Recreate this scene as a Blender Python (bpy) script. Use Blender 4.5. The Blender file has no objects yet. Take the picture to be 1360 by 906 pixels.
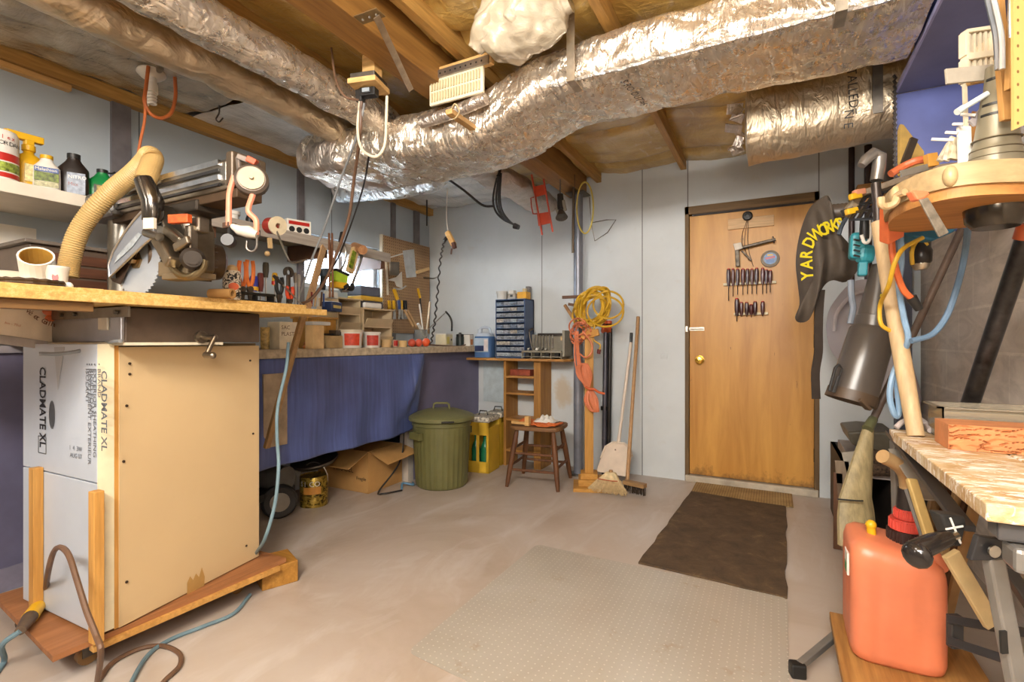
import bpy, math, random
from mathutils import Vector, Matrix, noise
random.seed(7)
V = Vector
PI = math.pi
scene = bpy.context.scene
COL = scene.collection
# ------------------------------------------------------------------ camera model (1360x906)
F = 663.0; YAW = math.radians(27.8); CH = 1.05
SN, CS = math.sin(YAW), math.cos(YAW)
FW = V((-SN, CS, 0)); RT = V((CS, SN, 0)); UP = V((0, 0, 1)); CAM = V((0, 0, CH))
def at(u, v, d=None, X=None, Y=None, Z=None):
    r = FW + RT*((u-680)/F) + UP*((453-v)/F)
    if X is not None: d = X/r.x
    elif Y is not None: d = Y/r.y
    elif Z is not None: d = (Z-CH)/r.z
    return CAM + r*d
def lin(c):
    return tuple(((x/12.92) if x <= .04045 else ((x+.055)/1.055)**2.4) for x in c)
def hx(h):
    h = h.lstrip('#'); return lin(tuple(int(h[i:i+2], 16)/255 for i in (0, 2, 4)))
# ------------------------------------------------------------------ materials
class NT:
    def __init__(s, name):
        s.m = bpy.data.materials.new(name); s.m.use_nodes = True
        s.t = s.m.node_tree; s.b = s.t.nodes['Principled BSDF']
        s.tc = s.t.nodes.new('ShaderNodeTexCoord')
    def n(s, kind, **kw):
        o = s.t.nodes.new(kind)
        for k, v in kw.items(): setattr(o, k, v)
        return o
    def l(s, a, b): s.t.links.new(a, b)
    def mapping(s, scale=(1, 1, 1), rot=(0, 0, 0), loc=(0, 0, 0)):
        m = s.n('ShaderNodeMapping'); m.inputs['Scale'].default_value = scale
        m.inputs['Rotation'].default_value = rot; m.inputs['Location'].default_value = loc
        s.l(s.tc.outputs['Object'], m.inputs['Vector']); return m.outputs[0]
    def noise(s, vec, scale=5, detail=4, rough=.55, dist=0):
        o = s.n('ShaderNodeTexNoise'); s.l(vec, o.inputs['Vector'])
        o.inputs['Scale'].default_value = scale; o.inputs['Detail'].default_value = detail
        o.inputs['Roughness'].default_value = rough; o.inputs['Distortion'].default_value = dist
        return o.outputs['Fac']
    def ramp(s, fac, stops, interp='LINEAR'):
        r = s.n('ShaderNodeValToRGB'); s.l(fac, r.inputs[0]); cr = r.color_ramp; cr.interpolation = interp
        while len(cr.elements) < len(stops): cr.elements.new(.5)
        for e, (p, c) in zip(cr.elements, stops):
            e.position = p; e.color = (*(c if isinstance(c, tuple) else (c, c, c)), 1)
        return r.outputs[0]
    def mix(s, fac, a, b, mode='MIX'):
        m = s.n('ShaderNodeMix', data_type='RGBA', blend_type=mode)
        if isinstance(fac, (int, float)): m.inputs[0].default_value = fac
        else: s.l(fac, m.inputs[0])
        for i, x in ((6, a), (7, b)):
            if isinstance(x, tuple): m.inputs[i].default_value = (*x, 1)
            else: s.l(x, m.inputs[i])
        return m.outputs[2]
    def math(s, op, a, b=None):
        m = s.n('ShaderNodeMath', operation=op)
        for i, x in ((0, a), (1, b)):
            if x is None: continue
            if isinstance(x, (int, float)): m.inputs[i].default_value = x
            else: s.l(x, m.inputs[i])
        return m.outputs[0]
    def bump(s, h, strength=.3, dist=.01, normal=None):
        b = s.n('ShaderNodeBump'); b.inputs['Strength'].default_value = strength
        b.inputs['Distance'].default_value = dist; s.l(h, b.inputs['Height'])
        if normal is not None: s.l(normal, b.inputs['Normal'])
        s.l(b.outputs[0], s.b.inputs['Normal']); return b.outputs[0]
    def base(s, x):
        if isinstance(x, tuple): s.b.inputs['Base Color'].default_value = (*x, 1)
        else: s.l(x, s.b.inputs['Base Color'])
    def set(s, rough=.5, metal=0, **kw):
        s.b.inputs['Roughness'].default_value = rough; s.b.inputs['Metallic'].default_value = metal
        for k, v in kw.items(): s.b.inputs[k].default_value = v
_mc = {}
def plain(c, rough=.5, metal=0, var=.12, scale=14, bump=.0, name=None, **kw):
    key = (c, rough, metal, var, scale, bump, tuple(kw.items()))
    if key in _mc: return _mc[key]
    t = NT(name or 'paint_'+c.strip('#')); a = hx(c)
    if var > 0:
        f = t.noise(t.mapping(), scale, 4)
        dk = tuple(x*(1-var*1.6) for x in a); lt = tuple(min(1, x*(1+var)) for x in a)
        t.base(t.ramp(f, [(.3, dk), (.7, lt)]))
    else: t.base(a)
    t.set(rough, metal, **kw)
    if bump: t.bump(t.noise(t.mapping(), scale*4, 3), bump, .004)
    _mc[key] = t.m; return t.m
def wood(c1, c2, axis=0, scale=9, rough=.6, stretch=14, bump=.15, name=None):
    key = ('w', c1, c2, axis, scale, rough, stretch)
    if key in _mc: return _mc[key]
    t = NT(name or 'wood_'+c1.strip('#')); sc = [stretch, stretch, stretch]; sc[axis] = 1
    vec = t.mapping(tuple(x*scale/9 for x in sc))
    f = t.noise(vec, 1.6, 6, .6, .6); g = t.noise(vec, 6, 3, .6)
    col = t.ramp(f, [(.28, hx(c1)), (.72, hx(c2))])
    col = t.mix(t.ramp(g, [(.35, .35), (.6, 0.)]), col, tuple(x*.55 for x in hx(c1)))
    t.base(col); t.set(rough); t.bump(g, bump, .003)
    _mc[key] = t.m; return t.m
def metal(c='#b8b6b2', rough=.35, var=.15, scale=20):
    return plain(c, rough, 1.0, var, scale, .03)
def m_foil(name, tint='#d9cfc2', rough=.3, scl=1.0):
    t = NT(name); vec = t.mapping()
    n1 = t.noise(vec, 6*scl, 3, .5, 1.6); n2 = t.noise(vec, 26*scl, 4, .6, .8)
    vor = t.n('ShaderNodeTexVoronoi', feature='DISTANCE_TO_EDGE'); t.l(vec, vor.inputs['Vector'])
    vor.inputs['Scale'].default_value = 6*scl
    wv = t.noise(t.mapping((18*scl, 5*scl, 7*scl)), 1.5, 3, .5, 1.8)
    h = t.math('ADD', t.math('MULTIPLY', n1, 1.2), t.math('MULTIPLY', n2, .10))
    h = t.math('ADD', h, t.math('MULTIPLY', wv, .9))
    h = t.math('ADD', h, t.math('MULTIPLY', t.math('MINIMUM', vor.outputs[0], .08), 2.0))
    t.bump(h, .8, .016)
    a = hx(tint)
    t.base(t.ramp(n1, [(.3, tuple(x*.84 for x in a)), (.65, a)]))
    t.set(rough, .88)
    t.l(t.ramp(n2, [(.3, rough-.08), (.7, rough+.16)]), t.b.inputs['Roughness'])
    return t.m
M = {}
M['foil'] = m_foil('duct_foil', '#efe4d4', .26)
M['foil_dull'] = m_foil('duct_foil_dull', '#cfc3b8', .38, 1.2)
M['foil_white'] = m_foil('duct_foil_bright', '#eceae6', .28, 1.0)
M['foil_flat'] = m_foil('duct_foil_aged', '#dccbb0', .4, .8)
def m_wall(name, c, seams, axis, stain=None):
    t = NT(name); vec = t.mapping(); a = hx(c)
    f = t.noise(vec, 2.2, 6, .6); g = t.noise(vec, 9, 5, .6)
    col = t.ramp(f, [(.25, tuple(x*.86 for x in a)), (.7, a)])
    col = t.mix(t.ramp(g, [(.62, 0.), (.8, .25)]), col, tuple(x*.75 for x in hx('#cdbfa8')))
    sep = t.n('ShaderNodeSeparateXYZ'); t.l(t.tc.outputs['Object'], sep.inputs[0])
    for s0 in seams:
        d = t.math('ABSOLUTE', t.math('SUBTRACT', sep.outputs[axis], s0))
        k = t.math('LESS_THAN', d, .0035)
        col = t.mix(k, col, tuple(x*.25 for x in a))
    if stain:
        # old water stains: centre (axis coord, z, half width, half height, colour, amount)
        for (x0, z0, w, h, cc, am) in stain:
            dx = t.math('DIVIDE', t.math('SUBTRACT', sep.outputs[axis], x0), w)
            dz = t.math('DIVIDE', t.math('SUBTRACT', sep.outputs[2], z0), h)
            r2 = t.math('ADD', t.math('MULTIPLY', dx, dx), t.math('MULTIPLY', dz, dz))
            k = t.math('ADD', r2, t.math('MULTIPLY', t.math('SUBTRACT', t.noise(vec, 14, 5, .7), .5), 1.8))
            col = t.mix(t.ramp(k, [(.2, am), (.9, 0.)]), col, hx(cc))
    t.base(col); t.set(.5); t.bump(g, .06, .003)
    return t.m
# ------------------------------------------------------------------ mesh builder
WM = {}          # name -> world matrix of every object made
def frame(d, up=V((0, 0, 1))):
    d = d.normalized()
    if abs(d.dot(up)) > .99: up = V((0, 1, 0)) if abs(d.y) < .9 else V((1, 0, 0))
    x = up.cross(d).normalized(); y = d.cross(x)
    return Matrix((x, y, d)).transposed()      # columns x,y,d
def rz(a): return Matrix.Rotation(a, 3, 'Z')
def rot(ax, a): return Matrix.Rotation(a, 3, ax)
class MB:
    def __init__(s): s.v = []; s.f = []; s.mi = []; s.cm = 0; s.uvs = None
    def add(s, vs, fs):
        o = len(s.v); s.v += [V(p) for p in vs]
        for f in fs: s.f.append([i+o for i in f]); s.mi.append(s.cm)
        return s
    def m(s, i): s.cm = i; return s
    def box(s, c, size, R=None):
        c = V(c); h = V(size)/2; vs = []
        for z in (-1, 1):
            for x, y in ((-1, -1), (1, -1), (1, 1), (-1, 1)):
                p = V((x*h.x, y*h.y, z*h.z)); vs.append(c+(R @ p if R else p))
        return s.add(vs, [(3, 2, 1, 0), (4, 5, 6, 7), (0, 1, 5, 4), (1, 2, 6, 5), (2, 3, 7, 6), (3, 0, 4, 7)])
    def bb(s, a, b):
        a = V(a); b = V(b); return s.box((a+b)/2, [abs(x) for x in (b-a)])
    def bar(s, p0, p1, w, t, up=V((0, 0, 1))):
        p0 = V(p0); p1 = V(p1); R = frame(p1-p0, V(up)); return s.box((p0+p1)/2, (w, t, (p1-p0).length), R)
    def cyl(s, p0, p1, r0, r1=None, n=16, cap=True):
        p0 = V(p0); p1 = V(p1); r1 = r0 if r1 is None else r1; R = frame(p1-p0); vs = []
        for p, r in ((p0, r0), (p1, r1)):
            for i in range(n):
                a = 2*PI*i/n; vs.append(p+R @ V((math.cos(a)*r, math.sin(a)*r, 0)))
        fs = [(i, (i+1) % n, (i+1) % n+n, i+n) for i in range(n)]
        if cap: fs += [tuple(range(n-1, -1, -1)), tuple(range(n, 2*n))]
        return s.add(vs, fs)
    def tube(s, pts, r, n=8, smooth=0, rib=None):
        pts = [V(p) for p in pts]
        if smooth: pts = catmull(pts, smooth)
        R0 = None; vs = []; m = len(pts)
        for k, p in enumerate(pts):
            d = (pts[min(k+1, m-1)]-pts[max(k-1, 0)])
            if d.length < 1e-9: d = V((0, 0, 1))
            d.normalize()
            if R0 is None: R = frame(d); x = R.col[0].copy()
            else:
                x = R0-d*R0.dot(d); x = x.normalized() if x.length > 1e-6 else frame(d).col[0].copy()
            R0 = x; y = d.cross(x)
            rr = r[k] if isinstance(r, (list, tuple)) else r
            if rib: rr = rr*(1+rib*(k % 2))
            for i in range(n):
                a = 2*PI*i/n; vs.append(p+(x*math.cos(a)+y*math.sin(a))*rr)
        fs = [(k*n+i, k*n+(i+1) % n, (k+1)*n+(i+1) % n, (k+1)*n+i) for k in range(m-1) for i in range(n)]
        fs += [tuple(range(n-1, -1, -1)), tuple(range((m-1)*n, m*n))]
        return s.add(vs, fs)
    def lathe(s, prof, c=(0, 0, 0), R=None, n=28, sx=1, sy=1, a0=0, a1=2*PI):
        c = V(c); vs = []; m = len(prof); full = abs(a1-a0-2*PI) < 1e-6
        for (r, z) in prof:
            for i in range(n):
                a = a0+(a1-a0)*i/(n if full else n-1); p = V((math.cos(a)*r*sx, math.sin(a)*r*sy, z))
                vs.append(c+(R @ p if R else p))
        fs = []
        for k in range(m-1):
            for i in range(n if full else n-1):
                j = (i+1) % n; fs.append((k*n+i, k*n+j, (k+1)*n+j, (k+1)*n+i))
        if full:
            if prof[0][0] > 1e-5: fs.append(tuple(range(n-1, -1, -1)))
            if prof[-1][0] > 1e-5: fs.append(tuple(range((m-1)*n, m*n)))
        return s.add(vs, fs)
    def prism(s, poly, ext):
        poly = [V(p) for p in poly]; ext = V(ext); n = len(poly)
        nrm = V((0, 0, 0))
        for i in range(n): nrm += poly[i].cross(poly[(i+1) % n])
        if nrm.dot(ext) < 0: poly = poly[::-1]
        vs = poly+[p+ext for p in poly]
        return s.add(vs, [tuple(range(n-1, -1, -1)), tuple(range(n, 2*n))]+[(i, (i+1) % n, (i+1) % n+n, i+n) for i in range(n)])
    def ball(s, c, r, n=12, R=None):
        r = V(r) if not isinstance(r, (int, float)) else V((r, r, r)); c = V(c)
        m = max(5, n//2+1); vs = [];
        for k in range(1, m):
            t = PI*k/m
            for i in range(n):
                a = 2*PI*i/n; p = V((math.sin(t)*math.cos(a)*r.x, math.sin(t)*math.sin(a)*r.y, math.cos(t)*r.z))
                vs.append(c+(R @ p if R else p))
        top = V((0, 0, r.z)); vs += [c+(R @ top if R else top), c-(R @ top if R else top)]
        T = len(vs)-2; B = T+1
        fs = [(k*n+i, (k+1)*n+i, (k+1)*n+(i+1) % n, k*n+(i+1) % n) for k in range(m-2) for i in range(n)]
        fs += [(T, i, (i+1) % n) for i in range(n)]+[(B, (m-2)*n+(i+1) % n, (m-2)*n+i) for i in range(n)]
        return s.add(vs, fs)
    def grid(s, fn, nu, nv, thick=0, closed_u=False):
        vs = [V(fn(i/(nu), j/(nv))) for j in range(nv+1) for i in range(nu+1)]
        fs = [(j*(nu+1)+i, j*(nu+1)+i+1, (j+1)*(nu+1)+i+1, (j+1)*(nu+1)+i) for j in range(nv) for i in range(nu)]
        return s.add(vs, fs)
    def sock(s, pts, w, h, n=40, rings=60, e=2.0, amp=.01, freq=6, seed=0, fold=.0):
        """wrapped duct: superellipse section swept along a path, crumpled by noise"""
        P = catmull([V(p) for p in pts], max(2, rings//max(1, len(pts)-1))); m = len(P); vs = []
        L = 0
        for k, p in enumerate(P):
            d = (P[min(k+1, m-1)]-P[max(k-1, 0)]).normalized()
            x = V((0, 0, 1)).cross(d)
            x = x.normalized() if x.length > .05 else V((1, 0, 0)); y = d.cross(x)
            if k: L += (P[k]-P[k-1]).length
            ww = w(k/(m-1)) if callable(w) else w; hh = h(k/(m-1)) if callable(h) else h
            for i in range(n):
                a = 2*PI*i/n; ca, sa = math.cos(a), math.sin(a)
                q = (abs(ca)**e+abs(sa)**e)**(-1/e)
                o = x*(ca*q*ww)+y*(sa*q*hh); pt = p+o; on = o.normalized()
                t = noise.noise(pt*freq+V((seed, 0, 0)))*amp+noise.noise(pt*freq*3+V((0, seed, 0)))*amp*.45
                rdg = 1-abs(noise.noise(V((L*9, a*1.1+seed, seed)))*2)
                t += fold*max(0, rdg-.6)
                vs.append(pt+on*t)
        fs = [(k*n+i, k*n+(i+1) % n, (k+1)*n+(i+1) % n, (k+1)*n+i) for k in range(m-1) for i in range(n)]
        fs += [tuple(range(n-1, -1, -1)), tuple(range((m-1)*n, m*n))]
        return s.add(vs, fs)
    def build(s, name, mat, parent=None, smooth=False, bevel=0, seg=2, ang=35, local=False, origin=None, solid=0, sub=0):
        me = bpy.data.meshes.new(name)
        if parent is not None:
            W = WM[parent.name]
            pts = s.v if local else [W.inverted() @ p for p in s.v]; org = None
        else:
            if origin is None:
                lo = V([min(p[i] for p in s.v) for i in range(3)]); hi = V([max(p[i] for p in s.v) for i in range(3)])
                origin = V(((lo.x+hi.x)/2, (lo.y+hi.y)/2, lo.z))
            org = V(origin); pts = [p-org for p in s.v]; W = Matrix.Translation(org)
        me.from_pydata([tuple(p) for p in pts], [], s.f); me.update()
        for mm in (mat if isinstance(mat, (list, tuple)) else [mat]): me.materials.append(mm)
        for p, i in zip(me.polygons, s.mi): p.material_index = i
        import bmesh
        bm = bmesh.new(); bm.from_mesh(me); bmesh.ops.recalc_face_normals(bm, faces=bm.faces)
        if smooth:
            for e in bm.edges:
                if len(e.link_faces) == 2 and e.calc_face_angle(0) > math.radians(ang): e.smooth = False
            for f in bm.faces: f.smooth = True
        bm.to_mesh(me); bm.free()
        o = bpy.data.objects.new(name, me); COL.objects.link(o)
        if parent is not None: o.parent = parent
        else: o.location = org
        WM[o.name] = W.copy()
        if solid:
            md = o.modifiers.new('thick', 'SOLIDIFY'); md.thickness = solid; md.offset = 0
        if bevel:
            md = o.modifiers.new('bevel', 'BEVEL'); md.width = bevel; md.segments = seg; md.limit_method = 'ANGLE'; md.angle_limit = math.radians(40)
        if sub:
            md = o.modifiers.new('sub', 'SUBSURF'); md.levels = sub; md.render_levels = sub
        return o
def catmull(P, k):
    if len(P) < 3:
        return [P[0].lerp(P[-1], i/k) for i in range(k+1)]
    out = []
    for i in range(len(P)-1):
        a = P[i-1] if i else P[0]*2-P[1]; b = P[i]; c = P[i+1]; d = P[i+2] if i+2 < len(P) else P[-1]*2-P[-2]
        for j in range(k):
            t = j/k; out.append(.5*((2*b)+(-a+c)*t+(2*a-5*b+4*c-d)*t*t+(-a+3*b-3*c+d)*t**3))
    out.append(P[-1].copy()); return out
def tag(o, label=None, cat=None, group=None, kind=None):
    if label: o['label'] = label
    if cat: o['category'] = cat
    if group: o['group'] = group
    if kind: o['kind'] = kind
    return o
def thing(name, label, cat, loc, rotz=0, group=None, R=None):
    o = bpy.data.objects.new(name, None); COL.objects.link(o); o.empty_display_size = .05
    o.location = V(loc)
    if R is not None: o.rotation_euler = R.to_euler(); W = Matrix.Translation(V(loc)) @ R.to_4x4()
    else: o.rotation_euler = (0, 0, rotz); W = Matrix.Translation(V(loc)) @ Matrix.Rotation(rotz, 4, 'Z')
    WM[o.name] = W
    return tag(o, label, cat, group)
def dup(o, loc=None, rotz=None, label=None, group=None, parent=None, R=None, mat=None, scale=None):
    c = o.copy(); COL.objects.link(c)
    if parent is not None: c.parent = parent
    if loc is not None: c.location = V(loc)
    if rotz is not None: c.rotation_euler = (0, 0, rotz)
    if R is not None: c.rotation_euler = R.to_euler()
    if scale is not None: c.scale = scale
    if label: c['label'] = label
    if group: c['group'] = group
    for ch in list(o.children): dup(ch, parent=c)
    return c
def lettering(parent, body, size, org, xd, yd, mat, name='lettering', depth=.0006, align='LEFT', font_x=1.0, bold=0):
    cu = bpy.data.curves.new('t', 'FONT'); cu.body = body; cu.size = size; cu.extrude = 0; cu.offset = bold; cu.resolution_u = 2
    cu.align_x = align
    to = bpy.data.objects.new('t', cu); COL.objects.link(to)
    bpy.context.view_layer.update()
    dg = bpy.context.evaluated_depsgraph_get(); me = bpy.data.meshes.new_from_object(to.evaluated_get(dg))
    bpy.data.objects.remove(to); bpy.data.curves.remove(cu)
    xd = V(xd).normalized(); yd = (V(yd)-xd*V(yd).dot(xd)).normalized(); nd = xd.cross(yd); org = V(org)
    mb = MB(); mb.add([org+xd*(v.co.x*font_x)+yd*v.co.y+nd*depth for v in me.vertices], [tuple(p.vertices) for p in me.polygons])
    bpy.data.meshes.remove(me)
    return mb.build(name, mat, parent)

# ================================================================== SETTING
XL, XR, YB, YF, ZC = -2.985, .80, 3.93, -2.2, 2.40
def struct(o): o['kind'] = 'structure'; return o
# materials of the shell
def m_floor():
    t = NT('painted_concrete_floor'); vec = t.mapping(); a = hx('#b3a598')
    f = t.noise(vec, 1.1, 6, .62, .8); g = t.noise(t.mapping((3, 1, 1)), 1.6, 5, .6, 1.2); k = t.noise(vec, 40, 3)
    col = t.ramp(f, [(.3, hx('#a39280')), (.5, a), (.72, hx('#bcb3ab'))])
    col = t.mix(t.ramp(g, [(.5, 0.), (.68, .5)]), col, hx('#cbc5c1'))
    col = t.mix(t.ramp(t.noise(vec, 22, 5, .8), [(.7, 0.), (.78, .5)]), col, hx('#8c7c6c'))
    t.base(col); t.set(.42); t.l(t.ramp(g, [(.3, .34), (.7, .55)]), t.b.inputs['Roughness']); t.bump(k, .05, .003)
    return t.m
def m_block():
    t = NT('concrete_block_wall'); sep = t.n('ShaderNodeSeparateXYZ'); t.l(t.tc.outputs['Object'], sep.inputs[0])
    cb = t.n('ShaderNodeCombineXYZ'); t.l(sep.outputs[1], cb.inputs[0]); t.l(sep.outputs[2], cb.inputs[1])
    br = t.n('ShaderNodeTexBrick'); t.l(cb.outputs[0], br.inputs['Vector'])
    br.inputs['Scale'].default_value = 1; br.inputs['Brick Width'].default_value = .4; br.inputs['Row Height'].default_value = .2
    br.inputs['Mortar Size'].default_value = .006; br.inputs['Color1'].default_value = (*hx('#cabfb2'), 1)
    br.inputs['Color2'].default_value = (*hx('#d2c7b9'), 1); br.inputs['Mortar'].default_value = (*hx('#ddd3c4'), 1)
    n = t.noise(t.mapping((1, 1, 3)), 3, 6, .65, 1); k = t.noise(t.mapping(), 60, 3)
    col = t.mix(t.ramp(n, [(.4, .0), (.7, .6)]), br.outputs[0], hx('#94897e'))
    t.base(col); t.set(.85)
    t.bump(t.math('SUBTRACT', t.math('MULTIPLY', k, .25), br.outputs['Fac']), .5, .006); return t.m
def m_insul(name, c1, c2, c3, gloss=.25):
    t = NT(name); vec = t.mapping()
    f = t.noise(vec, 2.6, 7, .62, .6); g = t.noise(t.mapping((2, .7, 2)), 3.5, 5, .55, 2.0)
    col = t.ramp(f, [(.25, hx(c1)), (.5, hx(c2)), (.75, hx(c3))])
    col = t.mix(t.ramp(g, [(.62, 0.), (.7, .35)]), col, hx('#e2d6c0'))
    t.base(col); t.set(gloss+.12, 0, **{'Coat Weight': .9, 'Coat Roughness': .16})
    h = t.math('ADD', t.math('MULTIPLY', g, 1.3), t.math('MULTIPLY', t.noise(t.mapping((1, 3, 1)), 9, 4, .55, 1.5), .5))
    t.bump(h, .6, .02); return t.m
WOODJ = wood('#94692f', '#c79b54', 1, name='joist_wood'); WOODX = wood('#9a6a30', '#cf9c58', 0, name='stud_wood')
WOODB = wood('#7c5422', '#a97b3c', 1, 7, name='beam_wood'); WOODZ = wood('#b07a34', '#d9a659', 2, name='pine_vertical')
PINE = wood('#c99a58', '#e2bb7e', 0, name='pine_board'); PINEY = wood('#b98b4c', '#dcb377', 1, name='pine_board_long')
m_wb = m_wall('wall_paint_back', '#cdd3d6', [-1.78, -.92, -.58, .26], 0,
              [(-1.58, .62, .10, .16, '#b79a66', .55)])
m_wl = m_wall('wall_paint_left', '#adb7be', [.55, 1.42, 2.72], 1)
floor = struct(MB().bb((XL-.2, YF-.1, -.06), (XR+.2, YB+.2, 0)).build('floor', m_floor(), origin=(0, 0, 0)))
# back wall with the door opening
DX0, DX1, DZ = -.60, .262, 2.055
b = MB(); b.bb((XL-.12, YB, 0), (DX0, YB+.12, 2.6)); b.bb((DX1, YB, 0), (XR+.12, YB+.12, 2.6)); b.bb((DX0, YB, DZ), (DX1, YB+.12, 2.6))
b.bb((DX0, YB+.10, 0), (DX1, YB+.12, DZ))
struct(b.build('wall_back', m_wb, origin=(0, 0, 0)))
# left wall with the window opening
WY0, WY1, WZ0, WZ1 = 2.44, 3.23, 1.44, 1.83
b = MB(); b.bb((XL-.2, YF, 0), (XL, WY0, 2.6)); b.bb((XL-.2, WY1, 0), (XL, YB, 2.6)); b.bb((XL-.2, WY0, 0), (XL, WY1, WZ0)); b.bb((XL-.2, WY0, WZ1), (XL, WY1, 2.6))
struct(b.build('wall_left', m_wl, origin=(0, 0, 0)))
struct(MB().bb((XR, YF, 0), (XR+.15, YB, 2.6)).build('wall_right', m_block(), origin=(0, 0, 0)))
struct(MB().bb((XL-.1, YF-.12, 0), (XR+.1, YF, 2.6)).build('wall_front', plain('#b9b4aa', .6), origin=(0, 0, 0)))
# window
wn = thing('window_1', None, None, (XL-.07, (WY0+WY1)/2, WZ0)); struct(wn)
b = MB(); t_ = .035
for a0, a1 in (((WY0, WZ0), (WY1, WZ0+t_)), ((WY0, WZ1-t_), (WY1, WZ1)), ((WY0, WZ0), (WY0+t_, WZ1)), ((WY1-t_, WZ0), (WY1, WZ1)), (((WY0+WY1)/2-.02, WZ0), ((WY0+WY1)/2+.02, WZ1))):
    b.bb((XL-.10, a0[0], a0[1]), (XL-.03, a1[0], a1[1]))
b.build('window_frame', plain('#dfe3e6', .4), wn, bevel=.003)
tg = NT('window_glass'); tg.base((.95, .97, 1)); tg.set(.02, 0, **{'Transmission Weight': 1.0, 'IOR': 1.05})
MB().bb((XL-.072, WY0+.02, WZ0+.02), (XL-.066, WY1-.02, WZ1-.02)).build('window_pane', tg.m, wn)
# purple wainscot along the left wall and behind the bench
PURP = plain('#6b6a86', .5, 0, .14, 4, .05, name='purple_paint'); PURPD = plain('#5a64a0', .45, 0, .12, 5, name='blue_shelf_paint')
GREYP = plain('#8f8b92', .5, name='grey_ledge_paint')
b = MB(); b.bb((XL, YF, .10), (XL+.13, 1.2, 1.0)); struct(b.build('trim_1', PURP))
b = MB(); b.bb((XL, YF, .0), (XL+.135, 1.2, .10)); struct(b.build('baseboard_left', plain('#7f7d92', .5)))
b = MB(); b.bb((XL, YF, 1.0), (XL+.15, 1.2, 1.03)); struct(b.build('trim_2', GREYP))
# battens on the left wall (painted grey)
BATT = plain('#6f6b6e', .55, 0, .2, 8)
n = 3
for (u, w) in ((159, .085), (521, .05), (552, .075), (398, .05)):
    y = at(u, 260, X=XL).y
    b = MB().bb((XL, y-w/2, 1.0 if u > 200 else 1.05), (XL+.02, y+w/2, 2.3)); struct(b.build('trim_%d' % n, BATT)); n += 1
# top plates along the walls
b = MB().bb((XL, YF, 2.265), (XL+.05, YB, 2.33)); struct(b.build('trim_%d' % n, WOODJ)); n += 1
b = MB().bb((XL+.0, YF, 2.235), (XL+.035, 1.12, 2.262)); struct(b.build('trim_%d' % n, PINEY)); n += 1
# short stubs of strapping near the back-left corner
b = MB().bar((-1.98, 3.0, 2.315), (-1.98, 3.85, 2.315), .05, .035); struct(b.build('trim_%d' % n, PINEY)); n += 1
# joists, running front to back
for x in (-2.62, -1.95, -1.27, -.61, .06, .66):
    b = MB().bb((x-.02, YF, 2.34), (x+.02, YB, 2.58)); struct(b.build('trim_%d' % n, WOODJ, bevel=.002)); n += 1
# cross strapping seen below the joists near the door
for (y, x0, x1) in ((2.95, -1.25, -.63), (.55, -1.25, -.63)):
    b = MB().bb((x0, y-.02, 2.40), (x1, y+.02, 2.44)); struct(b.build('trim_%d' % n, WOODX)); n += 1
# insulation batts under plastic between the joists
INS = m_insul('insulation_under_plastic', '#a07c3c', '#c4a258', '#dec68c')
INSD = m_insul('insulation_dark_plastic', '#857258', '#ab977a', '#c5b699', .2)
INSW = m_insul('vapour_barrier_white', '#aaa69c', '#c9c8c2', '#d8d8d6', .15)
b = MB(); xs = [(-3.1, -2.64), (-2.60, -1.97), (-1.93, -1.29), (-1.25, -.63), (-.59, .04), (.08, .64), (.68, .95)]
for q, (x0, x1) in enumerate(xs):
    def fn(u, v, x0=x0, x1=x1, q=q):
        x = x0+(x1-x0)*u; y = YF+(YB+.1-YF)*v
        sag = .035*math.sin(PI*u)
        z = 2.415-sag+.03*noise.noise(V((x*3, y*2.2, q)))+.012*noise.noise(V((x*11, y*9, q)))
        # a pinch across each batt end
        z += .03*math.exp(-((((y+.3) % .62)-.31)/.03)**2)*(1 if x > -1.3 else .4)
        return (x, y, z)
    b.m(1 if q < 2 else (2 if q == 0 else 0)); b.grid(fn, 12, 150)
b.m(0).bb((-3.2, YF-.1, 2.50), (1.0, YB+.2, 2.56))
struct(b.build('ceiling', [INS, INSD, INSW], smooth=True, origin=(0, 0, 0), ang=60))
# white/silver vapour barrier strip sagging over the bench (thing hung under the ceiling)
def barrier(name, x0, x1, y0, y1, z0, mat, label, seed, sag=.04):
    b = MB()
    b.grid(lambda u, v: (x0+(x1-x0)*u, y0+(y1-y0)*v, z0+.0-sag*math.sin(PI*u)*(.6+.4*noise.noise(V((v*7, seed, 0))))+.02*noise.noise(V((u*5, v*16, seed)))), 16, 90)
    return tag(b.build(name, mat, smooth=True, ang=70), label, 'plastic sheet')
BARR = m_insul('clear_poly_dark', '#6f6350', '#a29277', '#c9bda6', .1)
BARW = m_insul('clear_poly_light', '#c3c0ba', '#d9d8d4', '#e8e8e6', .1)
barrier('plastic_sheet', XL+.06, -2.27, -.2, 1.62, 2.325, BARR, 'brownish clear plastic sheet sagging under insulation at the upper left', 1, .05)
barrier('plastic_sheet', XL+.06, -2.0, 1.66, 3.90, 2.322, BARW, 'pale silvery plastic sheet under the ceiling above the window and bench', 5, .02)
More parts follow.
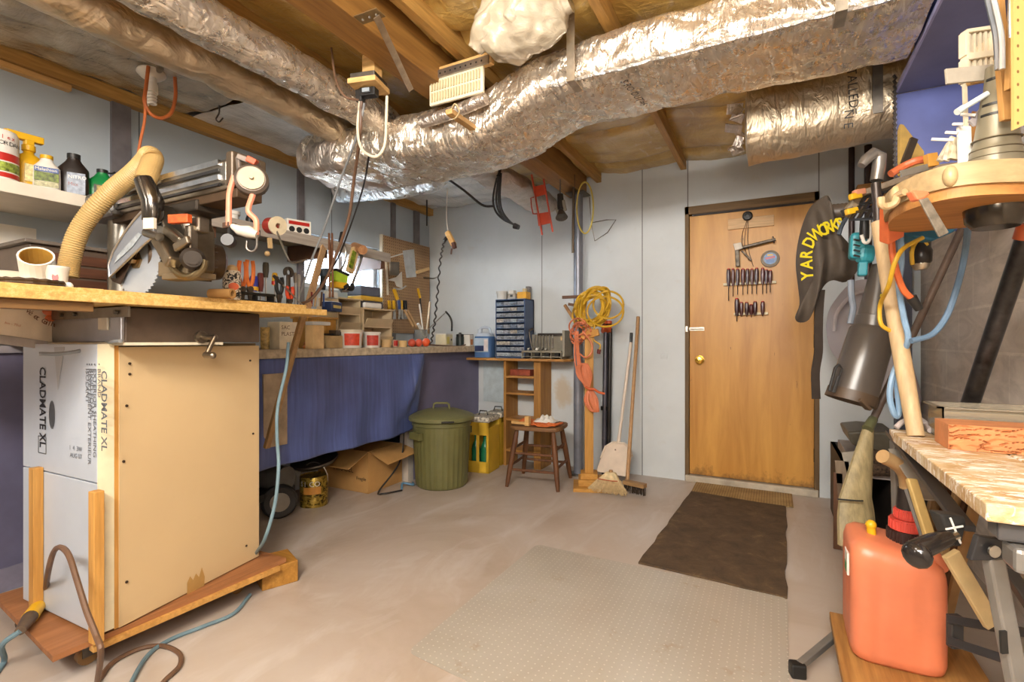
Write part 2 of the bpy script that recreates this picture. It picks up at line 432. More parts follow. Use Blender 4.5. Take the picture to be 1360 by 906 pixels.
# ---- door
FR = wood('#4e3a20', '#7d6038', 2, name='door_frame_wood'); FRX = wood('#5a4322', '#8a6a3e', 0, name='door_frame_wood_top')
dr = thing('door_1', None, None, (-.17, YB+.03, 0)); struct(dr)
def m_door():
    t = NT('door_veneer'); vec = t.mapping((7, 7, .8)); f = t.noise(vec, 1.6, 6, .6, .5)
    col = t.ramp(f, [(.3, hx('#b07830')), (.7, hx('#cf9846'))])
    sep = t.n('ShaderNodeSeparateXYZ'); t.l(t.tc.outputs['Object'], sep.inputs[0])
    dirt = t.noise(t.mapping((1.5, 1, 1)), 9, 6, .75)
    low = t.ramp(t.math('ADD', sep.outputs[2], t.math('MULTIPLY', t.math('SUBTRACT', dirt, .5), .35)), [(.0, .85), (.11, 0.)])
    col = t.mix(low, col, hx('#4a2c10'))
    sc = t.noise(t.mapping((30, 30, 5)), 1.5, 3, .7)
    sc2 = t.noise(t.mapping((1, 1, 1)), 2.2, 3, .5)
    chip = t.math('MULTIPLY', t.ramp(sc, [(.70, 0.), (.72, 1.)]), t.ramp(sc2, [(.45, 0.), (.55, 1.)]))
    col = t.mix(chip, col, hx('#4a2410'))
    t.base(col); t.set(.42); t.bump(f, .08, .003); return t.m
SX0, SX1, SZ0, SZ1 = -.568, .232, .055, 1.985
MB().bb((SX0, YB+.005, SZ0), (SX1, YB+.045, SZ1)).build('door_slab', m_door(), dr, bevel=.003)
b = MB(); b.bb((DX0, YB-.012, 0), (DX0+.03, YB+.08, DZ)); b.bb((DX1-.03, YB-.012, 0), (DX1, YB+.08, DZ)); b.build('door_jamb', FR, dr, bevel=.003)
b = MB(); b.bb((DX0, YB-.012, DZ-.06), (DX1, YB+.08, DZ)); b.build('door_head', FRX, dr, bevel=.003)
MB().bb((SX0+.02, YB-.006, SZ1-.004), (SX1, YB+.05, SZ1+.026)).build('weather_strip', plain('#241a12', .6, 0, .3, 20), dr)
MB().bb((DX0+.005, YB-.03, 0), (DX1-.005, YB+.08, .05)).build('threshold', plain('#b5a996', .55, 0, .2, 10), dr, bevel=.006)
BRASS = metal('#c9a24a', .25); kx, kz = SX0+.055, .96
p = at(929, 478, Y=YB); kx, kz = p.x, p.z
b = MB(); b.lathe([(.0, 0), (.034, 0), (.034, .004), (.012, .01), (.012, .03), (.022, .036), (.028, .05), (.024, .062), (.0, .066)], (kx, YB+.005, kz), rot('X', PI/2), 24)
b.build('door_knob', BRASS, dr, smooth=True)
p = at(925, 437, Y=YB)
b = MB(); b.bb((p.x-.05, YB-.006, p.z-.013), (p.x+.055, YB+.004, p.z+.013)); b.cyl((p.x-.05, YB-.014, p.z), (p.x+.05, YB-.014, p.z), .006); b.cyl((p.x+.01, YB-.014, p.z), (p.x+.01, YB-.03, p.z), .005); b.bb((p.x-.075, YB-.018, p.z-.02), (p.x-.06, YB, p.z+.02))
b.build('sliding_bolt', metal('#d8d2c4', .3), dr, bevel=.001)
for z in (.28, 1.05, 1.75):
    MB().cyl((SX1+.004, YB-.004, z-.045), (SX1+.004, YB-.004, z+.045), .007).build('hinge', metal('#5c4a34', .5), dr)

# ================================================================== DUCTS AND CEILING THINGS
INK = plain('#1c1a1a', .6, var=0, name='printed_ink'); INKG = plain('#5f6266', .6, var=0, name='printed_ink_grey')
STEEL = metal('#b4b0aa', .35); STEELD = metal('#77716a', .45); BLACK = plain('#1a1918', .45, var=.2); BLACKG = plain('#222020', .3, var=.1)
ROPE = plain('#c9b287', .8, 0, .2, 60)
# big beam
bm_ = MB(); bm_.bb((-1.51, YF, 2.235), (-1.365, 3.90, 2.50))
tag(bm_.build('wooden_beam', WOODB, bevel=.004), 'heavy dark brown timber beam running under the ceiling to the steel post', 'beam')
# main duct, running left to right
md = thing('foil_wrapped_duct', 'large rectangular foil-wrapped duct crossing the whole ceiling', 'duct', (-.4, 2.17, 2.10))
b = MB(); b.sock([(-2.35, 2.17, 2.11), (-1.9, 2.17, 2.085), (-1.3, 2.17, 2.082), (-.9, 2.17, 2.19), (-.55, 2.17, 2.212), (.44, 2.17, 2.215)], .235,
        lambda t: .118 if t < .5 else .104, n=110, rings=320, e=4.5, amp=.022, freq=5, fold=.012)
b.build('foil_jacket', M['foil'], md, smooth=True, ang=80)
# crumpled lower plenum by the left ducts
b = MB(); b.sock([(-2.42, 2.10, 2.10), (-2.1, 2.15, 2.08), (-1.75, 2.24, 2.10), (-1.45, 2.26, 2.13), (-1.2, 2.22, 2.15)], lambda t: .17+.08*math.sin(PI*t), lambda t: .11, n=60, rings=100, e=3, amp=.05, freq=4, seed=4, fold=.012)
b.build('plenum_jacket', M['foil_dull'], md, smooth=True, ang=80)
# seam tape ridge along the lower front edge
b = MB(); pts = [(-1.1+1.5*i/40, 1.945+.006*noise.noise(V((i*.4, 0, 0))), 2.128+.012*noise.noise(V((i*.7, 3, 0)))) for i in range(41)]
b.tube(pts, [.007+.005*abs(noise.noise(V((i*.9, 1, 0)))) for i in range(41)], 6)
b.build('seam_fold', M['foil_white'], md, smooth=True)
lettering(md, 'R-0   OUT=5', .035, (-.565, 1.955, 2.095), (.12, .98, -.05), (-1, .1, 0), INK, depth=.02) if False else None
p = at(818, 97, Y=1.93)
lettering(md, 'S-RO OUT=5', .045, (p.x, 1.985, 2.098), (.10, .95, -.0), (.98, -.1, 0), INK, depth=.0)
# two wrapped ducts running front to back at the left
for i, (x, z, r, y1, lab, mt) in enumerate(((-1.826, 2.205, .083, 2.05, 'foil-wrapped round duct nearest the beam, running to the left end of the big duct', 'foil'),
                                            (-2.11, 2.20, .074, 2.15, 'foil-wrapped round duct nearest the left wall, running beside its twin', 'foil_flat'))):
    b = MB(); b.sock([(x, -.9, z), (x, .2, z), (x+.01, 1.2, z), (x, y1, z)], r, r, n=48, rings=200, e=2, amp=.012, freq=7, seed=i*7, fold=.004)
    if i == 1:
        pass
    tag(b.build('foil_wrapped_duct', M[mt], smooth=True, ang=80), lab, 'duct')
# thin wood strips between them
b = MB(); b.bar((-1.955, -.5, 2.32), (-1.95, 1.7, 2.32), .04, .03)
# duct D6 toward the back, left of the beam
b = MB(); b.sock([(-1.74, 2.35, 2.17), (-1.72, 2.9, 2.20), (-1.72, 3.4, 2.20), (-1.72, 3.86, 2.20)], .11, .085, n=44, rings=110, e=2.2, amp=.025, freq=5, seed=11, fold=.008)
tag(b.build('foil_wrapped_duct', M['foil_dull'], smooth=True, ang=80), 'dull foil duct running to the back wall left of the beam', 'duct')
# D5 elbow duct above the bench
b = MB(); b.sock([(-2.90, 2.72, 2.19), (-2.6, 2.76, 2.185), (-2.3, 2.79, 2.185), (-2.06, 2.76, 2.19), (-1.98, 2.6, 2.2), (-2.02, 2.38, 2.19)], .10, .105, n=44, rings=130, e=2, amp=.014, freq=6, seed=21, fold=.008)
tag(b.build('foil_wrapped_duct', M['foil_white'], smooth=True, ang=80), 'short bright silver foil duct bending toward the left wall above the bench', 'duct')
# D2 capped duct at the right
d2 = thing('foil_wrapped_duct', 'round foil-wrapped duct with a crumpled capped end above the door', 'duct', (.3, 2.80, 2.0))
b = MB(); b.sock([(-.13, 2.80, 2.13), (-.10, 2.80, 2.13), (.0, 2.80, 2.13), (.4, 2.82, 2.15), (.78, 2.82, 2.16)], lambda t: .135+.04*min(1, t*9), lambda t: .135+.05*min(1, t*9)-.02*t, n=56, rings=120, e=2.3, amp=.014, freq=5, seed=31, fold=.005)
b.build('foil_jacket', M['foil_flat'], d2, smooth=True, ang=80)
b = MB()
for i in range(9):
    a = i*.72; c = V((-.145, 2.80-.03+.09*math.cos(a), 2.13+.10*math.sin(a)))
    b.bar(c, c+V((-.035-.02*(i % 3), .01*math.cos(a*3), .03*math.sin(a*2))), .05, .006, up=(0, math.sin(a), math.cos(a)))
b.build('crumpled_end', M['foil_dull'], d2)
q = at(1165, 80, Y=2.63); q2 = at(1165, 152, Y=2.63)
MB().bb((q.x-.018, 2.612, q2.z), (q.x+.018, 2.618, q.z+.01)).build('hanger_strap', STEELD, d2)
MB().bb((q.x-.018, 2.60, 2.31), (q.x+.018, 2.70, 2.34)).build('strap_foot', STEELD, d2)
p = at(1123, 100, Y=2.63)
lettering(d2, 'STALLED=', .05, (p.x, 2.612, p.z+.03), (.05, 0, -1), (1, 0, .05), INK, depth=.022)
lettering(d2, 'N E', .05, (p.x-.005, 2.64, 2.07), (.0, .3, -.9), (1, 0, .0), INK, depth=.022)
# straps holding the big duct
for (u, y, z0, lab) in ((760, 1.93, 2.125, 'light metal strap holding the big foil duct beside the plastic bundle'), (1117, 1.93, 2.125, 'bright metal strap around the big foil duct near the blue shelf')):
    p = at(u, 110 if u == 760 else 40, Y=1.92); x = p.x
    b = MB(); b.bb((x-.017, 1.900, 2.105), (x+.017, 1.904, 2.39)); b.bb((x-.017, 1.904, 2.105), (x+.017, 2.0, 2.109))
    b.cyl((x, 1.898, 2.36), (x, 1.906, 2.36), .006, n=8)
    tag(b.build('duct_hanger', metal('#cfc6b6', .3)), lab, 'strap')
# angled strap and bracket on the beam
sb = thing('hanger_bracket', 'thin metal strap angling down from a plate nailed under the beam', 'bracket', at(495, 20, Z=2.23))
p0 = at(476, 27, Z=2.232); p1 = at(506, 16, Z=2.232)
MB().bar(p0, p1, .05, .004, up=(0, 0, 1)).build('plate', metal('#a8916a', .45), sb)
a = at(500, 22, Z=2.218); e_ = at(546, 120, d=2.22)
MB().bar(a, e_, .026, .003, up=FW).build('strap', metal('#b8ab98', .4), sb)
b = MB();
for t in (.2, .5, .8): b = MB(); b.ball(p0.lerp(p1, t)+V((0, 0, -.004)), .005, 8); b.build('nail', STEEL, sb)
# plastic junction box with wood pad and outlet on the beam side
jb = thing('ceiling_outlet', 'square wooden pad with a dark outlet hanging beside the beam, cables plugged in', 'outlet', at(489, 120, Y=1.62))
pc = at(490, 118, Y=1.62)
b = MB(); b.box(pc+V((0, 0, .01)), (.13, .13, .022), rz(.25)); b.build('wood_pad', PINE, jb, bevel=.002)
b = MB(); b.box(pc+V((0, 0, .033)), (.115, .115, .024), rz(.25)); b.build('metal_box', STEELD, jb, bevel=.003)
b = MB(); b.box(pc+V((-.01, .03, .10)), (.07, .05, .12)); b.build('support_block', PINE, jb, bevel=.002)
b = MB(); b.box(pc+V((.0, -.0, -.018)), (.075, .04, .035), rz(.25)); b.box(pc+V((-.04, -.01, -.03)), (.03, .035, .05), rz(.25)); b.build('outlet_body', BLACK, jb, bevel=.004)
b = MB(); b.box(pc+V((.01, -.028, -.02)), (.035, .012, .018), rz(.25)); b.build('plug', plain('#8c97a0', .4), jb, bevel=.003)
# white cable looping below the outlet
def cable(name, pts, r, mat, label, cat='cable', n=8, k=8, group=None, parent=None):
    b = MB(); b.tube([V(p) for p in pts], r, n, smooth=k)
    o = b.build(name, mat, parent, smooth=True)
    if parent is None: tag(o, label, cat, group)
    return o
WHITEC = plain('#d8cdb4', .5, var=.05); ORANGEC = plain('#b5602c', .5, var=.1); GREYC = plain('#7d7f80', .5); BROWNC = plain('#6a4f3c', .5); BLUEC = plain('#6c8793', .5); BLACKC = plain('#1f1d1d', .45)
cable('power_cable', [at(514, 128, Y=1.6), at(513, 160, Y=1.58), at(511, 192, Y=1.57), at(502, 207, Y=1.57), at(490, 206, Y=1.57), at(479, 195, Y=1.58), at(475, 170, Y=1.6), at(478, 135, Y=1.6)], .006, WHITEC, 'cream cable hanging in a U below the ceiling outlet')
cable('power_cable', [at(480, 135, Y=1.6), at(478, 180, Y=1.62), at(470, 240, Y=1.75), at(463, 290, Y=1.8), at(446, 340, Y=1.85), at(432, 372, Y=1.85), at(415, 396, Y=1.82), at(398, 404, Y=1.75)], .0075, BROWNC, 'thick brown cable falling from the ceiling outlet to the saw table')
cable('power_cable', [at(484, 137, Y=1.6), at(476, 175, Y=1.62), at(452, 240, Y=1.7), at(430, 305, Y=1.75), at(412, 350, Y=1.75), at(395, 402, Y=1.72)], .0055, GREYC, 'grey cable falling straight from the ceiling outlet to the saw table')
cable('power_cable', [at(490, 207, Y=1.62), at(482, 250, Y=1.8), at(462, 310, Y=1.85), at(445, 350, Y=1.88), at(420, 388, Y=1.85), at(398, 408, Y=1.75)], .004, BLACKC, 'thin black cable hanging right of the other ceiling cables')
cable('power_cable', [at(440, 64, Y=1.55), at(446, 105, Y=1.5), at(458, 128, Y=1.5), at(476, 133, Y=1.55)], .005, BROWNC, 'short brown wire stapled between joist and ceiling outlet')
# vent register on the duct face
vr = thing('vent_register', 'cream slatted vent grille with perforated metal strip on the big duct', 'vent', at(610, 130, Y=1.86))
A_ = at(572, 140, Y=1.88); B_ = at(643, 122, Y=1.88)
tl = at(572, 112, Y=1.88); tr = at(643, 92, Y=1.88); br_ = at(643, 128, Y=1.88); bl = at(573, 146, Y=1.88)
W_ = tr.x-tl.x; H_ = .115; cx = (tl.x+tr.x)/2; z0 = bl.z
z0 = 2.14
b = MB(); b.bb((tl.x, 1.87, z0), (tr.x, 1.885, z0+H_)); b.build('grille_plate', plain('#e6dcc0', .4, var=.05), vr, bevel=.003)
b = MB(); nsl = 18
for r_ in range(2):
    for i in range(nsl):
        x = tl.x+W_*(.06+.88*i/(nsl-1)); b.bb((x-.0035, 1.862, z0+.012+r_*.05), (x+.0035, 1.8705, z0+.052+r_*.05))
b.build('slats', plain('#c9bb94', .5, var=.05), vr)
b = MB(); b.bb((tl.x-.005, 1.862, z0+H_), (tr.x+.03, 1.872, z0+H_+.035)); b.build('perforated_strip', metal('#a9a39a', .4), vr)
b = MB()
for i in range(11):
    x = tl.x+W_*(.04+.95*i/10); b.cyl((x, 1.8615, z0+H_+.017), (x, 1.863, z0+H_+.017), .0045, n=8)
b.build('strip_holes', BLACK, vr)
b = MB(); b.bb((tl.x-.005, 1.873, z0+H_+.004), (tr.x+.04, 1.90, z0+H_+.055)); b.build('backing_or_lit_board', PINE, vr, bevel=.002)
# roll of foil below the register + wood brace with string
b = MB(); b.tube([at(560, 163, Y=1.90), at(600, 150, Y=1.90), at(645, 131, Y=1.90)], .028, 14, smooth=10)
tag(b.build('foil_roll', M['foil_dull'], smooth=True), 'small roll of foil lying against the big duct below the vent grille', 'foil roll')
br2 = thing('wood_brace', 'narrow wood lath hanging under the big duct, tied with string', 'brace', at(640, 175, Z=2.06))
a1 = at(596, 148, Z=2.02); a2 = at(676, 203, Z=2.05)
MB().bar(a1, a2, .032, .022).build('lath', PINEY, br2, bevel=.002)
MB().bar(at(641, 207, Z=2.08), at(706, 184, Z=2.08), .035, .02).build('cross_lath', PINE, br2, bevel=.002)
cable('string', [at(598, 150, Z=2.03), at(604, 138, Z=2.05), at(610, 148, Z=2.02), at(603, 158, Z=2.005), at(597, 151, Z=2.03)], .003, ROPE, None, parent=br2)
# bundle of translucent plastic beside the duct
pb = thing('plastic_bundle', 'bunched roll of white translucent plastic tucked above the big duct', 'plastic', at(690, 40, Y=1.78))
c = at(692, 28, Y=1.80)
TP = NT('milky_plastic'); TP.base(TP.ramp(TP.noise(TP.mapping(), 6, 4), [(.3, hx('#b8a88c')), (.7, hx('#d2c6b0'))])); TP.set(.28, 0, **{'Transmission Weight': .15, 'Coat Weight': .5}); TP.bump(TP.noise(TP.mapping((1, 1, 3)), 12, 4, .6, 1.5), .5, .01)
b = MB(); b.sock([c+V((-.16, 0, -.055)), c+V((-.10, .0, -.03)), c+V((.0, 0, .0)), c+V((.10, .02, .01)), c+V((.16, .02, .03)), c+V((.20, .02, .04))], lambda t: .05+.09*math.sin(PI*min(1, t*1.1+.1))**.8, lambda t: .035+.10*math.sin(PI*min(1, t*1.05+.08))**.8, n=56, rings=70, e=2, amp=.035, freq=7, seed=51, fold=.02)
b.build('outer_wrap', TP.m, pb, smooth=True, ang=80)
b = MB(); b.sock([c+V((-.18, -.06, -.10)), c+V((-.10, -.07, -.02)), c+V((-.02, -.06, .07)), c+V((.04, -.03, .12))], lambda t: .02+.05*math.sin(PI*t*.8+.2), .03, n=32, rings=40, e=2, amp=.02, freq=9, seed=61, fold=.012)
b.build('loose_fold', TP.m, pb, smooth=True, ang=80)
b = MB(); b.sock([c+V((.0, -.10, -.06)), c+V((.06, -.10, .0)), c+V((.09, -.09, .08)), c+V((.1, -.05, .15))], lambda t: .03+.02*math.sin(PI*t), .025, n=28, rings=40, e=2, amp=.015, freq=9, seed=71, fold=.01)
b.build('loose_fold', TP.m, pb, smooth=True, ang=80)
# porcelain light socket with cfl under the left ceiling, orange cord
sk = thing('light_fixture', 'white porcelain bulb holder with a spiral bulb at the upper left ceiling', 'light', at(203, 95, X=-2.55))
c = at(201, 96, X=-2.55); ax = V((.1, -.05, -1)).normalized(); R = frame(ax)
b = MB(); b.lathe([(0, 0), (.055, 0), (.058, .008), (.045, .022), (.028, .03), (0, .03)], c, R, 24); b.build('porcelain_base', plain('#d8d0c2', .3, var=.04), sk, smooth=True)
b = MB(); b.lathe([(0, .03), (.022, .03), (.022, .055), (.026, .06), (.026, .10), (0, .10)], c, R, 20); b.build('bulb_ballast', plain('#e8e2d6', .35, var=.04), sk, smooth=True)
b = MB(); b.tube([c+R @ V((math.cos(t*.55)*.017, math.sin(t*.55)*.017, .10+.0013*t)) for t in range(46)], .006, 8); b.build('spiral_tube', plain('#efe9dd', .3, var=.02), sk, smooth=True)
b = MB(); b.cyl(c+V((.06, 0, .02)), c+V((.085, -.01, -.02)), .012); b.ball(c+V((.07, 0, .0)), .016, 10); b.build('clamp', STEEL, sk, smooth=True)
cable('extension_cable', [at(197, 88, X=-2.5), at(194, 115, X=-2.5), at(192, 135, X=-2.5), at(199, 150, X=-2.5), at(213, 157, X=-2.5), at(227, 150, X=-2.5), at(233, 128, X=-2.5), at(232, 98, X=-2.5)], .008, ORANGEC, 'orange cord looped beside the porcelain bulb holder')
cable('extension_cable', [at(193, 130, X=-2.5), at(192, 160, X=-2.5), at(186, 190, X=-2.5), at(181, 220, X=-2.5)], .006, ORANGEC, 'single orange cord dropping behind the yellow dust hose')
# hook
cable('ceiling_hook', [at(291, 138, X=-2.6), at(291, 150, X=-2.6), at(287, 158, X=-2.6), at(291, 162, X=-2.6), at(296, 157, X=-2.6)], .004, STEELD, 'small bent metal hook under the left ceiling', 'hook', k=5)
# black cable bundle over the bench corner
cb = thing('cable_bundle', 'thick black cables hanging in a bundle left of the beam', 'cable', at(663, 215, Y=3.0))
b = MB(); b.tube([at(664, 205, Y=2.9)+V((0, 0, .13)), at(664, 205, Y=2.9), at(661, 235, Y=2.9)], .02, 12, smooth=6); b.build('sleeve', BLACK, cb, smooth=True)
for i, dx in enumerate((-4, 0, 3, 5)):
    b = MB(); b.tube([at(663+dx*.5, 230, Y=2.9), at(659+dx, 262, Y=2.92), at(662+dx, 280, Y=2.94), at(672+dx, 291+i, Y=2.95), at(684+dx*.5, 298+i, Y=2.96)], .007, 8, smooth=8)
    b.build('cable', BLACKC, cb, smooth=True)
MB().cyl(at(683, 300, Y=2.95), at(689, 302, Y=2.95), .02, .016).build('plug', BLACK, cb, smooth=True)
cable('power_cable', [at(590, 235, Y=2.7), at(615, 252, Y=2.75), at(640, 272, Y=2.85), at(656, 274, Y=2.9)], .008, BLACKC, 'black cable crossing from the bright duct to the cable bundle')
# hanging cord with tap and curly cord
ht = thing('hanging_outlet', 'wooden tap outlet dangling on a thin white cord near the back wall', 'outlet', at(598, 330, Y=2.9))
cable('cord', [at(594, 250, Y=2.9), at(593, 290, Y=2.9), at(596, 312, Y=2.9)], .004, plain('#d8d4cc', .5), None, parent=ht)
c = at(598, 318, Y=2.9)
b = MB(); b.bar(at(594, 308, Y=2.9), at(603, 326, Y=2.9), .03, .035); b.build('outlet_block', PINE, ht, bevel=.004)
b = MB(); b.bar(at(602, 322, Y=2.88), at(604, 330, Y=2.88), .025, .025); b.cyl(at(600, 330, Y=2.88), at(599, 338, Y=2.88), .006); b.build('switch', plain('#4a2a1c', .5), ht, bevel=.003)
b = MB(); b.bar(at(590, 320, Y=2.9), at(594, 315, Y=2.9), .02, .02); b.build('plug', BLACK, ht, bevel=.003)
pts = []
path = catmull([at(590, 320, Y=2.9), at(585, 345, Y=2.88), at(581, 390, Y=2.85), at(577, 430, Y=2.8), at(572, 458, Y=2.75)], 18)
for i, p_ in enumerate(path): pts.append(p_+RT*.006*math.sin(i*1.3)+V((0, 0, 0)))
cable('power_cable', pts, .0055, BLACKC, 'wavy black cord hanging from the tap outlet to the bench corner', k=3)
cable('hanging_rod', [at(567, 258, Y=3.6), at(567, 285, Y=3.6), at(567, 300, Y=3.6)], .007, BLACK, 'short thin black rod hanging in the back left corner', 'rod')
# red wire shelf bracket / carrier hanging from the beam
rc = thing('hanging_carrier', 'orange metal frame with two plates hanging from the beam side', 'frame', at(720, 270, Y=3.3))
OR = plain('#b43d1c', .45, var=.12)
Y0 = 3.3
b = MB(); b.cyl(at(706, 232, Y=Y0), at(720, 312, Y=Y0), .007, n=8); b.cyl(at(722, 238, Y=Y0), at(734, 308, Y=Y0), .007, n=8); b.build('rail', OR, rc)
for (a_, c_) in (((708, 245), (724, 258)), ((713, 281), (731, 296))):
    p1_ = at(a_[0], a_[1]+3, Y=Y0); p2_ = at(c_[0]-1, a_[1], Y=Y0); p3_ = at(c_[0]+1, c_[1], Y=Y0); p4_ = at(a_[0]+2, c_[1]+4, Y=Y0)
    MB().prism([p1_, p2_, p3_, p4_], (0, .006, 0)).build('plate', OR, rc)
b = MB(); b.tube([at(709, 262, Y=Y0), at(705, 263, Y=Y0), at(706, 275, Y=Y0), at(708, 284, Y=Y0), at(714, 284, Y=Y0)], .005, 8); b.build('wire_handle', OR, rc)
# small spotlight beside it
sp = thing('clamp_lamp', 'small black clamp lamp hanging beside the orange frame', 'lamp', at(745, 270, Y=3.4))
b = MB(); b.cyl(at(744, 258, Y=3.4), at(745, 279, Y=3.4), .022, .028, 14); b.build('lamp_body', plain('#2f2c28', .4, .3), sp, smooth=True)
b = MB(); b.cyl(at(745, 280, Y=3.4), at(746, 289, Y=3.38), .02, .045, 18); b.build('lamp_head', STEELD, sp, smooth=True)
b = MB(); b.bar(at(739, 276, Y=3.39), at(742, 284, Y=3.39), .02, .02); b.bar(at(748, 266, Y=3.39), at(751, 280, Y=3.39), .012, .02); b.build('clamp', plain('#8a8578', .4), sp)
q = at(744, 260, Y=3.4); MB().cyl(q, V((q.x, q.y, 2.236)), .006, n=8).build('hanger', STEELD, sp)
# steel post
sp_ = thing('steel_post', 'grey steel support post holding up the end of the beam', 'post', (-1.372, 3.72, 0))
b = MB(); b.cyl((-1.372, 3.72, 0), (-1.372, 3.72, 2.20), .036, n=28); b.build('tube', plain('#7f828c', .4, .35, .2, 6), sp_, smooth=True)
b = MB(); b.bb((-1.45, 3.64, 2.2), (-1.30, 3.80, 2.212)); b.build('top_plate', STEELD, sp_)
b = MB(); b.cyl((-1.372, 3.685, 1.20), (-1.372, 3.68, 1.20), .010, n=12); b.build('pin_hole', BLACK, sp_)
MB().cyl((-1.372, 3.72, 0), (-1.372, 3.72, .012), .07, n=24).build('base_plate', STEELD, sp_)
x_ = at(762, 300, Y=3.70)
b = MB(); b.cyl(at(762, 232, Y=3.62), at(761, 336, Y=3.66), .011, n=12)
tag(b.build('hanging_pipe', plain('#5a4a38', .45, .5), smooth=True), 'thin brown pipe hanging beside the steel post top', 'pipe')
# hoop of yellow cable and wire hanger at the post top
cable('cable_loop', [at(766+11+11*math.cos(t/16*2*PI), 276+34*math.sin(t/16*2*PI), Y=3.58) for t in range(17)], .006, plain('#c6b04a', .5), 'loop of thin yellow cable hanging at the top of the steel post', k=3)
cable('wire_hanger', [at(783, 262, Y=3.6), at(790, 320, Y=3.62), at(818, 292, Y=3.85), at(785, 296, Y=3.66)], .0035, STEELD, 'bent dark wire sticking out beside the yellow cable loop', 'wire', k=2)

# ================================================================== BENCH, SAW CART
# worktop along the left wall
wb = thing('workbench', 'long built-in workbench with speckled edge under the window', 'workbench', (-2.65, 2.7, 0))
BENCHT = plain('#b5a68e', .5, var=.22, scale=30); 
MB().bb((XL+.02, 1.42, .958), (-2.32, YB, 1.006)).build('worktop', BENCHT, wb, bevel=.003)
MB().bb((-2.46, 2.99, 0), (-2.42, YB, .955)).build('front_panel', plain('#6d6b88', .5, 0, .1, 4, name='purple_panel_paint'), wb)
MB().bb((-2.418, 2.99, .90), (-2.40, YB, .955)).build('front_rail', PURP, wb)
MB().bb((-2.50, 1.43, 0), (-2.40, 1.51, .955)).build('leg', plain('#c9bda6', .5), wb)
MB().bb((-2.50, 2.93, 0), (-2.42, 2.99, .955)).build('leg', plain('#b9b2a8', .5), wb)
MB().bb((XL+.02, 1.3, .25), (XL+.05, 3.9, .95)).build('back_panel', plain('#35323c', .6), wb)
# blue tarp curtain
tt = NT('blue_vinyl_curtain'); f = tt.noise(tt.mapping((1, 14, .7)), 3, 5, .6); g = tt.noise(tt.mapping((1, 1, 1)), 2.5, 4)
col = tt.ramp(f, [(.3, hx('#414e7c')), (.7, hx('#5867a0'))]); col = tt.mix(tt.ramp(tt.noise(tt.mapping((1, 1, 1)), 16, 6, .8, 2.5), [(.70, 0.), (.74, .7)]), col, hx('#b3b2bd'))
col = tt.mix(tt.ramp(g, [(.35, .35), (.6, 0.)]), col, hx('#2b3354')); tt.base(col); tt.set(.38, 0, **{'Coat Weight': .25, 'Coat Roughness': .4}); tt.bump(tt.noise(tt.mapping((1, 30, .6)), 2.2, 3), .12, .004)
def tarp(u, v):
    y = 1.62+1.36*u-.03*v*(u > .9); z = .956-.565*v
    k = math.exp(-((u-.80-.18*(1-v))/.05)**2)*.045*math.sin(PI*min(1, v*1.1+.1))
    k += .012*math.sin(u*26+v*2)*v+.015*noise.noise(V((u*5, v*3, 1)))*v
    if u > .85: k -= (u-.85)*.35*(v)
    return (-2.322+k*1.0+.01*v, y, z+.035*v*max(0, u-.75)*2)
b = MB(); b.grid(tarp, 110, 40)
tag(b.build('vinyl_curtain', tt.m, smooth=True, ang=80, solid=.003), 'blue vinyl sheet hung from the front edge of the workbench', 'vinyl_curtain')
b = MB(); b.bb((-2.318, 1.66, .50), (-2.306, 1.80, .88)); 
tag(b.build('cardboard_sheet', plain('#a08d74', .7, .0, .2), bevel=.001), 'brown board strip pinned at the left end of the blue curtain', 'board')
# propping stick
tag(MB().bar(at(404, 414, X=-1.98), at(354, 595, X=-2.2), .028, .02, up=(1, 0, 0)).build('timber_prop', wood('#7a5c38', '#a37f52', 2), bevel=.002), 'slanted brown wood prop under the front of the saw table', 'prop')
# white board/wall end seen right of the cart
# ---------------- cart
A0, B0, C0 = V((-1.836*1.0, .804, 0)), V((-1.92, 1.36, 0)), V((-2.34, .79, 0))
def gpt(u, v, Z): return at(u, v, Z=Z)
ZB, ZT = .12, 1.04
A0 = gpt(151, 836, ZB); B0 = gpt(342, 738, ZB); C0 = gpt(52, 790, ZB); A0.z = B0.z = C0.z = 0
D0 = B0+(C0-A0)
ct = thing('saw_cart', 'tall cream panelled box cart on casters carrying the radial arm saw', 'cart', (A0+D0)/2)
CREAM = NT('cream_hardboard'); fq = CREAM.noise(CREAM.mapping(), 3, 5); c_ = hx('#ceb48a')
colx = CREAM.ramp(fq, [(.3, tuple(x*.94 for x in c_)), (.7, c_)])
colx = CREAM.mix(CREAM.ramp(CREAM.noise(CREAM.mapping((6, 6, 1)), 6, 6, .8), [(.72, 0.), (.76, .4)]), colx, hx('#b08a52')); CREAM.base(colx); CREAM.set(.5); CREAM.bump(CREAM.noise(CREAM.mapping(), 60, 2), .05, .002)
FOAMW = plain('#bcc4ce', .35, var=.05, scale=3, name='foam_board_white'); FOAME = plain('#e6dcbc', .6, var=.06)
ex = (B0-A0).normalized(); ey = (C0-A0).normalized()
nF = ex.cross(V((0, 0, 1))).normalized();
if nF.dot(CAM-A0) < 0: nF = -nF
nL = ey.cross(V((0, 0, 1))).normalized()
if nL.dot(CAM-A0) < 0: nL = -nL
z = lambda p, h: V((p.x, p.y, h))
# core box
i1 = A0+ey*.03+ex*.03; 
b = MB(); b.prism([z(A0+(ex+ey)*.012, ZB), z(B0+ey*.012-ex*.0, ZB), z(D0, ZB), z(C0+ex*.012, ZB)], (0, 0, ZT-ZB)); b.build('box_core', plain('#8a7a5c', .7), ct)
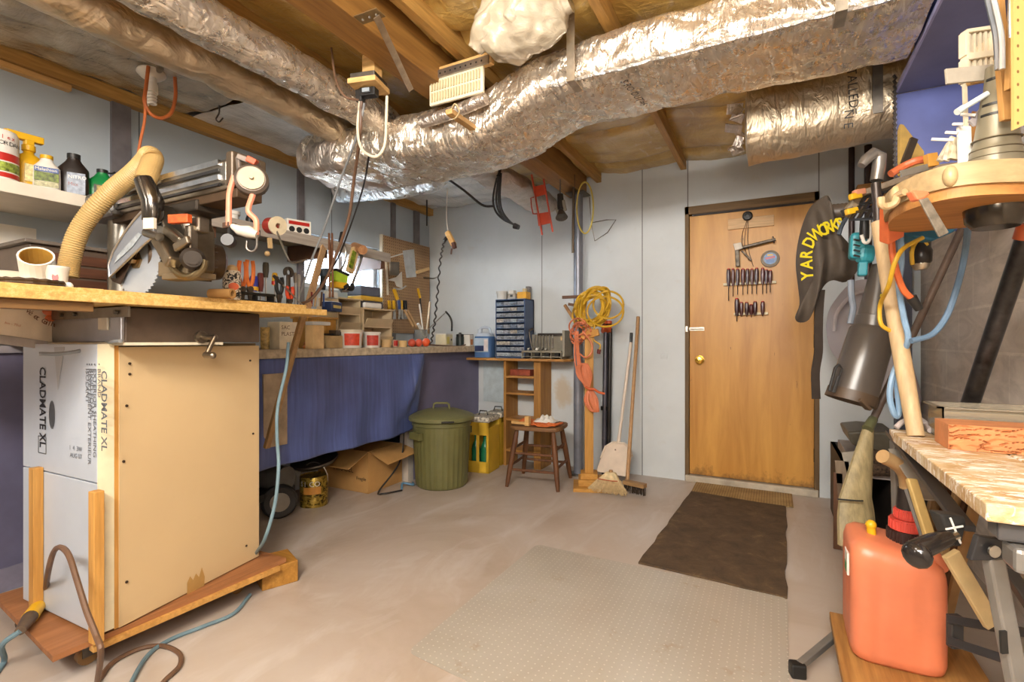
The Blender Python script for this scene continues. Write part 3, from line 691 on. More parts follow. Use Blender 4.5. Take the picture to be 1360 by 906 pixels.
# front hardboard panel
b = MB(); b.prism([z(A0+ex*.012, ZB), z(B0, ZB), z(B0+nF*.008, ZB), z(A0+nF*.008+ex*.012, ZB)], (0, 0, ZT-ZB-.01)); b.build('front_panel', CREAM.m, ct)
b = MB(); b.prism([z(A0, ZB), z(A0+ex*.012, ZB), z(A0+ex*.012+nF*.004, ZB), z(A0+nF*.004, ZB)], (0, 0, ZT-ZB-.005)); b.build('edge_strip', WOODZ, ct)
b = MB()
for (u, v) in ((172, 483), (172, 497), (168, 539), (164, 613), (168, 773), (336, 576), (327, 725), (332, 479)):
    r_ = at(u, v, d=1); r_ = r_-CAM; t = (A0+nF*.0095-CAM).dot(nF)/r_.dot(nF); p = CAM+r_*t
    b = MB(); b.cyl(p, p+nF*.003, .0045, n=8); b.build('screw', plain('#3a2a1c', .5), ct)
r_ = at(260, 776, d=1)-CAM; t = (A0+nF*.0095-CAM).dot(nF)/r_.dot(nF); p = CAM+r_*t
b = MB(); pl = []
for i in range(7): pl.append(p+ex*(-.035+.012*i)+V((0, 0, .028+(.012 if i % 2 else -.008)*(1 if i < 5 else 2))))
pl += [p+ex*.035+V((0, 0, -.03)), p+ex*-.035+V((0, 0, -.045))]
b.prism(pl, nF*.0006); b.build('chipped_patch', plain('#b08a4e', .7), ct)
# left face: foam boards (with edge thickness seen), printed
def LP(u, v, off=0):
    r_ = at(u, v, d=1)-CAM; t = (A0+nL*off-CAM).dot(nL)/r_.dot(nL); return CAM+r_*t
TH = .045
zs = LP(100, 636, TH).z
for (za, zb, nm) in ((ZB+.005, zs-.002, 'foam_board'), (zs+.002, ZT, 'foam_board')):
    b = MB(); b.prism([z(A0-ex*0, za), z(C0, za), z(C0+nL*TH, za), z(A0+nL*TH+(A0-C0).normalized()*.0, za)], (0, 0, zb-za))
    b.build(nm, [FOAMW], ct, bevel=.002)
b = MB(); b.prism([z(A0+(-ey)*.001, ZB+.005), z(A0-ey*.001+nL*TH, ZB+.005), z(A0-ey*.003+nL*TH, ZB+.005), z(A0-ey*.003, ZB+.005)], (0, 0, ZT-ZB-.005)); b.build('foam_edge', FOAME, ct)
for (u0, v0, v1) in ((48, 621, 785), (128, 652, 840)):
    p0_ = LP(u0, v1, TH+.015); p1_ = LP(u0, v0, TH+.015)
    b = MB(); b.bar(z(p0_, ZB), z(p0_, p1_.z), .028, .034, up=nL.cross(V((0, 0, 1)))); b.build('wood_strip', WOODZ, ct, bevel=.002)
# printed logo wedge + words on the foam
def LPt(u, v): return LP(u, v, TH+.0012)
yd = -ey   # direction to the right in the picture along the face
xr = (LPt(140, 550)-LPt(55, 550)); xr.z = 0; xr.normalize(); dn = V((0, 0, -1))
b = MB(); b.prism([LPt(72, 461), LPt(86, 461), LPt(77, 518)], nL*.0006); b.build('printed_wedge', plain('#a9adb3', .5, var=0), ct)
lettering(ct, 'CLADMATE XL', .060, LPt(53, 487), dn, xr, INK, depth=.0005, font_x=.70, bold=.0012)
lettering(ct, 'CLADMATE XL', .046, LPt(135, 492), dn, xr, INKG, depth=.0005, font_x=.82, bold=.001)
for i, (s_, u) in enumerate((('BRAND', 131), ('EXTERIOR SHEATHING', 125), ('RIGID FOAM', 121), ('REVETEMENT EXTERIEUR', 118), ('ISOLANT', 115))):
    lettering(ct, '\u2022 '+s_, .026, LPt(u-1, 482), dn, xr, INKG, depth=.0005, font_x=1.05)
lettering(ct, 'DOW', .03, LPt(67, 539), dn, xr, INKG, depth=.0005)
b = MB(); c = LPt(69, 551); R = Matrix((xr, V((0, 0, 1)), nL)).transposed()
b.lathe([(.044, 0), (.048, 0), (.048, .0006), (.044, .0006), (.044, 0)], c, R, 28, sx=.42, sy=1.0); b.build('printed_oval', INKG, ct)
b = MB(); p0_ = LPt(51, 579); p1_ = LPt(61, 603); fr = [(p0_, z(p1_, p0_.z)), (z(p1_, p0_.z), p1_), (p1_, z(p0_, p1_.z)), (z(p0_, p1_.z), p0_)]
for s_, e_ in fr: b.bar(s_, e_, .003, .001, up=nL)
b.build('printed_frame', INKG, ct)
lettering(ct, '1  4  3W', .022, LPt(92, 597), xr, V((0, 0, 1)), INKG, depth=.0005); lettering(ct, 'AUG 07', .022, LPt(93, 607), xr, V((0, 0, 1)), INKG, depth=.0005)
# base plywood
PLY = wood('#8a5630', '#a9744a', 1, 6, name='plywood_top'); PLYE = wood('#b98540', '#d9a85e', 0, name='plywood_edge')
q0 = at(70, 872, Z=.115); q1 = at(380, 741, Z=.115); q2 = at(40, 783, Z=.115); q3 = at(0, 800, Z=.115)
dirL = (q3-q0); 
qL = q0+(q3-q0)*1.15; qB = q1+(C0-A0)*1.15; qB.z = .115
b = MB(); b.prism([q0, q1, qB, qL], (0, 0, -.018)); o = b.build('base_board', PLY, ct)
b = MB(); b.bar(z(q0.lerp(q1, .12), .088), z(q0.lerp(q1, .95), .088), .03, .018, up=(0, 0, 1)); b.build('base_edge', PLYE, ct)
for (u, v) in ((122, 872), (320, 780)):
    g_ = at(u, v, Z=.03); g_.z = 0
    g_ = g_+ey*.03
    b = MB(); b.cyl(g_+V((-.012, 0, .03))+nF*0, g_+V((.012, 0, .03)), .03, n=20); b.build('caster_wheel', plain('#8c6a40', .5), ct, smooth=True)
    b = MB(); b.bb(g_+V((-.022, -.02, .03)), g_+V((-.017, .02, .095))); b.bb(g_+V((.017, -.02, .03)), g_+V((.022, .02, .095))); b.bb(g_+V((-.03, -.03, .088)), g_+V((.03, .03, .096))); b.build('caster_fork', STEELD, ct)
for d_ in ((.08, .4), (.5, .4)):
    g_ = q0+(q1-q0)*d_[0]+(qL-q0)*.8; g_.z = 0
    b = MB(); b.cyl(g_+V((-.012, 0, .03)), g_+V((.012, 0, .03)), .03, n=20); b.bb(g_+V((-.022, -.02, .05)), g_+V((.022, .02, .096))); b.build('caster_wheel', plain('#3a2a1c', .5), ct, smooth=True)
# wood wedge block at the right end
g0 = at(348, 786, Z=0); g1 = at(396, 772, Z=0)
g0.z = 0; g1.z = 0
ee = (g1-g0).normalized(); bk = V((-ee.y, ee.x, 0))
wk = MB(); wk.prism([g0, g1, g1+bk*.16, g0+bk*.16], (0, 0, .092)); 
tag(wk.build('wood_block', wood('#96651e', '#c08c3e', 0), bevel=.004), 'chunky cut wood block chocking the right end of the saw cart', 'block')
# ---------------- radial arm saw
TX = -1.77
sw = thing('radial_arm_saw', 'old grey radial arm saw with tilted guarded blade on a particleboard table', 'saw', (-2.0, 1.0, 1.04))
CHIP = NT('particle_board'); fv = CHIP.noise(CHIP.mapping(), 55, 4, .8); CHIP.base(CHIP.ramp(fv, [(.3, hx('#a98446')), (.5, hx('#c8a05a')), (.7, hx('#d8ba82'))])); CHIP.set(.6)
# base cabinets of the saw
GREYM = metal('#a9aab0', .38, .12, 6); DARKM = plain('#4a3c30', .5, .2, .3, 8); 
a_, b_ = at(166, 456, X=-1.83), at(345, 457, X=-1.83)
YA = a_.y
MB().bb((at(68, 430, Y=YA).x, YA-.012, 1.046), (-1.83, YA, 1.158)).build('switch_box', GREYM, sw, bevel=.003)
MB().bb((-2.3, a_.y, 1.045), (-1.83, b_.y, 1.158)).build('saw_frame', DARKM, sw, bevel=.004)
MB().bb((at(66, 460, Y=YA).x, YA-.02, 1.036), (-1.80, YA+.3, 1.0455)).build('frame_foot', plain('#c9bfa8', .5), sw)
p = at(139, 430, Y=YA-.012); MB().box(p+V((0, -.003, 0)), (.06, .008, .042)).build('switch_plate', plain('#c9c2b0', .4), sw, bevel=.003)
p0_ = V((at(72, 412, Y=YA).x, YA-.018, 1.141)); p1_ = V((-1.765, YA-.018, 1.141))
MB().bar(p0_, p1_, .006, .032, up=(0, 0, 1)).build('side_rail', metal('#8d8578', .4), sw)
b = MB();
for (u, v) in ((84, 411), (101, 410), (156, 408)):
    p = V((at(u, v, Y=YA-.02).x, YA-.02, 1.141)); b = MB(); b.cyl(p, p+V((0, -.010, 0)), .007, n=10); b.build('rail_bolt', STEELD, sw)
# table
ty0, ty1 = .28, 1.56
b = MB(); b.bb((-2.42, ty0, 1.162), (-1.74, ty1, 1.187)); b.build('table_board', CHIP.m, sw, bevel=.002)
b = MB(); b.bb((-2.40, ty0, 1.188), (-1.80, ty1-.06, 1.206)); b.build('table_board', CHIP.m, sw, bevel=.002)
b = MB(); b.bb((-1.80, ty0, 1.135), (-1.76, .72, 1.161)); b.build('table_rail', wood('#6a4a26', '#8a6638', 1), sw, bevel=.002)
# crank handle below the table
p = at(266, 448, X=-1.80)
b = MB(); b.cyl(p, p+V((.09, 0, .0)), .009, n=14); b.cyl(p+V((.085, 0, 0)), p+V((.095, -.035, -.06)), .008, n=12); b.cyl(p+V((.09, -.035, -.06)), p+V((.13, -.035, -.062)), .011, n=14); b.ball(p+V((.13, -.035, -.062)), .012, 10); b.lathe([(0, 0), (.022, 0), (.022, .012), (0, .012)], p+V((.0, 0, 0)), rot('Y', PI/2), 16)
b.build('crank', metal('#8d8272', .35), sw, smooth=True)
# column + arm (arm parallel to X at y=1.05)
AY = 1.055; ARX0, ARX1 = -2.30, -1.535; AZ = 1.60
b = MB(); b.cyl((-2.34, AY, 1.16), (-2.34, AY, 1.62), .05, n=24); b.build('column', metal('#8f8a80', .35), sw, smooth=True)
def xs(poly, x0, x1): return [V((x0, AY+y, AZ+zz)) for y, zz in poly], (x1-x0, 0, 0)
pl, e_ = xs([(-.05, -.055), (.05, -.055), (.062, -.03), (.062, .03), (.04, .05), (-.04, .05), (-.062, .03), (-.062, -.03)], -2.40, ARX1-.03); MB().prism(pl, e_).build('arm', metal('#a8a49c', .33, .2, 10), sw, bevel=.004)
for dz, hgt, mt in ((.030, .018, metal('#d8d8da', .2)), (.004, .010, BLACKG), (-.018, .016, metal('#c8c8cc', .22)), (-.042, .008, BLACKG)):
    MB().bb((-2.24, AY-.070, AZ+dz-hgt/2), (ARX1-.06, AY-.060, AZ+dz+hgt/2)).build('arm_stripe', mt, sw)
MB().bb((-2.36, AY-.045, AZ-.085), (ARX1, AY+.045, AZ-.055)).build('arm_underside', plain('#4f3c2a', .5, .3), sw, bevel=.003)
MB().bb((-2.46, AY-.085, AZ-.07), (-2.24, AY+.07, AZ+.04)).build('arm_rear_housing', metal('#9a9a9a', .4), sw, bevel=.02, seg=3)
MB().bb((ARX1-.035, AY-.062, AZ-.05), (ARX1+.0, AY+.062, AZ+.062)).build('arm_end_cap', plain('#55483a', .45, .4), sw, bevel=.008, seg=3)
b = MB(); Rk = frame(V((.75, -.62, .15))); c = at(334, 238, d=1.52)
b.lathe([(0, 0), (.040, 0), (.048, .008), (.048, .03), (.040, .036), (0, .036)], c-Rk.col[2]*.03, Rk, 32); b.build('miter_knob', plain('#5a5048', .35, .5), sw, smooth=True)
b = MB(); b.lathe([(0, .0), (.036, .0), (.036, .004), (0, .004)], c+Rk.col[2]*.006, Rk, 28); b.lathe([(0, 0), (.006, 0), (.006, .01), (0, .01)], c+Rk.col[2]*.008, Rk, 12); b.build('knob_face', plain('#ab9a7c', .5), sw, smooth=True)
b = MB(); b.bar(at(316, 208, d=1.56), at(343, 219, d=1.56), .02, .018, up=(0, 0, 1)); b.bar(at(316, 208, d=1.56), at(318, 228, d=1.56), .016, .01); b.build('lock_lever', plain('#7a7068', .4, .5), sw, bevel=.003)
b = MB(); b.bar(at(329, 211, d=1.55), at(341, 217, d=1.55), .022, .019, up=(0, 0, 1)); b.build('red_grip', plain('#b04a2c', .5), sw, bevel=.003)
# carriage + yoke + motor
cc = V((-1.80, AY, 1.50))
MB().bb((-1.99, AY-.055, 1.495), (-1.74, AY+.05, 1.535)).build('carriage', plain('#3c342c', .4, .5), sw, bevel=.006)
b = MB(); b.cyl((-1.86, AY, 1.44), (-1.86, AY, 1.50), .06, n=24); b.build('swivel', metal('#6f675c', .4), sw, smooth=True)
b = MB(); yk = [(-2.03, 1.475), (-1.80, 1.475), (-1.78, 1.44), (-1.78, 1.30), (-1.82, 1.27), (-1.845, 1.29), (-1.845, 1.43), (-1.99, 1.43), (-2.03, 1.44)]
b.prism([V((x, AY-.035, zz)) for x, zz in yk], (0, .07, 0)); b.build('yoke', metal('#7a7060', .38), sw, bevel=.006)
b = MB(); Rm = frame(V((.25, 1, 0))); mc = V((-1.945, AY+.02, 1.355))
b.lathe([(0, -.12), (.05, -.12), (.066, -.10), (.072, -.05), (.074, .08), (.066, .12), (.04, .135), (0, .135)], mc, Rm, 32); b.build('motor', plain('#57483a', .38, .55, .2, 8), sw, smooth=True)
b = MB()
for i in range(16):
    a = 2*PI*i/16; b.bar(mc+Rm @ V((math.cos(a)*.074, math.sin(a)*.074, -.06)), mc+Rm @ V((math.cos(a)*.074, math.sin(a)*.074, .09)), .006, .006)
b.build('motor_fins', plain('#463a30', .4, .5), sw)
b = MB(); b.lathe([(0, 0), (.036, 0), (.036, .02), (.026, .03), (.026, .045), (0, .045)], at(256, 344, d=1.62), frame(CAM-at(256, 344, d=1.62)), 24); b.lathe([(.014, .045), (.018, .045), (.018, .055), (.014, .055)], at(256, 344, d=1.62), frame(CAM-at(256, 344, d=1.62)), 20); b.build('bevel_knob', plain('#3a332d', .35, .5), sw, smooth=True)
b = MB(); b.bar(at(222, 305, d=1.66), at(243, 322, d=1.62), .03, .03); b.bar(at(212, 316, d=1.66), at(232, 350, d=1.62), .045, .04); b.bar(at(232, 330, d=1.62), at(252, 318, d=1.6), .016, .03); b.build('bracket_arm', metal('#9a9080', .35), sw, bevel=.006)
b = MB(); b.tube([at(226, 345, d=1.66), at(235, 362, d=1.64), at(252, 368, d=1.62), at(268, 358, d=1.62), at(272, 345, d=1.62)], .012, 10, smooth=6); b.build('bevel_arc', metal('#8a7a5c', .4), sw, smooth=True)
b = MB(); b.box(at(254, 318, d=1.64), (.03, .03, .09)); b.box(at(265, 300, d=1.66), (.05, .04, .05)); b.build('yoke_clamp', metal('#938a7c', .35), sw, bevel=.006)
MB().box(at(239, 291, d=1.62), (.075, .02, .028), rz(.3)).build('label_plate', plain('#c9541f', .5, var=.3, scale=50), sw, bevel=.002)
b = MB(); b.box(at(251, 368, d=1.68), (.17, .06, .02), rz(.2)); b.box(at(240, 358, d=1.70), (.13, .06, .05), rz(.2)); b.build('motor_foot', plain('#7a6a52', .4, .4), sw, bevel=.004)
# blade
bc = at(183, 340, X=-2.0); bc.z = 1.335; Rb = frame(V((.10, -1, .0)))
b = MB(); T = 48; vs = []; r1, r2 = .128, .119
pr = []
for i in range(T):
    a = 2*PI*i/T; pr.append(bc+Rb @ V((math.cos(a)*r2, math.sin(a)*r2, 0))); a += 2*PI/T*.8; pr.append(bc+Rb @ V((math.cos(a)*r1, math.sin(a)*r1, 0)))
b.prism(pr, Rb.col[2]*.003); b.build('blade', plain('#b9c3d0', .3, .55, .06, 10), sw)
b = MB(); GI = [(146, 367), (189, 323), (181, 341), (172, 354), (161, 378), (151, 374)]; BLADE_SHADE = GI
b = MB(); b.lathe([(0, 0), (.03, 0), (.03, .006), (.014, .008), (.014, .024), (0, .024)], bc+Rb.col[2]*.003, Rb, 6); b.build('arbor_nut', metal('#a08660', .35), sw)
# guard: half shell over the upper left of the blade
def gp(x, y, zz=0): return bc+Rb @ V((x, y, zz))
xx = Rb.col[0]; yy = Rb.col[1]
def G(u, v, off=0):
    r_ = at(u, v, d=1)-CAM; n_ = Rb.col[2]; t = (bc+n_*off-CAM).dot(n_)/r_.dot(n_); return CAM+r_*t
gpoly = [(145, 367), (145, 345), (152, 328), (165, 308), (180, 290), (190, 279), (200, 277), (204, 286), (222, 296), (213, 300)]
gpoly = [(145, 369), (144, 352), (150, 334), (165, 309), (178, 292), (188, 281), (203, 296), (206, 312), (190, 326)]
b = MB(); outer = [G(u, v, .035) for u, v in gpoly]
b.prism(outer, Rb.col[2]*-.004)
# rim of the guard
rim = gpoly[:6]
for i in range(len(rim)-1):
    a, c_ = G(*rim[i], .035), G(*rim[i+1], .035); b.prism([a, c_, c_-Rb.col[2]*.075, a-Rb.col[2]*.075], (c_-a).cross(Rb.col[2]).normalized()*.004)
b.build('blade_guard', plain('#8e949e', .3, .4, .08, 10), sw, bevel=.002)
b = MB(); b.prism([G(u, v, .012) for u, v in BLADE_SHADE], Rb.col[2]*.004); b.build('blade_shade_plate', plain('#3a2a1e', .6), sw)  # dark plate painting the shade on the left part of the blade
b = MB(); ed = [(145, 369), (190, 326), (206, 312), (203, 296), (188, 281)]
b.tube([G(u, v, .038) for u, v in ed], .0035, 8); b.tube([G(u, v, .038) for u, v in gpoly[:6]], .0035, 8); b.build('guard_edge', metal('#d0d2d6', .3), sw, smooth=True)
b = MB(); b.prism([G(u, v, .037) for u, v in ((152, 350), (156, 340), (172, 322), (184, 309), (188, 312), (176, 328))], Rb.col[2]*.001); b.build('guard_label', plain('#9aa2a8', .5, var=.2, scale=60), sw)
b = MB(); b.prism([G(u, v, .034) for u, v in ((188, 281), (203, 268), (214, 290), (222, 312), (206, 318), (203, 296))], Rb.col[2]*-.07); b.build('guard_rear', metal('#8c8880', .4), sw, bevel=.004)
b = MB(); b.box(at(199, 297, d=1.60), (.04, .012, .035), rz(.3)); b.build('guard_tag', plain('#d8cdbc', .5), sw, bevel=.001)
b = MB(); b.cyl(at(194, 309, d=1.62), at(212, 315, d=1.60), .014, n=16); b.build('guard_roller', metal('#8a8680', .35), sw, smooth=True)
# elbow + hose
b = MB(); b.tube([at(190, 238, d=1.66), at(196, 252, d=1.66), at(203, 268, d=1.66), at(203, 288, d=1.66), at(200, 296, d=1.66)], [.027, .031, .033, .03, .026]+[], 20)
b.build('chrome_elbow', plain('#5a5550', .18, .9, .2, 12), sw, smooth=True)
b = MB(); pth = [at(90, 368, X=-2.28), at(93, 345, X=-2.28), at(103, 312, X=-2.26), at(122, 282, X=-2.22), at(150, 253, X=-2.15), at(176, 232, X=-2.06), at(192, 216, X=-2.0), at(199, 207, X=-1.97), at(203, 211, X=-1.96), at(199, 224, X=-1.955), at(193, 240, X=-1.95)]
PP = catmull(pth, 22); b.tube(PP, .031, 22, rib=.09)
b.build('dust_hose', plain('#b99c66', .5, 0, .06), sw, smooth=False)

# ================================================================== SMALL-ITEM FACTORIES
def bottle(name, label, cat, loc, prof, body, cap=None, capprof=None, sx=1, sy=1, rotz=0, lab=None, n=24, extra=None, group=None):
    t = thing(name, label, cat, loc, rotz, group)
    b = MB(); b.lathe(prof, (0, 0, 0), None, n, sx, sy); b.build('body', body, t, smooth=True, local=True, ang=50)
    if cap is not None:
        b = MB(); b.lathe(capprof, (0, 0, 0), None, n); b.build('cap', cap, t, smooth=True, local=True)
    return t
def txt(t, s, size, u, v, pl, mat, xr=None, f=1.0):
    pass
def lbox(t, name, c, size, mat, bevel=.001, rz_=0):
    b = MB(); b.box(c, size, rz(rz_) if rz_ else None); return b.build(name, mat, t, bevel=bevel, local=True)
RED = plain('#b3261c', .4, var=.08); YEL = plain('#d9a81a', .4, var=.08); WHT = plain('#dcd8cf', .4, var=.05); GRN = plain('#0f7a3c', .35, var=.1); ORG = plain('#d9602c', .45, var=.1)
BLU = plain('#2c4a86', .4, var=.1); NAVY = plain('#1f2f57', .4, var=.1); TANW = plain('#c9a877', .6, var=.12); BRN = plain('#5a3a24', .5, var=.15); LIME = plain('#a8c832', .4); CARD = plain('#b58a52', .75, var=.1, scale=5)
KR = plain('#7a1e14', .35, var=.1); TEAL = plain('#2f8f9c', .4, var=.08); LGR = plain('#b9b9b6', .45, var=.08)
SHZ = 1.664
# ---------------- wall shelf with bottles
tag(MB().bb((XL, YF+.6, 1.614), (-2.575, 1.14, SHZ)).build('wall_shelf', plain('#ddd5c6', .5, var=.08, scale=6), bevel=.002), 'long white painted shelf on the left wall holding garden bottles', 'shelf')
MBB = [b for b in (-.2,)]
for yy in (.55,):
    pass
def on(u, X, Z):
    p = at(u, 300, X=X); return V((X, p.y, Z))
FACE = math.atan2(-.75, 2.6)   # items on the left wall turn to the room
# weed-killer canister
t = bottle('powder_canister', 'white canister with a red band at the left end of the wall shelf', 'canister', on(-4, -2.66, SHZ), [(0, 0), (.062, 0), (.062, .18), (.056, .195), (0, .197)], WHT)
b = MB(); b.lathe([(.0625, .075), (.0627, .075), (.0627, .105), (.0625, .105)], (0, 0, 0)); b.lathe([(.0625, .012), (.0627, .012), (.0627, .03), (.0625, .03)], (0, 0, 0)); b.build('red_band', RED, t, smooth=True, local=True)
b = MB(); b.lathe([(.0625, .035), (.0627, .035), (.0627, .07), (.0625, .07)], (0, 0, 0)); b.build('picture_band', plain('#8a9a3c', .5, var=.5, scale=90), t, smooth=True, local=True)
pc = on(-4, -2.66, SHZ)
def wraptext(t, s, size, h, r, a0, mat, mirror=1):
    # letters bent round a cylinder of radius r about the thing's axis
    import bmesh
    adv = 0
    for i, ch in enumerate(s):
        a = a0+i*size*.68/r; c = math.cos(a); s_ = math.sin(a)
        W = WM[t.name]; org = W @ V((c*r, s_*r, h)); R3 = W.to_3x3()
        if ch.strip(): lettering(t, ch, size, org, R3 @ V((-s_, c, 0)), (0, 0, 1), mat, depth=.0004)
wraptext(t, 'CHLORDAN', .022, .135, .0628, -.95, INK)
wraptext(t, 'Killex', .022, .158, .0628, -.8, RED)
# red/white second canister behind
bottle('powder_canister', 'white and red canister behind the yellow spray bottle', 'canister', on(26, -2.80, SHZ), [(0, 0), (.05, 0), (.05, .15), (.0, .165)], WHT)
# yellow spray bottle
t = bottle('spray_bottle', 'yellow trigger spray bottle on the wall shelf', 'spray bottle', on(38, -2.70, SHZ), [(0, 0), (.05, 0), (.052, .01), (.05, .10), (.04, .135), (.018, .15), (.016, .165), (0, .165)], YEL, sx=.75, sy=1.0)
b = MB(); b.lathe([(0, .160), (.022, .160), (.022, .185), (0, .19)], (0, 0, 0)); b.box((-.0, -.012, .215), (.03, .115, .028)); b.box((0, -.066, .218), (.02, .02, .02)); b.box((0, .0, .195), (.028, .03, .03)); b.build('spray_head', YEL, t, local=True, bevel=.004)
b = MB(); b.tube([(0, -.035, .205), (0, -.04, .185), (0, -.05, .165), (0, -.052, .15)], .007, 8, smooth=4); b.build('trigger', YEL, t, smooth=True, local=True)
lbox(t, 'paper_label', (.040, .0, .065), (.004, .05, .07), plain('#e8d9a0', .5, var=.25, scale=80), rz_=-.0)
def flatbottle(name, label, loc, w, dpt, h, body, cap, neck=.018, ht=1.0, rotz=-.35, shoulder=.65):
    t = thing(name, label, 'bottle', loc, rotz)
    b = MB(); prof = [(1, 0), (1.03, .01), (1.03, h*shoulder*.6), (1, h*shoulder), (.55, h*(shoulder+.17)), (neck/w*2, h*.90), (neck/w*2, h*.93)]
    vs = []; n = 24
    for (k, zz) in prof:
        for i in range(n):
            a = 2*PI*i/n; e = 3.5 if k > .9 else 2.2; ca, sa = math.cos(a), math.sin(a); q = (abs(ca)**e+abs(sa)**e)**(-1/e)
            dd = dpt/2*max(k, neck/dpt*2) if k < .9 else dpt/2*k
            vs.append(V((ca*q*dd, sa*q*w/2*k, zz)))
    fs = [(r*n+i, r*n+(i+1) % n, (r+1)*n+(i+1) % n, (r+1)*n+i) for r in range(len(prof)-1) for i in range(n)]+[tuple(range(n-1, -1, -1)), tuple(range((len(prof)-1)*n, len(prof)*n))]
    b.add(vs, fs); b.build('body', body, t, smooth=True, local=True, ang=45)
    b = MB(); b.lathe([(0, h*.9), (neck*1.15, h*.9), (neck*1.15, h), (0, h)], (0, 0, 0), None, 20); b.build('cap', cap, t, smooth=True, local=True)
    return t
t = flatbottle('pesticide_bottle', 'white bottle with a blue and green label beside the yellow spray bottle', on(62, -2.66, SHZ), .085, .055, .15, WHT, YEL)
W = WM[t.name]
lbox(t, 'label_top', (.0287, 0, .086), (.001, .074, .02), BLU); lbox(t, 'label_picture', (.0287, 0, .057), (.001, .074, .036), plain('#6a7a2c', .5, var=.6, scale=70)); lbox(t, 'label_foot', (.0287, 0, .027), (.001, .074, .022), plain('#b9b48c', .5, var=.3, scale=90))
lettering(t, 'Malathion', .017, W @ V((.0297, -.035, .081)), W.to_3x3() @ V((0, 1, 0)), (0, 0, 1), WHT, depth=.0003)
t = flatbottle('oil_bottle', 'black motor oil bottle with a grey label on the wall shelf', on(98, -2.66, SHZ), .10, .06, .185, plain('#241c18', .3, var=.1), BLACK, neck=.02, rotz=-.5)
W = WM[t.name]
lbox(t, 'paper_label', (.0315, .012, .055), (.001, .06, .09), plain('#8d97a8', .45, var=.3, scale=60))
for i, s_ in enumerate(('NITRO', 'Max')): lettering(t, s_, .02, W @ V((.0325, -.015, .075-.03*i)), W.to_3x3() @ V((0, 1, 0)), (0, 0, 1), KR if i else WHT, depth=.0003)
t = flatbottle('oil_jug', 'green oil jug with a black cap at the right end of the wall shelf', on(136, -2.66, SHZ), .115, .065, .15, GRN, BLACK, neck=.018, rotz=-.45, shoulder=.6)
lbox(t, 'paper_label', (.034, .01, .045), (.001, .075, .06), plain('#3a3a20', .5, var=.7, scale=60)); lbox(t, 'label_emblem', (.0346, .01, .062), (.001, .055, .02), plain('#a8943c', .5, var=.5, scale=90))
b = MB(); b.tube([(0, .018, .14), (0, .035, .142), (0, .045, .15)], .004, 6, smooth=3); b.build('cap_tab', BLACK, t, smooth=True, local=True)
# beam shelf to the right of the saw with a power strip
pl_ = thing('tool_shelf', 'narrow rough wooden shelf board on brackets above the bench window', 'shelf', (-2.8, 2.1, 1.66))
MB().bb((XL, 1.45, 1.705), (-2.62, 2.96, 1.72)).build('shelf_board', wood('#6f6258', '#9a8d80', 1), pl_, bevel=.002)
MB().bb((-2.632, 1.45, 1.655), (-2.615, 2.96, 1.722)).build('front_lip', wood('#9c9288', '#b8ada0', 1), pl_, bevel=.002)
for yy in (1.6, 2.35, 2.9): MB().bb((XL, yy-.02, 1.60), (-2.64, yy+.02, 1.70)).build('bracket', BRN, pl_)
# things on/under that shelf
bottle('paint_cup', 'small white lidded pot on the tool shelf', 'pot', on(309, -2.68, 1.722), [(0, 0), (.03, 0), (.032, .03), (.038, .032), (.038, .05), (0, .052)], WHT)
bottle('paint_cup', 'little black screw-top pot beside the white lidded pot', 'pot', on(332, -2.68, 1.722), [(0, 0), (.022, 0), (.024, .03), (.018, .05), (0, .052)], BLACK)
t = thing('cardboard_box', 'small red and white screw box with printed circles on the tool shelf', 'box', on(394, -2.68, 1.722), -.3)
lbox(t, 'carton', (0, 0, .045), (.08, .15, .085), plain('#e2ddd0', .6, var=.1)); lbox(t, 'red_print', (.0405, 0, .065), (.001, .13, .022), RED)
b = MB()
for i in range(3): b.lathe([(.012, 0), (.018, 0), (.018, .001), (.012, .001)], (.0405, -.045+.045*i, .025), rot('Y', PI/2), 16)
b.build('printed_circles', INK, t, local=True)
bottle('tape_roll', 'yellow tape roll lying on the tool shelf beside the screw box', 'tape', on(382, -2.72, 1.722), [(.02, 0), (.045, 0), (.045, .02), (.02, .02)], YEL)
# plug and hooks on the saw end: two pink hoses
for (u0, v0, u1, v1, lab) in ((311, 234, 304, 300, 'pink rubber tie hanging left under the saw arm end'), (336, 258, 340, 312, 'pink rubber tie hanging right under the saw arm end')):
    x = at(u0, v0, d=1.52)
    cable('rubber_tie', [x, at(u0-6, v0+22, d=1.52), at(u1, (v0+v1)/2+8, d=1.52), at(u1, v1, d=1.52)], .0085, plain('#d08468', .5, var=.06), lab, 'tie')
hk = thing('wire_hook', 'wire hooks with a white rag bottle hanging from the pink ties', 'hook', at(325, 305, d=1.54))
b = MB(); b.tube([at(308, 300, d=1.52), at(318, 306, d=1.52), at(330, 308, d=1.52), at(342, 312, d=1.52)], [.008, .015, .019, .012], 14, smooth=0); b.build('rag', plain('#b8b0a2', .6), hk, smooth=True)
b = MB(); b.tube([at(341, 312, d=1.52), at(341, 328, d=1.52), at(335, 334, d=1.52), at(328, 330, d=1.52), at(328, 320, d=1.52)], .0035, 8, smooth=5); b.build('hook', STEELD, hk, smooth=True)
b = MB(); b.lathe([(.010, 0), (.018, 0), (.018, .03), (.010, .03)], at(306, 322, d=1.52), frame(V((.6, -.7, .1))), 18); b.bar(at(306, 300, d=1.52), at(306, 318, d=1.52), .012, .012); b.build('ring', BLACK, hk, smooth=True)
b = MB(); b.box(at(305, 300, d=1.53), (.03, .03, .018)); b.box(at(340, 309, d=1.53), (.018, .02, .018)); b.build('knot', plain('#4a3428', .5), hk, bevel=.003)
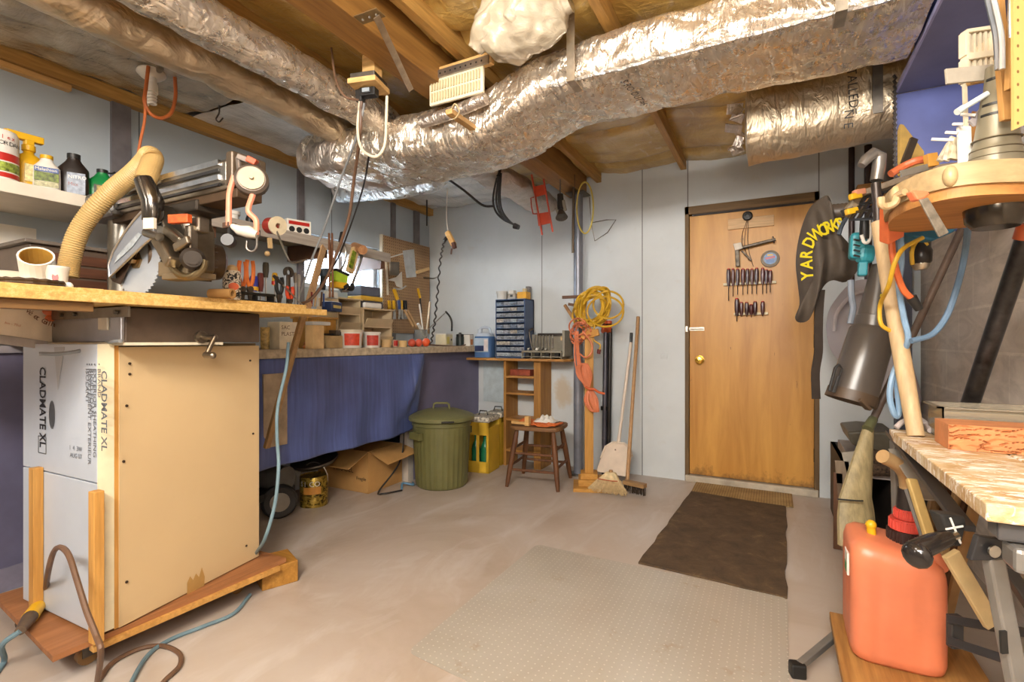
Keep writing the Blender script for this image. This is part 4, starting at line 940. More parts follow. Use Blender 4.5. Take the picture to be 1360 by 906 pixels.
# string trimmer spool (wood ended reel)
rl = thing('wire_reel', 'red reel with a round cream end hung above the hand tools', 'reel', at(365, 302, X=-2.3))
c = at(358, 304, X=-2.35); e_ = at(368, 300, X=-2.28); ax = (CAM-e_).normalized(); ax = (ax*.75+RT*.66).normalized()
b = MB(); R = frame(ax); b.lathe([(0, -.07), (.042, -.07), (.042, -.0), (0, 0)], e_, R, 26); b.build('reel_core', plain('#9c2c1c', .4), rl, smooth=True)
b = MB(); b.lathe([(.014, 0), (.048, 0), (.048, .012), (.014, .012), (.014, -.01)], e_, R, 26); b.build('reel_end', plain('#d8c8a8', .5), rl, smooth=True)
b = MB(); b.bar(at(358, 316, X=-2.3), at(359, 330, X=-2.3), .012, .02); b.ball(at(355, 337, X=-2.3), .014, 12); b.build('hanger', TANW, rl, smooth=True)
cable('bent_rod', [at(367, 306, X=-2.28), at(380, 338, X=-2.2), at(388, 349, X=-2.2), at(408, 345, X=-2.2)], .005, STEEL, 'bent silver rod reaching from the reel to the window', 'rod', k=3)
# ---------------- hand tools on the saw table
TZ = 1.206
def screwdriver(name, label, loc, hmat, L=.2, hl=.1, r=.014, tilt=(0, 0), up=True, band=None, group=None):
    R = rot('X', tilt[0]) @ rot('Y', tilt[1])
    t = thing(name, label, 'screwdriver', loc, 0, group, R=R)
    s = L-hl
    b = MB(); b.cyl((0, 0, 0), (0, 0, s), .0035, n=8); b.build('shank', STEEL, t, local=True)
    b = MB(); b.lathe([(0, s), (r*.7, s), (r*.8, s+.012), (r, s+.03), (r, s+hl-.015), (r*.8, s+hl-.003), (0, s+hl)], (0, 0, 0), None, 10); b.build('handle', hmat, t, local=True, smooth=True)
    if band: b = MB(); b.lathe([(r*1.02, s+.004), (r*1.08, s+.004), (r*1.08, s+.02), (r*1.02, s+.02)], (0, 0, 0), None, 12); b.build('collar', band, t, local=True, smooth=True)
    return t
rk = thing('tool_rack', 'black plastic rack of hand tools along the back of the saw table', 'rack', at(355, 395, X=-2.02))
y0, y1 = at(316, 390, X=-2.0).y, at(402, 398, X=-2.0).y
y1 = min(y1, 1.50)
rkz = TZ+.05
MB().bb((-2.06, y0-.05, TZ), (-1.99, y1, TZ+.022)).build('rack_base', BLACK, rk, bevel=.003)
MB().bb((-2.05, y0-.05, TZ+.045), (-2.00, y1, TZ+.055)).build('rack_top', BLACK, rk, bevel=.002)
for yy in (y0-.04, (y0+y1)/2, y1-.01): MB().bb((-2.045, yy-.005, TZ+.02), (-2.005, yy+.005, TZ+.047)).build('rack_post', BLACK, rk)
def tp(u, v, X=-2.02): return at(u, v, X=X)
def tooltop(u, v, X=-2.02):
    p = tp(u, v, X); return p
specs = [('pliers', 321, 347, ORG), ('pliers', 331, 346, ORG), ('sd', 343, 366, plain('#3a3f9c', .3)), ('sd', 353, 363, plain('#9a2a1a', .4)), ('sd', 354, 349, plain('#3c3a30', .4)), ('sdl', 385, 360, YEL)]
def pliers(label, u, v, mat, X=-2.02, tilt=0, h=None):
    p = tooltop(u, v, X); base = V((X, p.y, TZ+.0)); H = (p.z-TZ) if h is None else h
    t = thing('pliers', label, 'pliers', base)
    for s_ in (-1, 1):
        b = MB(); b.tube([(0, s_*.004, H*.42), (0, s_*.014, H*.6), (0, s_*.016, H*.85), (0, s_*.012, H)], .0085, 10, smooth=4); b.build('handle', mat, t, smooth=True, local=True)
    b = MB(); b.lathe([(0, -.006), (.014, -.006), (.014, .006), (0, .006)], (0, 0, H*.36), rot('Y', PI/2), 14); b.prism([V((-.004, -.012, H*.34)), V((-.004, .012, H*.34)), V((-.004, .004, H*.05)), V((-.004, -.004, H*.05))], (.008, 0, 0)); b.build('jaws', STEELD, t, local=True)
    return t
pliers('orange-handled pliers standing right beside the black and white can', 322, 347, plain('#d8702c', .4))
pliers('orange-handled pliers, second from the black and white can', 332, 346, plain('#e07a30', .4))
def tsd(label, u, v, mat, r=.014, hl=.085, band=None, X=-2.03):
    p = tooltop(u, v, X); return screwdriver('screwdriver', label, V((X, p.y, TZ)), mat, L=p.z-TZ, hl=min(hl, (p.z-TZ)*.75), r=r, band=band)
tsd('thick blue screwdriver with a yellow collar in the tool rack', 337, 366, plain('#33399a', .3), .018, .07, YEL)
tsd('black and red handled screwdriver in the tool rack', 346, 362, plain('#5a2018', .35), .014)
tsd('tall dark-handled screwdriver, highest in the tool rack', 353, 348, plain('#3f3a2e', .35), .014, .07)
tsd('yellow and red screwdriver beside the tall dark one', 365, 362, YEL, .013, .06, RED)
pliers('small black and yellow pliers in the middle of the tool rack', 371, 368, BLACK)
pliers('red-handled slip pliers standing at the right of the tool rack', 385, 376, plain('#d0431f', .4), h=.10)
t = thing('adjustable_wrench', 'dark adjustable wrench standing up at the right of the tool rack', 'wrench', V((-2.03, tp(385, 370).y, TZ)))
p = tp(385, 356); H = p.z-TZ
b = MB(); b.bb((-.005, -.010, 0), (.005, .010, H-.03)); b.build('handle', STEELD, t, local=True, bevel=.003)
b = MB(); b.lathe([(.012, -.006), (.026, -.006), (.026, .006), (.012, .006)], (0, 0, H-.02), rot('Y', PI/2), 18, a0=.6, a1=5.4); b.build('jaw', STEELD, t, local=True)
tsd('thin silver nut driver at the right end of the tool rack', 397, 364, STEEL, .009, .06)
tsd('chrome-handled nut driver second from the right end of the tool rack', 392, 362, metal('#9c968c', .3), .009, .05)
screwdriver('screwdriver', 'long thin screwdriver leaning left across the pliers', V((-1.97, tp(402, 382, -1.97).y, TZ+.012)), plain('#2a2624', .4), L=.2, hl=.06, r=.008, tilt=(.9, 0))
# can
p = tp(308, 352, -1.98)
t = thing('spray_can', 'black and white printed can with an orange emblem on the saw table', 'can', V((-1.98, p.y, TZ)))
pm = NT('zebra_print'); wv = pm.noise(pm.mapping((1, 1, 1)), 42, 2, .5, 2.0); pm.base(pm.ramp(wv, [(.46, hx('#1c1a18')), (.52, hx('#d8cdb8'))])); pm.set(.35)
H = p.z-TZ
b = MB(); b.lathe([(0, 0), (.034, 0), (.034, H*.78), (.03, H*.84), (0, H*.84)], (0, 0, 0)); b.build('body', pm.m, t, smooth=True, local=True)
b = MB(); b.lathe([(0, H*.84), (.022, H*.84), (.02, H*.95), (.008, H), (0, H)], (0, 0, 0)); b.build('cap', TANW, t, smooth=True, local=True)
b = MB(); R = frame(V((.93, -.38, 0))); c_ = R.col[2]*.030
b.lathe([(0, 0), (.019, 0), (.019, .006), (0, .006)], V((c_.x, c_.y, H*.42)), R, 20, sy=.8, sx=1); b.build('emblem', ORG, t, smooth=True, local=True)
# cardboard tube
q = at(293, 394, X=-1.84); 
b = MB(); ax = V((.9, .35, 0)).normalized(); R = frame(ax); b.lathe([(.011, 0), (.019, 0), (.019, .09), (.011, .09), (.011, 0)], V((-1.86, at(303, 390, X=-1.80).y-.03, TZ+.019)), R, 20)
tag(b.build('cardboard_tube', CARD, smooth=True), 'short brown cardboard tube lying on the saw table edge by the can', 'tube')
# left end of the table: boxes, cup, chain coil
t = thing('tin_box', 'white open-ended tube box with a gold inside, tilted on the left of the saw table', 'box', at(52, 360, X=-2.1))
c = at(50, 356, X=-2.1); R = frame(V((.62, -.28, .62)))
b = MB(); b.lathe([(.040, 0), (.045, 0), (.045, .11), (.040, .11), (.040, 0)], c-R @ V((0, 0, .06)), R, 20); b.build('carton', WHT, t)
b = MB(); b.lathe([(.0385, .0), (.0395, .0), (.0395, .108), (.0385, .108), (.0385, 0)], c-R @ V((0, 0, .06)), R, 20); b.build('lining', plain('#b58a3a', .5), t)
p = at(40, 380, X=-2.12)
t = thing('folded_cloth', 'cream cloth pad lying under the tilted white box', 'cloth', V((-2.12, p.y, TZ)))
b = MB(); b.lathe([(0, 0), (.07, 0), (.075, .01), (.07, .03), (.03, .042), (0, .042)], V((-2.12, p.y, TZ)), None, 24, sx=.8); b.build('pad', WHT, t, smooth=True)
p = at(38, 384, X=-1.92)
b = MB(); 
for k in range(2):
    b.tube([V((-1.90+.05*math.cos(a*2*PI/30), p.y+.07*math.sin(a*2*PI/30), TZ+.006+.010*k)) for a in range(31)], .005, 6, rib=.5)
tag(b.build('saw_chain', plain('#4a3a2a', .5, .4, .3, 40), smooth=False), 'coiled dark saw chain lying at the left of the saw table', 'chain')
p = at(76, 366, X=-2.05); 
t = bottle('foam_cup', 'white cup with a red and blue print on the saw table', 'cup', V((-2.05, p.y, TZ)), [(0, 0), (.022, 0), (.030, .075), (.032, .078), (.032, .084), (.028, .084), (.02, .01), (0, .01)], WHT)
b = MB(); R = frame(V((.85, -.5, .1))); b.lathe([(0, 0), (.010, 0), (.010, .001), (0, .001)], R.col[2]*.0272+V((0, 0, .045)), R, 12, sy=1.6, sx=.8); b.build('print', RED, t, local=True)
b = MB(); b.ball(at(91, 380, X=-1.9), .012, 12); tag(b.build('plastic_ball', WHT, smooth=True), 'little round white cap by the foot of the dust hose', 'cap')
MBx = MB().bb((-2.15, at(118, 380, X=-1.95).y, TZ), (-2.02, at(152, 380, X=-1.95).y, TZ+.02)); tag(MBx.build('chip_board_offcut', CHIP.m, bevel=.001), 'offcut of yellow particleboard lying under the saw blade', 'offcut')
b = MB(); b.prism([V((-2.35, .70, TZ)), V((-2.12, .72, TZ)), V((-2.10, 1.02, TZ)), V((-2.33, .98, TZ))], (0, 0, .012)); tag(b.build('metal_sheet', plain('#6a5a4a', .5, .5), bevel=.001), 'flat rusty metal plate lying behind the dust hose', 'plate')
# brown drawer box against the wall
t = thing('wooden_crate', 'dark brown slatted box behind the dust hose under the shelf', 'crate', (-2.75, .98, 1.03))
MB().bb((-2.92, .86, 1.032), (-2.62, 1.22, 1.44)).build('carcass', plain('#5c4c40', .5), t, bevel=.004)
MB().bb((-2.94, .84, 1.44), (-2.60, 1.24, 1.455)).build('lid', plain('#6f655c', .5), t, bevel=.003)
for i in range(7): MB().bb((-2.62, .88, 1.06+i*.052), (-2.612, 1.20, 1.10+i*.052)).build('front_slat', wood('#4a2a1a', '#6a4028', 1), t)
# cream panel that paints the lit stretch of wall under the bottle shelf
tag(MB().bb((XL+.001, -.4, 1.033), (XL+.012, 1.0, 1.56)).build('backing_or_lit_board', plain('#d9d3c6', .55, var=.06), bevel=.001), 'cream panel painted as the lit stretch of wall under the bottle shelf', 'board')
# paper flour sack with writing
fs = thing('paper_sack', 'cream printed paper sack leaning below the left end of the saw table', 'sack', at(20, 440, X=-2.35))
sx0 = -2.32
P = lambda u, v: at(u, v, X=sx0)
b = MB(); yA, yB = P(-30, 440).y, P(67, 440).y
def sack(u, v):
    y = yA+(yB-yA)*u; z = 1.045+.24*v
    return (sx0+.02*math.sin(PI*u)*math.sin(PI*v)+.008*noise.noise(V((y*14, z*14, 0))), y, z)
b.grid(sack, 30, 20); b.build('sack_front', plain('#e0d2bd', .6, var=.05, bump=.2), fs, smooth=True, solid=.03)
txt_ = 'Hervé et Guilhem'
x0_, y0_, x1_, y1_ = 17, 406, 66, 436
for i, ch in enumerate(txt_):
    k = i/(len(txt_)-1); u = 17+50*k; v = 404+30*(1-(1-k)**1.8)
    p = P(u, v); p.x = sx0+.036; sl = -math.atan(.75*(1-k)+.15)
    if ch.strip(): lettering(fs, ch, .026, p, (0, math.cos(sl), math.sin(sl)), (0, -math.sin(sl), math.cos(sl)), plain('#6e4228', .6), depth=.001)
p = P(0, 430); p.x = sx0+.036
lettering(fs, 'bin - 75cl', .011, p, (0, .96, -.25), (0, .25, .96), plain('#c07850', .6), depth=.001)
b = MB();
for (u, v, r) in ((58, 405, .022), (61, 414, .021), (62, 423, .016)):
    p = P(u, v); p.x = sx0+.030; b.ball(p, (.006, r, r*.75), 14)
b.build('printed_loaf', plain('#c8653a', .5), fs, smooth=True)
tag(MB().bar(at(-20, 448, X=-2.30), at(62, 459, X=-2.30), .03, .012, up=(1, 0, 0)).build('grey_board', plain('#a39a94', .5), bevel=.002), 'grey slat lying over the ledge in front of the paper sack', 'slat')

# ================================================================== THINGS ON AND OVER THE BENCH
BZ = 1.006
def ob(u, X=-2.42): p = at(u, 455, X=X); return V((X, p.y, BZ))
def topz(v, u, X=-2.42): return at(u, v, X=X).z
def wpx(u0, u1, X): return (at(u1, 455, X=X)-at(u0, 455, X=X)).length
def tub(label, u0, u1, v, X=-2.42, body=WHT, lab=None, lid=None, taper=.9):
    u = (u0+u1)/2; c = ob(u, X); r = abs(u1-u0)/2*((c-CAM).dot(FW))/F; H = topz(v, u, X)-BZ
    t = thing('plastic_tub' if lab is not None else 'round_container', label, 'tub', c)
    b = MB(); b.lathe([(0, 0), (r*taper, 0), (r, H*.86), (0, H*.86)], (0, 0, 0)); b.build('body', body, t, smooth=True, local=True)
    if lid is not None:
        b = MB(); b.lathe([(0, H*.86), (r*1.06, H*.86), (r*1.06, H*.98), (r*1.0, H), (0, H)], (0, 0, 0)); b.build('lid', lid, t, smooth=True, local=True)
    if lab is not None:
        b = MB(); b.lathe([(r*.955, H*.14), (r*.965, H*.14), (r*1.01, H*.78), (r*.995, H*.78)], (0, 0, 0), None, 16, a0=-1.35, a1=.05); b.build('paper_label', lab, t, smooth=True, local=True)
    return t
CR = plain('#d6cbb4', .5, var=.06)
t = tub('white compound tub with a red label, left of the pair on the bench edge', 451, 481, 438, lab=plain('#c8432a', .5, var=.15, scale=60), lid=CR)
t = tub('white tub with a red label, right of the pair on the bench edge', 482, 505, 441, lab=plain('#b93a2c', .5, var=.2, scale=60), lid=WHT)
tub('pale wooden-looking pot right of the red-labelled tubs', 506, 520, 449, body=TANW)
tub('small jar with a red band behind the pale pots', 521, 529, 450, X=-2.5, body=plain('#c9a890', .5), lab=RED)
tub('short tan pot next to the orange balls', 529, 541, 451, body=plain('#c8a874', .5))
for i, (u, lab) in enumerate(((547, 'leftmost dark orange ball with a purple base on the bench'), (556, 'middle of the three orange balls on the bench'), (566, 'rightmost and largest orange ball on the bench'))):
    c = ob(u, -2.40); r = .03 if i < 2 else .033; b = MB(); b.ball(c+V((0, 0, r)), (r, r, r), 16); tag(b.build('orange_ball', plain(('#c04a30', '#cf5236', '#d8562a')[i], .35), smooth=True), lab, 'ball')
# jar with brushes
c = ob(559, -2.62); gt = NT('jar_glass'); gt.base(hx('#c8cbc8')); gt.set(.12, 0, **{'Transmission Weight': .8, 'IOR': 1.3})
t = thing('glass_jar', 'glass jar of sticks and brushes behind the orange balls', 'jar', c)
b = MB(); b.lathe([(0, 0), (.055, 0), (.055, .14), (.05, .14), (.05, .006), (0, .006)], (0, 0, 0)); b.build('jar_body', gt.m, t, smooth=True, local=True)
for (u0, v0, u1, v1, r, mt, nm, lab) in ((566, 445, 571, 401, .008, plain('#d2bfa0', .5), 'paint_stick', 'upright pale stick at the right of the glass jar'), (566, 440, 592, 415, .004, STEEL, 'metal_rod', 'thin metal rod leaning right out of the glass jar'), (562, 440, 557, 404, .006, WHT, 'knife_blade', 'white handled blade standing in the glass jar'), (564, 446, 555, 430, .012, WHT, 'brush_handle', 'stubby white handle leaning left out of the glass jar')):
    tag(MB().cyl(at(u0, v0, X=-2.62), at(u1, v1, X=-2.62), r, n=10).build(nm, mt, smooth=True), lab, 'tool')
# box and gadgets at the corner
c = ob(590, -2.55); t = thing('battery_box', 'beige charger box with a yellow panel in the bench corner', 'box', c, .2)
lbox(t, 'case', (0, 0, .05), (.10, .15, .10), plain('#c9bfa0', .5), bevel=.006); lbox(t, 'yellow_panel', (.0505, -.03, .05), (.002, .055, .06), plain('#d0c060', .5)); lbox(t, 'white_top', (0, 0, .104), (.1, .15, .01), WHT)
b = MB(); b.lathe([(0, 0), (.01, 0), (.01, .003), (0, .003)], (.051, .035, .055), rot('Y', PI/2), 14); b.build('dial', BLACK, t, local=True)
c = ob(611, -2.52); bottle('shoe_polish_jar', 'dark green jar with a black lid in the bench corner', 'jar', c, [(0, 0), (.037, 0), (.037, .08), (.0, .08)], plain('#1f2a28', .3), BLACK, [(0, .08), (.034, .08), (.034, .105), (.012, .11), (.012, .12), (0, .12)])
c = ob(622, -2.46); t = thing('white_carton', 'white carton with an orange patch beside the blue jug', 'carton', c, 0)
lbox(t, 'carton', (0, 0, .05), (.07, .06, .10), WHT); lbox(t, 'orange_patch', (.0355, .0, .035), (.001, .04, .05), plain('#d08a5a', .5)); lbox(t, 'black_edge', (0, 0, .102), (.072, .062, .004), BLACK)
cable('gooseneck_lamp', [at(600, 440, X=-2.60), at(600, 428, X=-2.60), at(597, 420, X=-2.62), at(592, 414, X=-2.62)], .009, BLACK, 'black curved neck rising behind the charger box', 'neck')
cable('brown_cable', [at(570, 458, X=-2.36), at(585, 459, X=-2.36), at(600, 460, X=-2.36), at(612, 460, X=-2.36), at(618, 458, X=-2.36)], .006, BROWNC, 'brown cord lying along the bench corner edge')
# left section
c = ob(376, -2.40); t = thing('plaster_carton', 'cream plaster carton with small print at the left of the bench', 'carton', c)
H = topz(428, 376, -2.4)-BZ
lbox(t, 'carton', (0, 0, H/2), (.1, .12, H), plain('#d8cfb8', .6)); W = WM[t.name]
for i, s_ in enumerate(('SAC', 'PLAST')): lettering(t, s_, .03, W @ V((.0505, -.05, H-.04-.035*i)), (0, 1, 0), (0, 0, 1), BRN, depth=.0005)
tub('glass jar of yellow screws at the left end of the bench', 346, 358, 430, body=plain('#c9b070', .3, var=.35, scale=60))
t = thing('wood_block_stack', 'tall brown plywood box standing on the bench', 'box', ob(418, -2.6))
H = topz(424, 418, -2.6)-BZ
lbox(t, 'plywood_box', (0, 0, H/2), (.14, .22, H), wood('#a9752e', '#c99a4a', 2)); lbox(t, 'cap_board', (0, 0, H+.006), (.16, .24, .012), wood('#b98340', '#d9ac62', 1))
t = thing('wooden_figurine', 'little turned orange wood figure on the bench edge', 'figurine', ob(407, -2.38))
b = MB(); b.lathe([(0, 0), (.018, 0), (.022, .012), (.012, .022), (.016, .032), (.006, .042), (0, .044)], (0, 0, 0)); b.build('figure', plain('#c8783c', .4), t, smooth=True, local=True)
t = thing('metal_tin', 'square tan tin with a worn front on the bench edge', 'tin', ob(437, -2.46)); H = topz(446, 437, -2.46)-BZ
lbox(t, 'tin_body', (0, 0, H/2), (.1, .13, H), plain('#b39a6c', .5, var=.2), bevel=.004)
t = thing('flat_clamp', 'flat black bar clamp lying on the tan tin', 'clamp', ob(432, -2.46)+V((0, 0, H)))
lbox(t, 'bar', (0, 0, .008), (.03, .26, .012), BLACK); lbox(t, 'jaw', (0, .08, .02), (.06, .05, .03), STEELD)
# bins
def bin_unit(label, u0, u1, v0, v1, X, rows, name='bin_rack'):
    ya, yb = at(u0, 450, X=X).y, at(u1, 450, X=X).y; zt = topz(v0, (u0+u1)/2, X); zb = topz(v1, (u0+u1)/2, X)
    t = thing(name, label, 'rack', V((X, (ya+yb)/2, zb))); m = plain('#cbb592', .6, var=.08, scale=8)
    for y in (ya, yb): MB().bb((X-.2, y-.006, zb), (X, y+.006, zt)).build('side_panel', m, t, bevel=.001)
    MB().bb((X-.2, ya, zb), (X-.19, yb, zt)).build('back_panel', m, t)
    dz = (zt-zb)/rows
    for i in range(rows):
        z_ = zb+dz*i
        MB().bb((X-.19, ya, z_), (X, yb, z_+.008)).build('shelf', m, t, bevel=.001)
        b = MB(); b.prism([V((X, ya+.01, z_+.008)), V((X+.03, ya+.01, z_+dz*.5)), V((X+.022, ya+.01, z_+dz*.5)), V((X-.008, ya+.01, z_+.008))], (0, yb-ya-.02, 0)); b.build('bin_front', m, t)
    MB().bb((X-.21, ya-.02, zt), (X+.01, yb+.02, zt+.01)).build('top_panel', m, t, bevel=.001)
    return t, zt+.01
tA, zA = bin_unit('tan wooden parts bins, left rack behind the white tubs', 449, 478, 398, 459, -2.60, 3)
tB, zB_ = bin_unit('tan wooden parts bins, right rack behind the white tubs', 483, 520, 412, 459, -2.60, 2)
# stack on the bins
def slab(name, label, u0, u1, v0, v1, X, mat, cat, dp=.15, bev=.004):
    ya, yb = at(u0, 400, X=X).y, at(u1, 400, X=X).y; um = (u0+u1)/2
    return tag(MB().bb((X-dp, ya, topz(v1, um, X)), (X, yb, topz(v0, um, X))).build(name, mat, bevel=bev), label, cat)
um = 492; z1 = zB_
ya, yb = at(480, 400, X=-2.62).y, at(509, 400, X=-2.62).y
for (h0, h1, nm, lab, mt, c_) in ((0, .055, 'tool_case', 'dark grey tool case lowest in the stack on the right bins', plain('#4e4a50', .5), 'case'), (.056, .09, 'yellow_level', 'yellow strip case in the middle of the stack on the bins', plain('#c9a030', .4), 'level'), (.091, .16, 'folded_binder', 'dark blue-grey binder on top of the stack beside the window', plain('#535764', .5), 'binder')):
    tag(MB().bb((-2.76, ya, z1+h0), (-2.62, yb-(.03 if h0 > .08 else 0), z1+h1)).build(nm, mt, bevel=.006), lab, c_)
tag(MB().bb((-2.615, ya+.0, z1), (-2.585, yb-.05, z1+.04)).build('white_tool', WHT, bevel=.01), 'white plastic tool lying in front of the stacked cases', 'tool')
t = thing('battery_charger', 'navy battery box with a yellow stripe left of the parts bins', 'box', at(441, 412, X=-2.45), .3)
lbox(t, 'case', (0, 0, .02), (.07, .12, .06), NAVY, bevel=.004); lbox(t, 'stripe', (.036, 0, .02), (.001, .09, .018), plain('#c9b46a', .5))
# long leaning sticks and hacksaw near the window
tag(MB().bar(at(408, 410, X=-2.28), at(430, 328, X=-2.62), .045, .012, up=(1, 0, 0)).build('wooden_board', wood('#bf9566', '#d9b284', 2), bevel=.002), 'tan wood slat leaning against the tool shelf in front of the window', 'slat')
hs = thing('hacksaw', 'hacksaw with a chrome bow hanging in front of the window', 'saw', at(455, 360, X=-2.5))
b = MB(); b.tube([at(452, 320, X=-2.6), at(459, 330, X=-2.6), at(458, 348, X=-2.6), at(450, 362, X=-2.6), at(440, 368, X=-2.6)], .007, 10, smooth=6); b.build('bow', STEEL, hs, smooth=True)
b = MB(); b.bar(at(441, 368, X=-2.6), at(438, 322, X=-2.6), .012, .003); b.build('saw_blade', plain('#8a5a3c', .4, .5), hs)
b = MB(); b.bar(at(452, 322, X=-2.6), at(455, 308, X=-2.6), .03, .02); b.build('handle', BLACK, hs, bevel=.006)
bs = thing('bow_saw', 'silver bow saw frame with a printed wooden box front beside the window', 'saw', at(475, 360, X=-2.5))
b = MB(); b.tube([at(482, 337, X=-2.55), at(476, 355, X=-2.55), at(470, 372, X=-2.55), at(464, 385, X=-2.5), at(453, 387, X=-2.5)], .009, 10, smooth=6); b.build('bow', STEEL, bs, smooth=True)
b = MB(); b.tube([at(462, 382, X=-2.49), at(467, 384, X=-2.49), at(468, 378, X=-2.5)], .016, 10, smooth=4); b.build('grip', BLACK, bs, smooth=True)
hd = thing('hanging_box', 'narrow green and yellow printed box hanging at the shelf end', 'box', at(469, 345, X=-2.58))
MB().bar(at(464, 362, X=-2.56), at(472, 330, X=-2.56), .05, .03, up=(1, 0, 0)).build('box', TANW, hd, bevel=.002)
MB().bar(at(465.5, 356, X=-2.54), at(471, 334, X=-2.54), .034, .006, up=(1, 0, 0)).build('printed_face', plain('#7a8a1c', .5, var=.5, scale=60), hd)
b = MB(); b.cyl(at(471, 328, X=-2.62), at(482, 332, X=-2.48), .032, n=18); tag(b.build('log_end', wood('#8a5c38', '#b98658', 0), smooth=True), 'round wooden log end resting at the right end of the tool shelf', 'mallet')
# lime jigsaw
js = thing('lime_power_tool', 'lime green and black power tool below the hacksaw', 'power tool', at(450, 375, X=-2.5))
b = MB(); b.bar(at(441, 366, X=-2.5), at(459, 374, X=-2.5), .07, .05, up=(1, 0, 0)); b.build('body', LIME, js, bevel=.012, seg=3)
b = MB(); b.bar(at(441, 378, X=-2.49), at(460, 380, X=-2.49), .04, .045, up=(1, 0, 0)); b.build('motor_cover', YEL, js, bevel=.008)
b = MB(); b.bar(at(444, 358, X=-2.5), at(462, 366, X=-2.5), .02, .04, up=(1, 0, 0)); b.bar(at(455, 383, X=-2.48), at(462, 378, X=-2.48), .03, .03, up=(1, 0, 0)); b.build('grip', BLACK, js, bevel=.006)
bk = thing('tool_bracket', 'two rusty upright rods and bracket in front of the window', 'rods', at(438, 370, X=-2.45))
for u in (437, 441): MB().cyl(at(u, 310, X=-2.48), at(u+1, 395, X=-2.40), .0065, n=10).build('rod', plain('#7a5238', .5, .5), bk, smooth=True)
MB().bar(at(432, 391, X=-2.42), at(447, 393, X=-2.42), .03, .04).build('clamp_block', LGR, bk, bevel=.004)
t = thing('drill', 'small black drill hanging left of the rusty rods', 'drill', at(430, 370, X=-2.5))
b = MB(); b.bar(at(426, 362, X=-2.52), at(436, 362, X=-2.52), .05, .05); b.build('body', plain('#39424a', .4), t, bevel=.01); b = MB(); b.bar(at(430, 366, X=-2.52), at(428, 385, X=-2.52), .028, .032); b.build('handle', BLACK, t, bevel=.006)
# metal vise / tray by the saw table
t = thing('glass_tray', 'clear tray of pencils and bits behind the right end of the saw table', 'tray', at(425, 403, X=-2.3))
b = MB(); b.bb((-2.34, at(412, 400, X=-2.3).y, 1.14), (-2.28, at(436, 400, X=-2.3).y, 1.16)); b.build('tray', LGR, t, bevel=.003)
for i in range(5):
    u = 414+4*i; MB().cyl(at(u, 407, X=-2.31), at(u+(i % 2)*1.5, 388+2*(i % 3), X=-2.31), .005, n=8).build('pencil', (KR, TANW, LGR, BRN, BLU)[i], t)
MB().bb((-2.34, at(412, 400, X=-2.3).y, BZ), (-2.28, at(436, 400, X=-2.3).y-.05, 1.139)).build('riser_block', TANW, t)

# ---------------- pegboard
pg = NT('pegboard'); sp3 = pg.n('ShaderNodeSeparateXYZ'); pg.l(pg.tc.outputs['Object'], sp3.inputs[0])
def fr(o): return pg.math('ABSOLUTE', pg.math('SUBTRACT', pg.math('FRACT', pg.math('DIVIDE', o, .0254)), .5))
dd = pg.math('ADD', pg.math('POWER', fr(sp3.outputs[1]), 2), pg.math('POWER', fr(sp3.outputs[2]), 2))
pg.base(pg.mix(pg.ramp(dd, [(.02, 1.), (.035, 0.)]), pg.ramp(pg.noise(pg.mapping(), 5, 4), [(.3, hx('#8f6f4e')), (.7, hx('#ab8a64'))]), hx('#3a2818'))); pg.set(.6)
pz0 = 1.12
pgo = thing('pegboard', 'brown perforated pegboard of tools on the left wall by the corner', 'pegboard', (XL+.03, 3.55, pz0))
y0 = at(508, 320, X=-2.96).y; 
MB().bb((XL+.022, y0, pz0), (XL+.028, 3.90, 1.955)).build('board', pg.m, pgo)
MB().bb((XL+.002, y0-.012, pz0), (XL+.03, y0+.004, 1.96)).build('edge_strip', plain('#cfc6b0', .5), pgo)
PX = XL+.031
def pp(u, v, X=PX): return at(u, v, X=X)
tag(MB().prism([pp(535, 333), pp(550, 331), pp(553, 368), pp(540, 369)], (-.004, 0, 0)).build('metal_sheet', plain('#b9bdbf', .4, .2)), 'pale square metal sheet hanging on the pegboard', 'sheet')
cable('peg_rod', [pp(514, 343), pp(535, 337)], .005, WHT, 'thin white rod sticking across the top of the pegboard', 'rod', k=2)
tag(MB().bar(pp(512, 342), pp(515, 392), .02, .015, up=(1, 0, 0)).build('wood_ruler', plain('#d9cdb8', .5), bevel=.002), 'upright pale ruler at the left of the pegboard', 'ruler')
b = MB(); b.grid(lambda u, v: pp(517+13*u, 348+18*v)+V((.01*math.sin(PI*u), 0, 0)), 6, 6); tag(b.build('wire_strainer', plain('#7d7468', .5, .5), solid=.003, smooth=True), 'grey wire strainer hanging on the pegboard', 'strainer')
cg = thing('white_trowel', 'white trowel-shaped clamp hanging in the middle of the pegboard', 'trowel', pp(525, 372))
MB().prism([pp(514, 372), pp(526, 368), pp(533, 361), pp(534, 383), pp(526, 380), pp(524, 374)], (.008, 0, 0)).build('plate', WHT, cg, bevel=.002)
b = MB(); b.tube([pp(523, 383, PX+.004), pp(532, 384, PX+.004), pp(539, 380, PX+.004)], .007, 8, smooth=4); b.build('rod', LGR, cg, smooth=True)
def handled(name, label, a, b_, c_, hm, bmat, w=.02, cat='tool'):
    t = thing(name, label, cat, pp(*a)); MB().bar(pp(*a, PX+.004), pp(*b_, PX+.004), w, w*.8, up=(1, 0, 0)).build('handle', hm, t, bevel=.004)
    MB().bar(pp(*b_, PX+.004), pp(*c_, PX+.004), w*.75, .004, up=(1, 0, 0)).build('blade', bmat, t); return t
handled('drywall_knife', 'yellow-handled keyhole saw at the left of the pegboard', (523, 384), (528, 398), (529, 412), YEL, STEEL, .028, 'knife')
handled('utility_saw', 'yellow-handled knife hanging at the right of the pegboard', (555, 383), (558, 396), (560, 416), YEL, BLACK, .022, 'knife')
